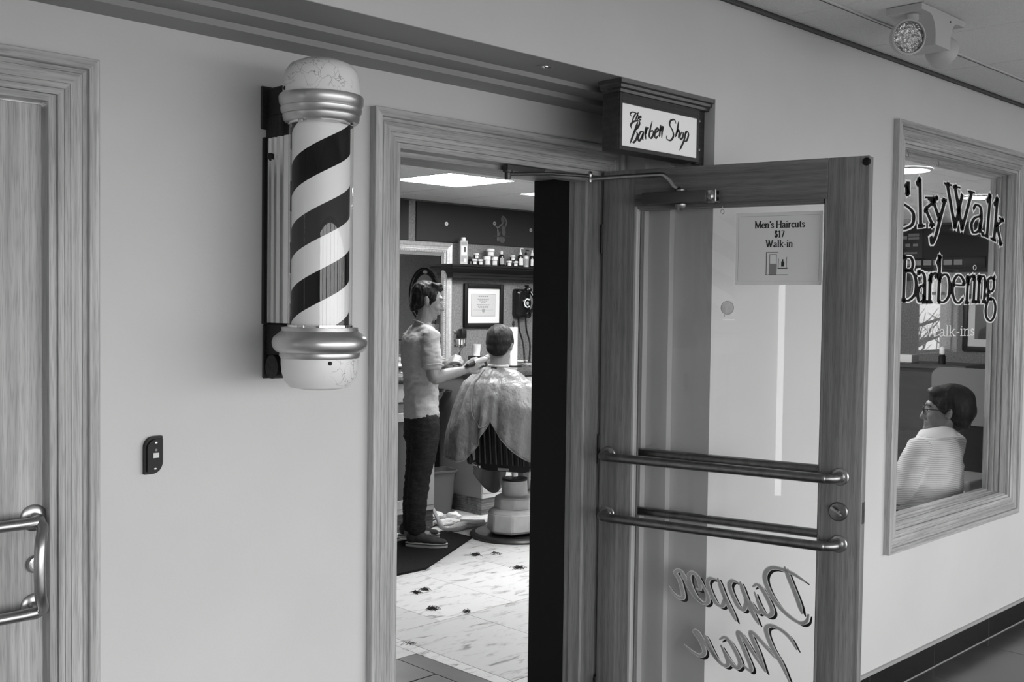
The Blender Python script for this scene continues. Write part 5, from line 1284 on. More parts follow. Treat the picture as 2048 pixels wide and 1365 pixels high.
for k, (px_, py_, sx, sy, lab) in enumerate(((873, 1035, .06, .05, 'small crumpled white towel on the floor behind the shoes'), (908, 1036, .05, .05, 'crumpled white towel on the floor under the bin'), (895, 1050, .10, .05, 'crumpled white towel on the floor along the hose'), (935, 1056, .16, .045, 'long rolled white towel on the floor by the chair base'))):
    c = onZ(px_, py_, 0)
    t = thing('floor_towel', (c.x, c.y, 0), lab, 'towel', 'white towels on the floor', rz=math.radians(-45 + 12 * k))
    b = bm_new(); bmesh.ops.create_icosphere(b, subdivisions=3, radius=1, matrix=Matrix.Diagonal((sx, sy, .028, 1)))
    for v in b.verts:
        n_ = mnoise.noise(Vector((v.co.x * 30 + k * 7, v.co.y * 30, v.co.z * 40))); v.co += v.co.normalized() * n_ * .018; v.co.z = max(v.co.z + .016, .001)
    obj('cloth', b, TOW, t, local=True)
HAIR = mat('cut_hair', .012, .7)
rng = random.Random(3)
def clump(px_, py_, r, n, lab):
    c = onZ(px_, py_, 0)
    b = bm_new()
    for k in range(n):
        a = rng.uniform(0, 6.28); rr_ = r * abs(rng.gauss(0, .55)); p = Vector((c.x + rr_ * math.cos(a), c.y + rr_ * math.sin(a), .0012 + .008 * math.exp(-(rr_ / r * 2) ** 2) * rng.random()))
        a2 = rng.uniform(0, 6.28); l_ = rng.uniform(.012, .03); q_ = Vector((math.cos(a2), math.sin(a2), 0)) * l_; bend = Vector((-q_.y, q_.x, 0)) * rng.uniform(-.4, .4) + Vector((0, 0, rng.uniform(0, .010)))
        tube(b, [p, p + q_ * .5 + bend, p + q_], .0011, 4)
    o = obj('hair_clump', b, HAIR); tag(o, lab, 'cut hair', 'clumps of cut hair on the floor', 'stuff')
for a in ((865, 1219, .03, 90, 'largest tuft of cut hair on the marble near the mat'), (833, 1187, .018, 45, 'small tuft of cut hair nearest the door casing'), (850, 1181, .016, 45, 'thin curl of cut hair beside the small tuft'), (933, 1225, .012, 30, 'tiny tuft of cut hair on the tile joint'),
          (1037, 1137, .03, 90, 'dark tuft of cut hair near the doorway reveal'), (951, 1111, .03, 70, 'scattered cut hair beside the mat edge'), (990, 1108, .03, 30, 'few cut hairs in front of the chair base'), (888, 1067, .05, 160, 'heap of cut hair at the edge of the mat'), (820, 1290, .05, 14, 'few loose hairs near the dark border tiles')): clump(*a)

# ------------------------------------------------------------------ far side of the shop, seen through the window
def R3(x, y, off=0.0): return onX(x, y, XRIGHT - off)
t = wall_right = bpy.data.objects['wall_right']
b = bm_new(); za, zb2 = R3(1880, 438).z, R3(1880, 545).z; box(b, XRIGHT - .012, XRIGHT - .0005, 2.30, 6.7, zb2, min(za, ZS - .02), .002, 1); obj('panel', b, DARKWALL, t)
a0, a1 = R3(1923.5, 585, .03), R3(1923.5, 702, .03)
t = thing('framed_portrait', (XRIGHT, a1.y - .25, a1.z), 'framed old portrait photograph of a suited man on the far wall', 'picture')
py1, py0, pz0, pz1 = a1.y, a1.y - .47, a1.z, R3(1923, 588, .03).z
def yz(b, y0, y1, z0, z1, d0, d1, bev=0): box(b, XRIGHT - d1, XRIGHT - d0, y0, y1, z0, z1, bev)
for y0, y1, z0, z1 in ((py1 - .045, py1, pz0, pz1), (py0, py0 + .045, pz0, pz1), (py0 + .045, py1 - .045, pz0, pz0 + .045), (py0 + .045, py1 - .045, pz1 - .045, pz1)):
    b = bm_new(); yz(b, y0, y1, z0, z1, .0005, .03, .003); obj('frame_side', b, BLACK, t)
b = bm_new(); yz(b, py0 + .045, py1 - .045, pz0 + .045, pz1 - .045, .001, .012); obj('mat_board', b, MATS['mat_board'], t)
b = bm_new(); yz(b, py0 + .11, py1 - .11, pz0 + .115, pz1 - .10, .012, .0135); ppp = obj('photograph', b, mat('photo_grey', .10, .5), t)
cy_, cz_ = (py0 + py1) / 2 - .02, (pz0 + pz1) / 2
def flat_oval(nm, y, z, ry, rz, d, m):
    b = bm_new(); n = 28
    A = [b.verts.new((XRIGHT - .0135, y + ry * math.cos(6.2832 * k / n), z + rz * math.sin(6.2832 * k / n))) for k in range(n)]; B_ = [b.verts.new((XRIGHT - .0135 - d, v.co.y, v.co.z)) for v in A]
    b.faces.new(A); b.faces.new(B_[::-1])
    for k in range(n): b.faces.new((A[k], A[(k + 1) % n], B_[(k + 1) % n], B_[k]))
    obj(nm, b, m, ppp)
hp_ = (pz1 - .10) - (pz0 + .115); zl = pz0 + .115
b = bm_new(); prism(b, [(cy_ - .115, zl + .001), (cy_ + .115, zl + .001), (cy_ + .10, zl + hp_ * .26), (cy_ + .03, zl + hp_ * .40), (cy_ - .03, zl + hp_ * .40), (cy_ - .10, zl + hp_ * .26)], XRIGHT - .0145, XRIGHT - .0135, 0); obj('suit', b, mat('photo_dark', .03, .6), ppp)
b = bm_new(); prism(b, [(cy_ - .028, zl + hp_ * .40), (cy_ + .028, zl + hp_ * .40), (cy_, zl + hp_ * .10)], XRIGHT - .0155, XRIGHT - .0145, 0); obj('shirt_front', b, LABW, ppp)
flat_oval('face', cy_, zl + hp_ * .62, .048, hp_ * .19, .0028, mat('photo_skin', .36, .6)); flat_oval('hair', cy_, zl + hp_ * .76, .046, hp_ * .07, .0034, MATS['photo_dark'])
b = bm_new(); prism(b, [(cy_ - .03, zl + hp_ * .42), (cy_, zl + hp_ * .395), (cy_ + .03, zl + hp_ * .42), (cy_ + .03, zl + hp_ * .37), (cy_, zl + hp_ * .385), (cy_ - .03, zl + hp_ * .37)], XRIGHT - .0165, XRIGHT - .0155, 0); obj('bow_tie', b, INK, ppp)
# black strip of pinned cards and a dark poster
a0, a1 = R3(1878, 515, .02), R3(1971, 536, .02)
t = thing('card_rail', (XRIGHT, (a0.y + a1.y) / 2, a1.z), 'black wall rail holding a row of small pale cards', 'card rail')
b = bm_new(); yz(b, a1.y, a0.y + .3, a1.z, a0.z, .0125, .024, .002); rl = obj('rail', b, BLACK, t)
for k in range(6):
    y = a1.y + .22 + .10 * k; zc2 = (a0.z + a1.z) / 2
    b = bm_new(); yz(b, y, y + .078, zc2 - .022, zc2 + .028, .024, .025); obj('card', b, LABG, rl)
a0, a1 = R3(1760, 462, .02), R3(1843, 562, .02)
t = thing('wall_poster', (XRIGHT, (a0.y + a1.y) / 2, a1.z), 'dark wall poster with pale print beside the card rail', 'poster')
b = bm_new(); yz(b, a1.y, a0.y, a1.z, a0.z, .0125, .016); ps = obj('sheet', b, mat('poster_dark', .020, .35), t)
for (x0, y0, x1, y1, m) in ((1806, 473, 1814, 479, LABG), (1817, 468, 1838, 473, GREYINK), (1817, 475, 1838, 479, GREYINK), (1811, 488, 1820, 494, GREYINK), (1826, 488, 1836, 493, LABG), (1808, 505, 1834, 508, GREYINK)):
    u0, u1 = R3(x0, y0, .017), R3(x1, y1, .017); b = bm_new(); yz(b, u1.y, u0.y, u1.z, u0.z, .016, .0168); obj('printed_patch', b, m, ps)
# side counter with bottle and box
CZ = R3(1860, 728, .0).z
XF = XRIGHT - .55; CZ2 = onX(1860, 729, XF).z
t = thing('side_counter', (XRIGHT - .28, 5.3, 0), 'dark wooden counter along the far side wall', 'counter')
DWD = wood('dark_counter_wood', .035, 1)
b = bm_new(); box(b, XF + .03, XRIGHT - .001, 4.10, 6.75, 0, CZ2 - .04); obj('body', b, DWD, t)
b = bm_new(); box(b, XF, XRIGHT - .001, 4.05, 6.78, CZ2 - .0395, CZ2, .004, 1); obj('top', b, DWD, t)
for k in range(4):
    b = bm_new(); box(b, XF + .012, XF + .0295, 4.13 + .65 * k, 4.75 + .65 * k, .10, CZ2 - .07, .004, 1); obj('door', b, DWD, t)
    b2 = bm_new(); box(b2, XF + .004, XF + .0118, 4.70 + .65 * k, 4.715 + .65 * k, .55, .70, .002, 1); obj('handle', b2, STEELD, bpy.data.objects[b'door'.decode()] if False else t)
c = onX(1884, 727, XF + .12)
t = thing('lotion_bottle', (XF + .12, c.y, CZ2), 'pale lotion bottle with dark base on the far counter', 'bottle')
hb = onX(1884, 692, XF + .12).z - c.z
b = bm_new(); lathe(b, [(.03, CZ2 + .0003), (.032, CZ2 + hb * .45), (.02, CZ2 + hb * .55)], (XF + .12, c.y, 0), 20); obj('bottle_body', b, BLACK, t)
b = bm_new(); lathe(b, [(.02, CZ2 + hb * .55), (.026, CZ2 + hb * .6), (.026, CZ2 + hb * .9), (.01, CZ2 + hb)], (XF + .12, c.y, 0), 20); obj('cap', b, WHITE, t)
c = onX(1806, 722, XF + .15)
t = thing('tissue_box', (XF + .15, c.y, CZ2), 'white tissue box on the far counter at the casing', 'box')
b = bm_new(); box(b, XF + .08, XF + .22, c.y - .12, c.y + .06, CZ2 + .0003, CZ2 + .075, .004, 1); tb = obj('carton', b, LABW, t)
b = bm_new(); box(b, XF + .12, XF + .18, c.y - .08, c.y + .02, CZ2 + .0753, CZ2 + .079); obj('slot', b, LABG, tb)
# low bench under the counter, grey chair
c = onZ(1905, 905, 0)
cx0 = 7.4; cc = onX(1906, 745, cx0)
t = thing('waiting_chair', (cx0, cc.y, 0), 'grey upholstered chair with rounded back near the far counter', 'chair')
CHG = mat('chair_grey', .10, .55)
cw = .24
b = bm_new(); loft(b, [[(cx0 + .20 + d, cc.y + u, cc.z - .18 + v) for u, v, _ in rrect(cw, .20, .07, 0)] for d in (0, .035)]); obj('backrest', b, CHG, t)
b = bm_new(); box(b, cx0 - .24, cx0 + .24, cc.y - .24, cc.y + .24, .40, .47, .02, 3); obj('seat', b, CHG, t)
for sx in (-1, 1):
    for sy in (-1, 1):
        ztop = .3995 if sx < 0 else .3995
        b = bm_new(); tube(b, [(cx0 + sx * .21, cc.y + sy * .21, 0), (cx0 + sx * .20, cc.y + sy * .20, ztop)], .013, 10); obj('leg', b, STEELD, t)
for sy in (-1, 1):
    b = bm_new(); tube(b, [(cx0 + .20, cc.y + sy * .17, .45), (cx0 + .217, cc.y + sy * .17, cc.z - .25)], .012, 10); obj('back_post', b, STEELD, t)

# ------------------------------------------------------------------ bare tree outside the far corridor window (it shows as a reflection in the shop glass)
t = thing('bare_tree', (21.5, -6.2, -5.0), 'bare leafless street tree outside the far corridor window', 'tree')
BARK = mat('bark', .07, .9)
rg = random.Random(11)
b = bm_new(); tube(b, spline([(21.5, -6.2, -5.0), (21.45, -6.15, -2), (21.6, -6.2, 0.5), (21.5, -6.1, 3.2)], 6), 0, 10, radii=[.20 - .12 * k / 18 for k in range(19)]); obj('trunk', b, BARK, t)
for k in range(34):
    z = -1.2 + 4.2 * k / 34; a = rg.uniform(0, 6.28); l_ = rg.uniform(1.2, 2.6); p = Vector((21.5, -6.15, z)); P = [p]; d = Vector((math.cos(a), math.sin(a), .45))
    for j in range(5): d = (d + Vector((rg.uniform(-.4, .4), rg.uniform(-.4, .4), rg.uniform(-.15, .25)))).normalized(); P.append(P[-1] + d * l_ / 5)
    b = bm_new(); tube(b, P, 0, 6, radii=[.045, .036, .028, .020, .014, .006])
    for q in range(5):
        s0 = P[1 + q % 4]; d2 = Vector((rg.uniform(-1, 1), rg.uniform(-1, 1), rg.uniform(.0, .8))).normalized(); tube(b, [s0, s0 + d2 * .35, s0 + d2 * .7 + Vector((0, 0, .1))], 0, 5, radii=[.016, .011, .005])
    obj('branch', b, BARK, t)
# ------------------------------------------------------------------ people
SKIN = mat('skin', .20, .5, noise=.05, nscale=30); SKIN2 = mat('skin_tan', .14, .5, noise=.05, nscale=30)
HAIRM = mat('dark_hair', .009, .5, noise=.7, nscale=38, bump=.7, bscale=90, stretch=(1, 1, .35), spec=.15)
HAIRB = mat('brown_hair', .009, .55, noise=.6, nscale=60, bump=.6, bscale=120, stretch=(1, 1, .3), spec=.25)
RHv, FHv, ZV = Vector((RT.x, RT.y, 0)).normalized(), Vector((FW.x, FW.y, 0)).normalized(), Vector((0, 0, 1))
def fabric(name, g, bscale, bstr, rough=.85, noise=.12, nscale=40, dist=.012, stretch=(1, 1, 1)):
    m = mat(name, g, rough, noise=noise, nscale=nscale, bump=bstr, bscale=bscale, stretch=stretch, spec=.2)
    m.node_tree.nodes['Bump'].inputs['Distance'].default_value = dist
    return m
def ell_tube(b, secs, n=24):
    """loft of ellipses: (centre, radius a, radius b, axis a, axis b)"""
    rings = []
    def ring(c, ra, rb, A, B): return [b.verts.new(c + A * ra * math.cos(2 * math.pi * k / n) + B * rb * math.sin(2 * math.pi * k / n)) for k in range(n)]
    c0, c1 = secs[0], secs[1]; cN, cM = secs[-1], secs[-2]
    d0 = (c0[0] - c1[0]).normalized(); dN = (cN[0] - cM[0]).normalized()
    m0, mN = min(c0[1], c0[2]) * .5, min(cN[1], cN[2]) * .5
    allsec = [(c0[0] + d0 * m0, c0[1] * .35, c0[2] * .35, c0[3], c0[4]), (c0[0] + d0 * m0 * .7, c0[1] * .75, c0[2] * .75, c0[3], c0[4])] + list(secs) + [(cN[0] + dN * mN * .7, cN[1] * .75, cN[2] * .75, cN[3], cN[4]), (cN[0] + dN * mN, cN[1] * .35, cN[2] * .35, cN[3], cN[4])]
    R = [ring(*s) for s in allsec]
    for i in range(len(R) - 1):
        for k in range(n): b.faces.new((R[i][k], R[i][(k + 1) % n], R[i + 1][(k + 1) % n], R[i + 1][k]))
    b.faces.new(R[0][::-1]); b.faces.new(R[-1])
    return b
def limb(b, pts, radii, n=14, sm=5):
    """tapered round limb through joints"""
    P = [Vector((*p, 0)) if len(p) == 2 else Vector(p) for p in pts]
    Q = spline(P, sm); Rr = [q.x for q in spline([(r, 0, 0) for r in radii], sm)]
    tube(b, Q, 0, n, radii=Rr, round_caps=True)
def shrink_secs(secs, d): return [(c, max(a - d, .01), max(e - d, .01), A, B) for c, a, e, A, B in secs]
def head_frame(c, f, tilt=0.0, roll=0.0):
    """4x4: local +X face, +Y left, +Z up"""
    f = f.normalized(); l = ZV.cross(f).normalized()
    f2 = (f * math.cos(tilt) - ZV * math.sin(tilt)).normalized(); u = f2.cross(l)
    M = Matrix((( f2.x, l.x, u.x, c.x), (f2.y, l.y, u.y, c.y), (f2.z, l.z, u.z, c.z), (0, 0, 0, 1)))
    return M @ Matrix.Rotation(roll, 4, 'X')
def head_shapes(b, M, s=1.0):
    def el(c, r, rot=None):
        R = M.to_3x3() @ (rot if rot else Matrix.Identity(3))
        ball(b, M @ (Vector(c) * s), tuple(x * s for x in r), 20, 14, R)
    el((-.012, 0, .032), (.098, .075, .088)); el((.020, 0, .005), (.078, .068, .080)); el((.030, 0, -.045), (.060, .056, .070))
    el((.034, 0, -.082), (.050, .046, .034)); el((.066, 0, -.098), (.022, .024, .018))            # jaw, chin
    el((.074, 0, .032), (.024, .050, .020)); el((.060, .030, -.028), (.032, .026, .028)); el((.060, -.030, -.028), (.032, .026, .028))   # brow, cheeks
    el((.086, 0, -.062), (.016, .026, .014)); el((.094, 0, -.056), (.010, .018, .006)); el((.093, 0, -.071), (.010, .016, .007))          # mouth, lips
    for k in range(6):
        t = k / 5; el((.090 + .024 * t, 0, .012 - .046 * t), (.011, .008 + .006 * t, .012))        # nose
    for y in (-.011, .011): el((.100, y, -.036), (.010, .008, .008))
    for y in (-1, 1):
        el((-.006, y * .074, -.006), (.017, .008, .031), Matrix.Rotation(y * .35, 3, 'Z') @ Matrix.Rotation(-.15, 3, 'Y'))
        el((-.012, y * .080, .004), (.012, .006, .022), Matrix.Rotation(y * .45, 3, 'Z'))
def face_bits(M, body, s=1.0, brow=HAIRM):
    """eyes and eyebrows as small parts of the body"""
    for y in (-1, 1):
        b = bm_new(); ball(b, M @ (Vector((.0815, y * .031, .006)) * s), (.0095 * s, .0125 * s, .0065 * s), 12, 8, M.to_3x3()); e = obj('eye', b, mat('eye_white', .45, .3) if 'eye_white' not in MATS else MATS['eye_white'], body)
        b = bm_new(); ball(b, M @ (Vector((.089, y * .031, .005)) * s), (.004 * s, .005 * s, .005 * s), 10, 6, M.to_3x3()); obj('iris', b, INK, e)
        b = bm_new(); tube(b, [M @ (Vector(q) * s) for q in ((.096, y * .014, .026), (.094, y * .030, .031), (.080, y * .048, .025))], .0042 * s, 8, flat=.6, round_caps=True); obj('eyebrow', b, brow, body)
def hand(b, wrist, palm_dir, back_dir, curl, spread=.0, s=1.0, thumb_side=1, thumb=None):
    """palm and five bent fingers; palm_dir points from wrist to knuckles, back_dir out of the back of the hand; curl in radians per joint"""
    d = palm_dir.normalized(); n = (back_dir - d * back_dir.dot(d)).normalized(); w = d.cross(n)           # w: across the palm
    for k in range(5):
        u = -.032 + .016 * k
        tube(b, [wrist + d * .006 * s + w * u * .55 * s, wrist + d * .05 * s + w * u * .9 * s, wrist + d * .092 * s + w * u * s], 0, 10, radii=[.014 * s, .0135 * s, .0115 * s], round_caps=True)
    lens = (.080, .090, .084, .066)
    for k in range(4):
        u = (-.030 + .020 * k) * thumb_side * -1
        p = wrist + d * .092 * s + w * u * s; dd = d; nn = n
        dd = (dd + w * (u * spread)).normalized()
        P = [p]; c = curl[k] if isinstance(curl, (list, tuple)) else curl
        for j, f in enumerate((.45, .31, .24)):
            a = c * (1.0 if j else .8); dd, nn = (dd * math.cos(a) - nn * math.sin(a)), (nn * math.cos(a) + dd * math.sin(a))
            P.append(P[-1] + dd * lens[k] * f * s)
        tube(b, P, 0, 10, radii=[.0098 * s, .0092 * s, .0086 * s, .0074 * s], round_caps=True)
    tw = w * thumb_side
    t0 = wrist + d * .025 * s + tw * .030 * s
    if thumb is None: thumb = [t0 + d * .03 * s + tw * .022 * s - n * .012 * s, t0 + d * .058 * s + tw * .026 * s - n * .022 * s, t0 + d * .078 * s + tw * .018 * s - n * .030 * s]
    tube(b, [t0] + thumb, 0, 10, radii=[.0135 * s, .0120 * s, .0102 * s, .0085 * s], round_caps=True)

def body_obj(b, voxel, m, parent, name='body', it=3):
    r = remesh(b, voxel, it); o = obj(name, r, m, parent, smooth=0); o.data.shade_smooth(); return o
def wrinkle(bm, amp, scale, seed=0.0, squash=(1, 1, 1)):
    bm.normal_update()
    for v in bm.verts:
        q = Vector((v.co.x * squash[0], v.co.y * squash[1], v.co.z * squash[2])) * scale + Vector((seed, seed * 2, 0))
        v.co += v.normal * (mnoise.noise(q) * .65 + mnoise.noise(q * 2.1) * .35) * amp

# ================================================================== the barber
FN = onZ(852, 1097, 0); DB = depth_of(FN) + .09
def B(x, y, off=0.0): return dep(x, y, DB + off)
t = thing('person', (FN.x, FN.y, 0), 'standing barber in grey T-shirt and dark jeans cutting hair with clippers', 'person')
def sec(x, y, hw, hd, off=0.0, ang=0.0):
    A = (RHv * math.cos(ang) + FHv * math.sin(ang)); return (B(x, y, off), hw, hd, A, (-RHv * math.sin(ang) + FHv * math.cos(ang)))
an = math.radians(14)
torso = [sec(846, 652, .060, .075, 0, an), sec(842, 662, .082, .125, 0, an), sec(838, 674, .106, .178, 0, an), sec(837, 692, .116, .192, 0, an), sec(838, 722, .117, .182, 0, an), sec(840, 760, .110, .160, 0, an), sec(842, 798, .114, .160, 0, an), sec(843, 832, .120, .172, 0, an)]
shR, elR, wrR = B(861, 682, -.165), B(868, 756, -.215), B(929, 741, -.13)
shL, elL, wrL = B(826, 682, .17), B(858, 750, .20), B(890, 729, .05)
HC = B(854, 602, .0)
Mh = head_frame(HC, RHv * math.cos(.16) + FHv * math.sin(.16), .20)
HS = 1.02
# hands: right holds the clippers, left holds the cord and comb
gR = (B(958, 722, -.10) - wrR).normalized(); gL = (B(908, 719, .0) - wrL).normalized()
b = bm_new()
ell_tube(b, shrink_secs(torso, .016))
head_shapes(b, Mh, HS)
limb(b, [B(842, 658, 0), B(846, 646, 0), B(851, 632, 0), HC + ZV * -.02], [.064, .056, .054, .056])
limb(b, [shR, shR.lerp(elR, .5), elR, elR.lerp(wrR, .35), elR.lerp(wrR, .75), wrR, wrR + gR * .02], [.050, .046, .041, .042, .034, .027, .027])
limb(b, [shL, shL.lerp(elL, .5), elL, elL.lerp(wrL, .35), elL.lerp(wrL, .75), wrL, wrL + gL * .02], [.050, .046, .041, .041, .033, .027, .027])
hand(b, wrR, gR, ZV * .35 - FHv * .9, (.55, .60, .65, .70), s=1.0, thumb_side=-1 if False else 1)
hand(b, wrL, gL, ZV * .7 - FHv * .6, (.75, .85, .9, .95), s=1.0, thumb_side=1)
LN_ = [((850, 848), (848, 900), (839, 955), (833, 1010), (833, 1060)), ((838, 850), (838, 900), (831, 955), (825, 1008), (823, 1050))]
offs = (-.09, .085); lr = (.098, .088, .074, .068, .060)
legs = []
for L_, o_ in zip(LN_, offs): legs.append([B(x, y, o_) for x, y in L_])
for L_ in legs: limb(b, L_, [r - .016 for r in lr])
for k, L_ in enumerate(legs):
    gnd = Vector((L_[-1].x, L_[-1].y, .045)); limb(b, [L_[-1], gnd, gnd + (RHv * .10 if k else (RHv * .10 - FHv * .02))], [.045, .042, .035])
bb = body_obj(b, .0052, SKIN, t, it=2)
face_bits(Mh, bb, HS)
# shirt
b = bm_new(); ell_tube(b, torso)
hemR, hemL = shR.lerp(elR, .62), shL.lerp(elL, .62)
def sleeve(b, s0, e, h):
    d = (e - s0).normalized(); limb(b, [s0 - d * .02, s0.lerp(h, .5), h], [.066, .066, .068])
sleeve(b, shR, elR, hemR); sleeve(b, shL, elL, hemL)
limb(b, [B(852, 668, -.08), shR], [.07, .062]); limb(b, [B(832, 668, .08), shL], [.07, .062])
r = remesh(b, .009, 4)
# cut the cuffs and the hem clean
def clip(bm, p, n):
    bmesh.ops.bisect_plane(bm, geom=bm.verts[:] + bm.edges[:] + bm.faces[:], plane_co=p, plane_no=n, clear_outer=False, clear_inner=False)
wrinkle(r, .013, 11, 3.1, (1, 1, 2.4)); wrinkle(r, .006, 30, 1.3, (1, 1, 1.8))
TEE = fabric('heather_tee', .36, 120, .35, noise=.10, nscale=120, dist=.003)
o = obj('t_shirt', r, TEE, t, smooth=0); o.data.shade_smooth()
for nm, p, d, rr_ in (('cuff', hemR, (elR - shR).normalized(), .0705), ('cuff', hemL, (elL - shL).normalized(), .0705)):
    A, B_ = frame_of(d); bq = bm_new(); tube(bq, [p + (A * math.cos(k * math.pi / 14) + B_ * math.sin(k * math.pi / 14)) * rr_ + d * .018 for k in range(29)], .004, 6, cap=False); obj(nm, bq, TEE, o)
bq = bm_new(); A, B_ = torso[0][3], torso[0][4]; tube(bq, [B(846, 649, 0) + A * .064 * math.cos(k * math.pi / 14) + B_ * .078 * math.sin(k * math.pi / 14) - ZV * .030 * (A * math.cos(k * math.pi / 14)).dot(RHv) for k in range(29)], .006, 8, cap=False); obj('neckband', bq, TEE, o)
# jeans
JEAN = fabric('dark_denim', .016, 60, .5, noise=.5, nscale=24, dist=.01, stretch=(1, 1, 2.5))
b = bm_new()
ell_tube(b, [sec(843, 828, .112, .165, 0, an), sec(843, 850, .118, .172, 0, an), sec(843, 872, .120, .170, 0, an), sec(844, 888, .105, .150, 0, an)])
for L_ in legs: limb(b, L_, lr)
r = remesh(b, .010, 5); wrinkle(r, .010, 14, 5.0, (1, 1, 3.0))
o = obj('jeans', r, JEAN, t, smooth=0); o.data.shade_smooth()
bq = bm_new(); pc_ = B(826, 868, -.12); box(bq, -.05, .05, -.003, .003, -.06, .06, .002, 1); bmesh.ops.transform(bq, matrix=Matrix.Translation(B(824, 868, -.155)) @ Matrix.Rotation(-(math.pi / 2 - YAW) + .9 + math.pi / 2, 4, 'Z'), verts=bq.verts); bq.free()
# shoes
SHOE = fabric('grey_canvas', .045, 200, .3, noise=.15, nscale=60, dist=.002)
def shoe(c, f, nm_off):
    f = f.normalized(); sd = ZV.cross(f)
    so = bm_new()
    prof = []
    for k in range(28):
        a = 2 * math.pi * k / 28; x = .140 * math.cos(a); y = (.046 if x > 0 else .037) * math.sin(a) * (1 - .15 * (abs(x) / .14) ** 2); prof.append((x, y))
    lo = [so.verts.new(c + f * x + sd * y + ZV * .0145) for x, y in prof]; hi = [so.verts.new(c + f * x * 1.01 + sd * y * 1.04 + ZV * .042) for x, y in prof]
    so.faces.new(lo[::-1]); so.faces.new(hi)
    for k in range(28): so.faces.new((lo[k], lo[(k + 1) % 28], hi[(k + 1) % 28], hi[k]))
    q = bm_new()
    for x, z, rx, ry, rz in ((-.09, .075, .046, .036, .050), (-.05, .075, .05, .038, .045), (.0, .062, .055, .040, .034), (.05, .055, .055, .043, .026), (.095, .050, .040, .038, .020)):
        ball(q, c + f * x + ZV * z, (rx, ry, rz), 18, 12, Matrix((f, sd, ZV)).transposed())
    r = remesh(q, .006, 4); up = obj('shoe', r, SHOE, t, smooth=0); up.data.shade_smooth()
    obj('sole', so, mat('sole_white', .55, .6) if 'sole_white' not in MATS else MATS['sole_white'], up)
    z = bm_new(); tube(z, [c + f * x * 1.02 + sd * y * 1.06 + ZV * .034 for x, y in prof] + [c + f * prof[0][0] * 1.02 + sd * prof[0][1] * 1.06 + ZV * .034], .0028, 6, cap=False); obj('sole_stripe', z, BLACK, up)
pn = onZ(853, 1094, .014); pf = onZ(838, 1076, .014)
shoe(Vector((pn.x, pn.y, 0)), RHv - FHv * .10, 0); shoe(Vector((pf.x, pf.y, 0)), RHv + FHv * .12, 1)
# hair
b = bm_new()
def hel(c, r_, M=Mh, s=HS): ball(b, M @ (Vector(c) * s), tuple(x * s for x in r_), 20, 14, M.to_3x3())
hel((-.020, 0, .048), (.098, .080, .082)); hel((-.045, 0, .010), (.070, .077, .078)); hel((.030, 0, .096), (.060, .060, .026)); hel((.056, 0, .092), (.022, .044, .020)); hel((-.078, 0, -.040), (.028, .055, .050))
for y in (-1, 1): hel((.014, y * .066, .030), (.040, .012, .040)); hel((.020, y * .070, .0), (.012, .007, .030))
for k in range(16):
    a = k * 2.4; hel((.022 + .040 * math.cos(a), .05 * math.sin(a), .112 + .006 * math.sin(k * 1.7)), (.020, .017, .013))
r = remesh(b, .006, 2); wrinkle(r, .007, 55, 2.0, (1, 1, .6))
o = obj('hair', r, HAIRM, t, smooth=0); o.data.shade_smooth()
# clippers held in the right hand, with their cord
g0, g1 = B(936, 731, -.155), B(974, 717, -.05)
gv = (g1 - g0).normalized()
t2 = thing('hair_clippers', g0, 'pale hair clippers with dark handle held by the barber', 'clippers')
b = bm_new(); tube(b, [g0, g0 + gv * .05], 0, 16, radii=[.016, .019], round_caps=True); obj('handle', b, BLACK, t2)
b = bm_new(); tube(b, spline([g0 + gv * .05, g0 + gv * .085, g0 + gv * .13, g1 - gv * .012], 5), 0, 18, radii=[q.x for q in spline([(.018, 0, 0), (.020, 0, 0), (.021, 0, 0), (.016, 0, 0)], 5)], round_caps=True); obj('casing', b, mat('clipper_shell', .28, .25), t2)
b = bm_new(); tube(b, [g0 + gv * .046, g0 + gv * .052], .0205, 18); obj('ring', b, CHROME, t2)
b = bm_new(); tube(b, [g1 - gv * .012, g1 + gv * .016], .014, 12, flat=1.6); obj('blade', b, STEEL, t2)
b = bm_new(); tube(b, spline([g0, B(917, 738, -.10), B(905, 730, .02), B(916, 708, .35), B(929, 690, .80), onY(931, 686, YBACK - .035)], 8), .005, 8); obj('cord', b, BLACK, t2)
t2 = thing('trimmer_cord', onY(919, 679, YBACK - .05), 'thin black cord hanging from the plug beside the mirror', 'cord')
b = bm_new(); tube(b, spline([onY(922, 676, YBACK - .056), onY(920, 700, YBACK - .07), onY(918, 722, YBACK - .08), onY(920, 732, YBACK - .10)], 6), .004, 8); obj('cord', b, BLACK, t2)
# comb in the left hand
t2 = thing('comb', B(903, 722, .0), 'dark barber comb held in the barber\'s other hand', 'comb')
c0_, c1_ = B(897, 733, .02), B(921, 729, -.02); cv = (c1_ - c0_).normalized()
b = bm_new(); tube(b, [c0_, c1_], .007, 8, flat=.5); obj('spine', b, BLACK, t2)
b = bm_new()
for k in range(22): p = c0_ + cv * (.006 + (c1_ - c0_).length * k / 23); tube(b, [p, p - ZV * .022], .0011, 4)
tt_ = obj('teeth', b, BLACK, t2); tt_['kind'] = 'stuff'

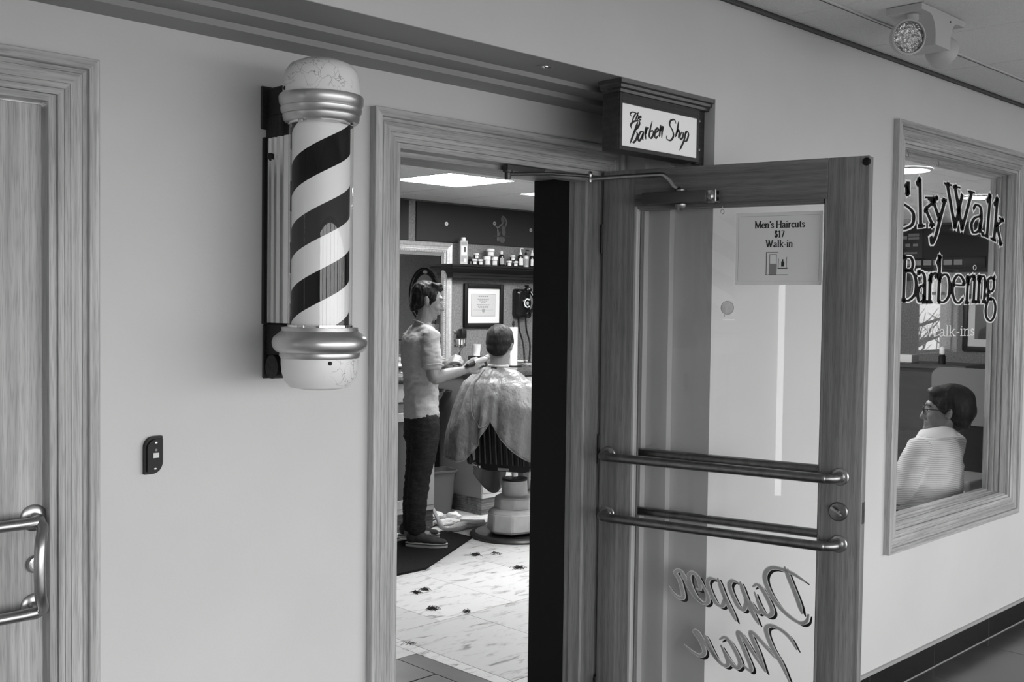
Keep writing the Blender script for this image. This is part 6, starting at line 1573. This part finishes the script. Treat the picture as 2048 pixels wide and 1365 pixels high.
# ================================================================== barber chair
CH = onZ(1028, 1071, 0); CYAW = math.radians(66)
t = thing('barber_chair', (CH.x, CH.y, 0), 'black ribbed barber chair on a cream pedestal and round base', 'chair', rz=-CYAW)
MC = world_of(t)
b = bm_new(); lathe(b, [(.305, 0), (.310, .012), (.300, .024), (.270, .030), (.262, .026), (.0005, .030)], (0, 0, 0), 56); obj('base_plate', b, mat('base_black', .014, .35, noise=.2, nscale=20), t, local=True)
def ngon(r, z, n=8, sx=1.0, sy=1.0, a0=0.0): return [(r * sx * math.cos(2 * math.pi * (k + .5) / n + a0), r * sy * math.sin(2 * math.pi * (k + .5) / n + a0), z) for k in range(n)]
b = bm_new(); loft(b, [ngon(.150, .031, sy=1.25), ngon(.185, .052, sy=1.25), ngon(.178, .175, sy=1.25), ngon(.150, .198, sy=1.2)]); bmesh.ops.bevel(b, geom=b.edges[:], offset=.008, segments=2, affect='EDGES'); obj('pedestal_foot', b, CREAM, t, local=True)
b = bm_new(); loft(b, [ngon(.142, .194, sy=1.05), ngon(.138, .272, sy=1.05), ngon(.118, .284)]); bmesh.ops.bevel(b, geom=b.edges[:], offset=.006, segments=2, affect='EDGES'); obj('pedestal_step', b, CREAM, t, local=True)
b = bm_new(); lathe(b, [(.092, .280), (.086, .385), (.082, .390)], (0, 0, 0), 36); obj('column', b, CREAM, t, local=True)
b = bm_new(); lathe(b, [(.088, .388), (.088, .402), (.030, .404)], (0, 0, 0), 36); obj('column_cap', b, BLACK, t, local=True)
b = bm_new(); lathe(b, [(.020, .40), (.020, .475)], (0, 0, 0), 20); obj('piston', b, CHROME, t, local=True)
b = bm_new(); box(b, -.16, .16, -.14, .14, .470, .492, .004, 1); obj('seat_plate', b, BLACK, t, local=True)
VIN = mat('black_vinyl', .010, .38, spec=.35)
b = bm_new(); box(b, -.235, .235, -.18, .27, .492, .585, .03, 3); obj('seat', b, VIN, t, local=True)
b = bm_new(); BX, BZ0, BZ1, BYY = .215, .470, .98, -.185
def backy(z): return BYY - .07 * (z - BZ0) / .5
loft(b, [[(u, backy(BZ0 + .255 + v) + d, BZ0 + .255 + v) for u, v, _ in rrect(BX, .255, .09, 0)] for d in (0, .06)]); bk_ = obj('backrest', b, VIN, t, local=True)
for k in range(10):
    u = -BX + .035 + (2 * BX - .07) * k / 9
    b = bm_new(); tube(b, [(u, backy(BZ0 + .05) - .001, BZ0 + .05), (u, backy(.75) - .001, .75), (u, backy(BZ1 - .05) - .001, BZ1 - .05)], .013, 8, flat=1.0); obj('rib', b, VIN, bk_, local=True)
b = bm_new(); box(b, -.045, .035, backy(BZ0 + .02) - .018, backy(BZ0 + .02) - .0135, BZ0 + .008, BZ0 + .026); obj('maker_plate', b, STEEL, bk_, local=True)
for sx in (-1, 1):
    b = bm_new(); tube(b, spline([(sx * .27, -.16, .52), (sx * .285, -.15, .66), (sx * .285, -.02, .735), (sx * .285, .20, .735)], 6), .022, 12, round_caps=True); obj('armrest', b, VIN, t, local=True)
    b = bm_new(); tube(b, [(sx * .20, -.10, .485), (sx * .275, -.12, .50), (sx * .278, .18, .52)], .013, 10); obj('arm_bracket', b, CHROME, t, local=True)
    b = bm_new(); tube(b, spline([(sx * .17, .20, .49), (sx * .17, .36, .40), (sx * .17, .48, .24)], 5), .014, 10); obj('footrest_arm', b, CHROME, t, local=True)
    b = bm_new(); lathe(b, [(.012, 0), (.012, .006), (.006, .009)], (sx * .19, backy(BZ0 + .02) - .001, BZ0 + .025), 14, Vector((0, -1, 0))); obj('back_bolt', b, CHROME, bk_, local=True)
b = bm_new(); box(b, -.20, .20, .44, .58, .225, .245, .006, 1); obj('footrest', b, STEEL, t, local=True)
b = bm_new(); tube(b, [(.17, -.08, .47), (.24, -.13, .445), (.33, -.16, .455)], .008, 10, round_caps=True); obj('lever', b, CHROME, t, local=True)

# ================================================================== the customer
DCU = depth_of(MC @ Vector((0, -.06, 1.2)))
def Cq(x, y, off=0.0): return dep(x, y, DCU + off)
nk = Cq(997, 738)
t = thing('person', MC @ Vector((0, 0, .586)), 'seated customer under a silvery cape seen from behind with short brown hair', 'person')
fC = Vector((math.sin(CYAW), math.cos(CYAW), 0)); sC = Vector((math.cos(CYAW), -math.sin(CYAW), 0))        # forward, right
hyaw = YAW + math.radians(13)
HCc = Cq(1000, 692, -.0)
Mk = head_frame(HCc, Vector((math.sin(hyaw), math.cos(hyaw), 0)), .16)
b = bm_new(); head_shapes(b, Mk, 1.06)
base = MC @ Vector((0, -.06, 0)); 
limb(b, [HCc + ZV * -.03, Vector((nk.x, nk.y, nk.z + .03)), Vector((nk.x, nk.y, nk.z - .05))], [.066, .072, .082])
nkb = Vector((nk.x, nk.y, nk.z - .05)); pel = base + ZV * .68
ell_tube(b, [(nkb, .08, .07, sC, fC), (nkb - ZV * .06, .175, .095, sC, fC), (nkb.lerp(pel, .4), .165, .115, sC, fC), (nkb.lerp(pel, .75), .15, .11, sC, fC), (pel, .165, .13, sC, fC)])
for s in (-1, 1):
    sh = nkb - ZV * .075 + sC * s * .18; el_ = sh + sC * s * .04 - ZV * .25 + fC * .10; wr = el_ + fC * .24 - sC * s * .06 + ZV * .05
    limb(b, [sh, sh.lerp(el_, .5), el_, el_.lerp(wr, .5), wr], [.052, .046, .042, .038, .028])
    hand(b, wr, fC, ZV, .35, s=.95, thumb_side=-s)
    hip = pel + sC * s * .09 - ZV * .03; kn = hip + fC * .43 - ZV * .01; ft = kn + fC * .06 - ZV * .36
    limb(b, [hip, hip.lerp(kn, .5), kn, kn.lerp(ft, .5), ft], [.080, .075, .058, .052, .04]); limb(b, [ft, ft + fC * .13 - ZV * .02], [.04, .035])
bc = body_obj(b, .0062, SKIN, t, it=2)
face_bits(Mk, bc, 1.06, HAIRB)
b = bm_new()
def hel2(c, r_): ball(b, Mk @ (Vector(c) * 1.13), tuple(x * 1.13 for x in r_), 20, 14, Mk.to_3x3())
hel2((-.016, 0, .046), (.104, .083, .086)); hel2((-.040, 0, .020), (.078, .080, .070)); hel2((.040, 0, .085), (.060, .066, .034))
hel2((-.058, 0, -.020), (.050, .070, .050))
for y in (-1, 1): hel2((.014, y * .068, .030), (.036, .013, .040))
r = remesh(b, .006, 3); wrinkle(r, .004, 60, 9.0, (1, 1, .3)); o = obj('hair', r, HAIRB, t, smooth=0); o.data.shade_smooth()
b = bm_new()
for y in (-1, 1): ball(b, Mk @ Vector((.030, y * .052, -.070)), (.040, .010, .040), 16, 10, Mk.to_3x3())
ball(b, Mk @ Vector((.064, 0, -.095)), (.028, .032, .024), 16, 10, Mk.to_3x3())
r = remesh(b, .006, 1); o = obj('beard', r, HAIRB, t, smooth=0); o.data.shade_smooth()
# cape: one draped sheet from the neck over shoulders, chair back and arms
def capemat():
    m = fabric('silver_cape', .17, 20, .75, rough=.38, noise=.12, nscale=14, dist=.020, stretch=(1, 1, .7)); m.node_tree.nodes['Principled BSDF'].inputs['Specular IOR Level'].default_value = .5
    return m
CAPE = capemat()
b = bm_new(); NA, NTt = 144, 30
nc = Vector((nk.x, nk.y, 0)); zn = nk.z + .012
_nl = MC.inverted() @ Vector((nk.x, nk.y, 0))
def hem_z(a):
    """a: angle from straight back, positive to the wearer's right"""
    x = math.sin(a)
    if math.cos(a) > 0:
        off = min(abs(x - .15), .80); return .83 - .36 * off ** .9
    return .55
def supr(a, rs, rb, p): return (abs(math.sin(a) / rs) ** p + abs(math.cos(a) / rb) ** p) ** (-1 / p)
def cape_pt(a, f):
    dirv = sC * math.sin(a) - fC * math.cos(a)
    isb = math.cos(a) > 0
    zs, zh = zn - .085, hem_z(a)
    r0 = supr(a, .215, .150 if isb else .12, 2.0); r1 = supr(a, .41 if math.sin(a) > 0 else .33, CBACK if isb else .50, 3.2 if isb else 2.2)
    if f < .3:
        g = f / .3; r_ = .062 + (r0 - .062) * g ** .9; z = zn + (zs - zn) * (g ** 1.6)
    else:
        g = (f - .3) / .7
        if not isb:
            r_ = r0 + (r1 - r0) * min(1, g * 1.5) ** 1.1; zl = .80; z = zs + (zl - zs) * min(1, g * 1.6) if g < .625 else zl + (zh - zl) * (g - .625) / .375
            wgt = min(1, -math.cos(a) * 3); z2 = zs + (zh - zs) * g; z = z2 + (z - z2) * wgt
        else:
            kb = 1.15 + 1.45 * math.cos(a) ** 2 if math.sin(a) < 0 else 2.6; r_ = r0 + (r1 - r0) * min(1.0, g * kb) ** .8 + .015 * g; z = zs + (zh - zs) * (g ** 1.12)
    fold = (.018 * math.sin(9 * a + 2.2 * f) + .010 * math.sin(19 * a + 1.1 + 3 * f)) * min(1, f * 1.3) ** 1.5
    return nc + dirv * (r_ + fold + (.012 if f > .3 else 0)) + ZV * z
CBACK = (_nl.y - (BYY - .07)) + .035
grid = [[b.verts.new(cape_pt(-math.pi + 2 * math.pi * i / NA, j / NTt)) for i in range(NA)] for j in range(NTt + 1)]
for j in range(NTt):
    for i in range(NA): b.faces.new((grid[j][i], grid[j][(i + 1) % NA], grid[j + 1][(i + 1) % NA], grid[j + 1][i]))
bmesh.ops.recalc_face_normals(b, faces=b.faces); wrinkle(b, .006, 30, 4.0, (1, 1, .5))
cp_ = obj('cape', b, CAPE, t, smooth=0); cp_.data.shade_smooth()
md = cp_.modifiers.new('thickness', 'SOLIDIFY'); md.thickness = .0025; md.offset = 0
Wi = Matrix.Identity(4)
b = bm_new(); tube(b, [cape_pt(-math.pi + 2 * math.pi * i / NA, 1.0) for i in range(NA + 1)], .0038, 6, cap=False); obj('hem', b, mat('cape_hem', .16, .6), cp_)
b = bm_new(); ed_ = [(-.62, .10), (-.58, .35), (-.48, .60), (-.30, .80), (-.05, .93), (.15, 1.0)]
tube(b, [cape_pt(q.x, q.y) + (sC * math.sin(q.x) - fC * math.cos(q.x)) * .008 for q in spline([(a, f, 0) for a, f in ed_], 10)], .0042, 6); obj('overlap_edge', b, MATS['cape_hem'], cp_)
b = bm_new(); tube(b, [nc + (sC * math.sin(k * .2244) - fC * math.cos(k * .2244)) * .066 + ZV * (zn + .012) for k in range(29)], .0095, 8, cap=False); obj('neck_strip', b, WHITE, t)
b = bm_new(); box(b, -.02, .02, -.004, .004, -.008, .008, .002, 1); bmesh.ops.transform(b, matrix=Matrix.Translation(nc - fC * .083 + ZV * (zn - .004)) @ Matrix.Rotation(-CYAW, 4, 'Z'), verts=b.verts); obj('clasp', b, BLACK, t)
# cape tail that hangs in front below the seat
b = bm_new(); tail = [(946, 948), (962, 968), (978, 985), (992, 986), (1003, 974), (1012, 950)]; doff = depth_of(MC @ Vector((-.02, .42, .5))) 
top_ = [dep(946 + (1012 - 946) * k / 12, 930, doff) for k in range(13)]
bot_ = []
tq = spline([(a, c_, 0) for a, c_ in tail], 4)
for k in range(13):
    q = tq[min(int(k / 12 * (len(tq) - 1)), len(tq) - 1)]; bot_.append(dep(q.x, q.y, doff))
rows_ = [[b.verts.new(top_[k].lerp(bot_[k], j / 6) + FHv * .02 * math.sin(k * 1.1 + j * .3)) for k in range(13)] for j in range(7)]
for j in range(6):
    for k in range(12): b.faces.new((rows_[j][k], rows_[j][k + 1], rows_[j + 1][k + 1], rows_[j + 1][k]))
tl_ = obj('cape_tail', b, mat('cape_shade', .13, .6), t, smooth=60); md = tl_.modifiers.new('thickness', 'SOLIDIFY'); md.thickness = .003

# ================================================================== the man waiting inside the window
YM = 2.43
TC = onY(1872, 930, YM); DM = depth_of(TC)
def S(x, y, off=0.0): return dep(x, y, DM + off)
FX, FY = Vector((1, 0, 0)), Vector((0, 1, 0))
zsh = S(1878, 868).z; zseat = .47
pelv = Vector((TC.x + .02, TC.y + .10, zseat + .10)); nb = Vector((S(1880, 867).x, YM + .01, S(1880, 867).z))
t = thing('person', (pelv.x, pelv.y, 0), 'seated man with dark hair and glasses in a striped pale polo shirt behind the window', 'person')
XA, YAx = FX, FY
tm = [(nb, .085, .075, XA, YAx), (nb - ZV * .035, .16, .095, XA, YAx), (nb - ZV * .085, .205, .115, XA, YAx), (nb - ZV * .20, .205, .125, XA, YAx), (nb - ZV * .32 + FY * .005, .195, .130, XA, YAx), (pelv + ZV * .05, .20, .145, XA, YAx), (pelv - ZV * .06, .20, .15, XA, YAx)]
HM = S(1893, 823, -.02)
HM = Vector((HM.x, HM.y, HM.z)); fdir = (-RHv * math.cos(.30) + FHv * math.sin(.30))
Mm = head_frame(HM, fdir, -.02); MS = 1.05
b = bm_new(); head_shapes(b, Mm, MS); limb(b, [HM - ZV * .03, nb + ZV * .02, nb - ZV * .04], [.066, .066, .08])
ell_tube(b, shrink_secs(tm, .014))
arm = []
for s in (-1, 1):
    sh = nb - ZV * .085 + FX * s * .205; e = sh - ZV * .24 + FX * s * .05 + FY * .09; wv = e + FY * .24 - FX * s * .10 + ZV * .02
    arm.append((sh, e, wv)); limb(b, [sh, sh.lerp(e, .5), e, e.lerp(wv, .5), wv], [.054, .050, .044, .040, .030]); hand(b, wv, FY, ZV, .35, thumb_side=s)
    hip = pelv + FX * s * .10; kn = hip + FY * .42 + ZV * .0; ft = Vector((kn.x, kn.y + .04, .06))
    limb(b, [hip, hip.lerp(kn, .5), kn, kn.lerp(ft, .5), ft], [.075, .070, .055, .048, .038]); limb(b, [ft, ft + FY * .14 - ZV * .01], [.038, .034])
bo = body_obj(b, .0065, SKIN2, t, it=2); face_bits(Mm, bo, MS)
def stripe_mat():
    m = fabric('striped_polo', .55, 30, .3, noise=0.0, dist=.01)
    nt = m.node_tree; N = nt.nodes; L = nt.links; Bn = N['Principled BSDF']
    tc = N.new('ShaderNodeTexCoord'); sx = N.new('ShaderNodeSeparateXYZ'); L.new(tc.outputs['Object'], sx.inputs[0])
    mu = N.new('ShaderNodeMath'); mu.operation = 'MULTIPLY'; mu.inputs[1].default_value = 2 * math.pi / .0095; L.new(sx.outputs['Z'], mu.inputs[0])
    si = N.new('ShaderNodeMath'); si.operation = 'SINE'; L.new(mu.outputs[0], si.inputs[0])
    mr = N.new('ShaderNodeMapRange'); mr.inputs[1].default_value = .55; mr.inputs[2].default_value = .85; mr.inputs[3].default_value = .62; mr.inputs[4].default_value = .30
    L.new(si.outputs[0], mr.inputs[0]); L.new(mr.outputs[0], Bn.inputs['Base Color'])
    return m
POLO = stripe_mat()
b = bm_new(); ell_tube(b, tm)
for sh, e, wv in arm: limb(b, [sh + ZV * .01, sh.lerp(e, .45), sh.lerp(e, .85)], [.068, .072, .074])
r = remesh(b, .009, 5); wrinkle(r, .009, 11, 8.0, (1, 1, 2.5)); o = obj('polo_shirt', r, POLO, t, smooth=0); o.data.shade_smooth()
b = bm_new()
cl_ = []
for zz_, rr_ in ((-.030, .100), (.010, .088), (.030, .076), (.026, .088), (-.010, .108), (-.026, .116)): cl_.append([nb + FX * rr_ * math.cos(k * math.pi / 16) + FY * rr_ * .92 * math.sin(k * math.pi / 16) + ZV * (zz_ - .018 * math.sin(k * math.pi / 16)) for k in range(32)])
R_r = [[b.verts.new(p) for p in ring] for ring in cl_]
for i in range(len(R_r)):
    for k in range(32): b.faces.new((R_r[i][k], R_r[i][(k + 1) % 32], R_r[(i + 1) % len(R_r)][(k + 1) % 32], R_r[(i + 1) % len(R_r)][k]))
obj('collar', b, mat('polo_collar', .58, .8), o, smooth=60)
b = bm_new(); ell_tube(b, [(pelv + ZV * .03, .19, .15, XA, YAx), (pelv - ZV * .02, .205, .16, XA, YAx), (pelv - ZV * .085, .19, .15, XA, YAx)])
for s in (-1, 1):
    hip = pelv + FX * s * .10; kn = hip + FY * .42; ft = Vector((kn.x, kn.y + .04, .10)); limb(b, [hip, hip.lerp(kn, .5), kn, kn.lerp(ft, .5), ft], [.090, .085, .068, .062, .056])
r = remesh(b, .012, 4); o = obj('trousers', r, JEAN, t, smooth=0); o.data.shade_smooth()
for s in (-1, 1):
    kn = pelv + FX * s * .10 + FY * .46; b = bm_new(); ball(b, (kn.x, kn.y + .05, .045), (.048, .14, .044), 18, 12); o = obj('shoe', b, BLACK, t); 
b = bm_new()
def hel3(c, r_): ball(b, Mm @ (Vector(c) * MS), tuple(x * MS for x in r_), 20, 14, Mm.to_3x3())
hel3((-.024, 0, .050), (.112, .090, .090)); hel3((-.055, 0, .010), (.085, .088, .080)); hel3((.030, 0, .090), (.066, .070, .036)); hel3((-.068, 0, -.045), (.050, .072, .050))
for y in (-1, 1): hel3((.012, y * .072, .032), (.034, .014, .044))
r = remesh(b, .007, 4); wrinkle(r, .004, 60, 4.0, (1, 1, .5)); o = obj('hair', r, HAIRM, t, smooth=0); o.data.shade_smooth()
# glasses
gl = thing('glasses', Mm @ Vector((.10 * MS, 0, 0)), 'dark-rimmed glasses worn by the man behind the window', 'glasses')
for y in (-1, 1):
    c = Vector((.108, y * .034, .004)) * MS
    b = bm_new(); tube(b, [Mm @ (c + Vector((0, .026 * MS * math.cos(k * math.pi / 12), .018 * MS * math.sin(k * math.pi / 12)))) for k in range(25)], .0022, 8, cap=False); rm = obj('rim', b, BLACK, gl)
    b = bm_new(); tube(b, [Mm @ (Vector((.106, y * .060, .010)) * MS), Mm @ (Vector((.05, y * .079, .010)) * MS), Mm @ (Vector((-.012, y * .086, .014)) * MS)], .0024, 8); obj('temple', b, BLACK, gl)
    b = bm_new(); n_ = 20; A = [b.verts.new(Mm @ (c + Vector((.0, .025 * MS * math.cos(k * 2 * math.pi / n_), .017 * MS * math.sin(k * 2 * math.pi / n_))))) for k in range(n_)]; b.faces.new(A); obj('lens', b, GLASS, rm)
b = bm_new(); tube(b, [Mm @ (Vector((.109, -.009, .008)) * MS), Mm @ (Vector((.113, 0, .011)) * MS), Mm @ (Vector((.109, .009, .008)) * MS)], .002, 8); obj('bridge', b, BLACK, gl)
# his chair
t = thing('side_chair', (pelv.x, pelv.y, 0), 'plain dark chair under the man seated behind the window', 'chair')
zs_ = pelv.z - .145
b = bm_new(); box(b, pelv.x - .23, pelv.x + .23, pelv.y - .12, pelv.y + .36, zs_ - .05, zs_, .015, 2); obj('seat', b, CHG, t)
for sx in (-1, 1):
    for yy_ in (-.09, .33):
        b = bm_new(); tube(b, [(pelv.x + sx * .20, pelv.y + yy_, 0), (pelv.x + sx * .20, pelv.y + yy_, zs_ - .05)], .013, 10); obj('leg', b, STEELD, t)
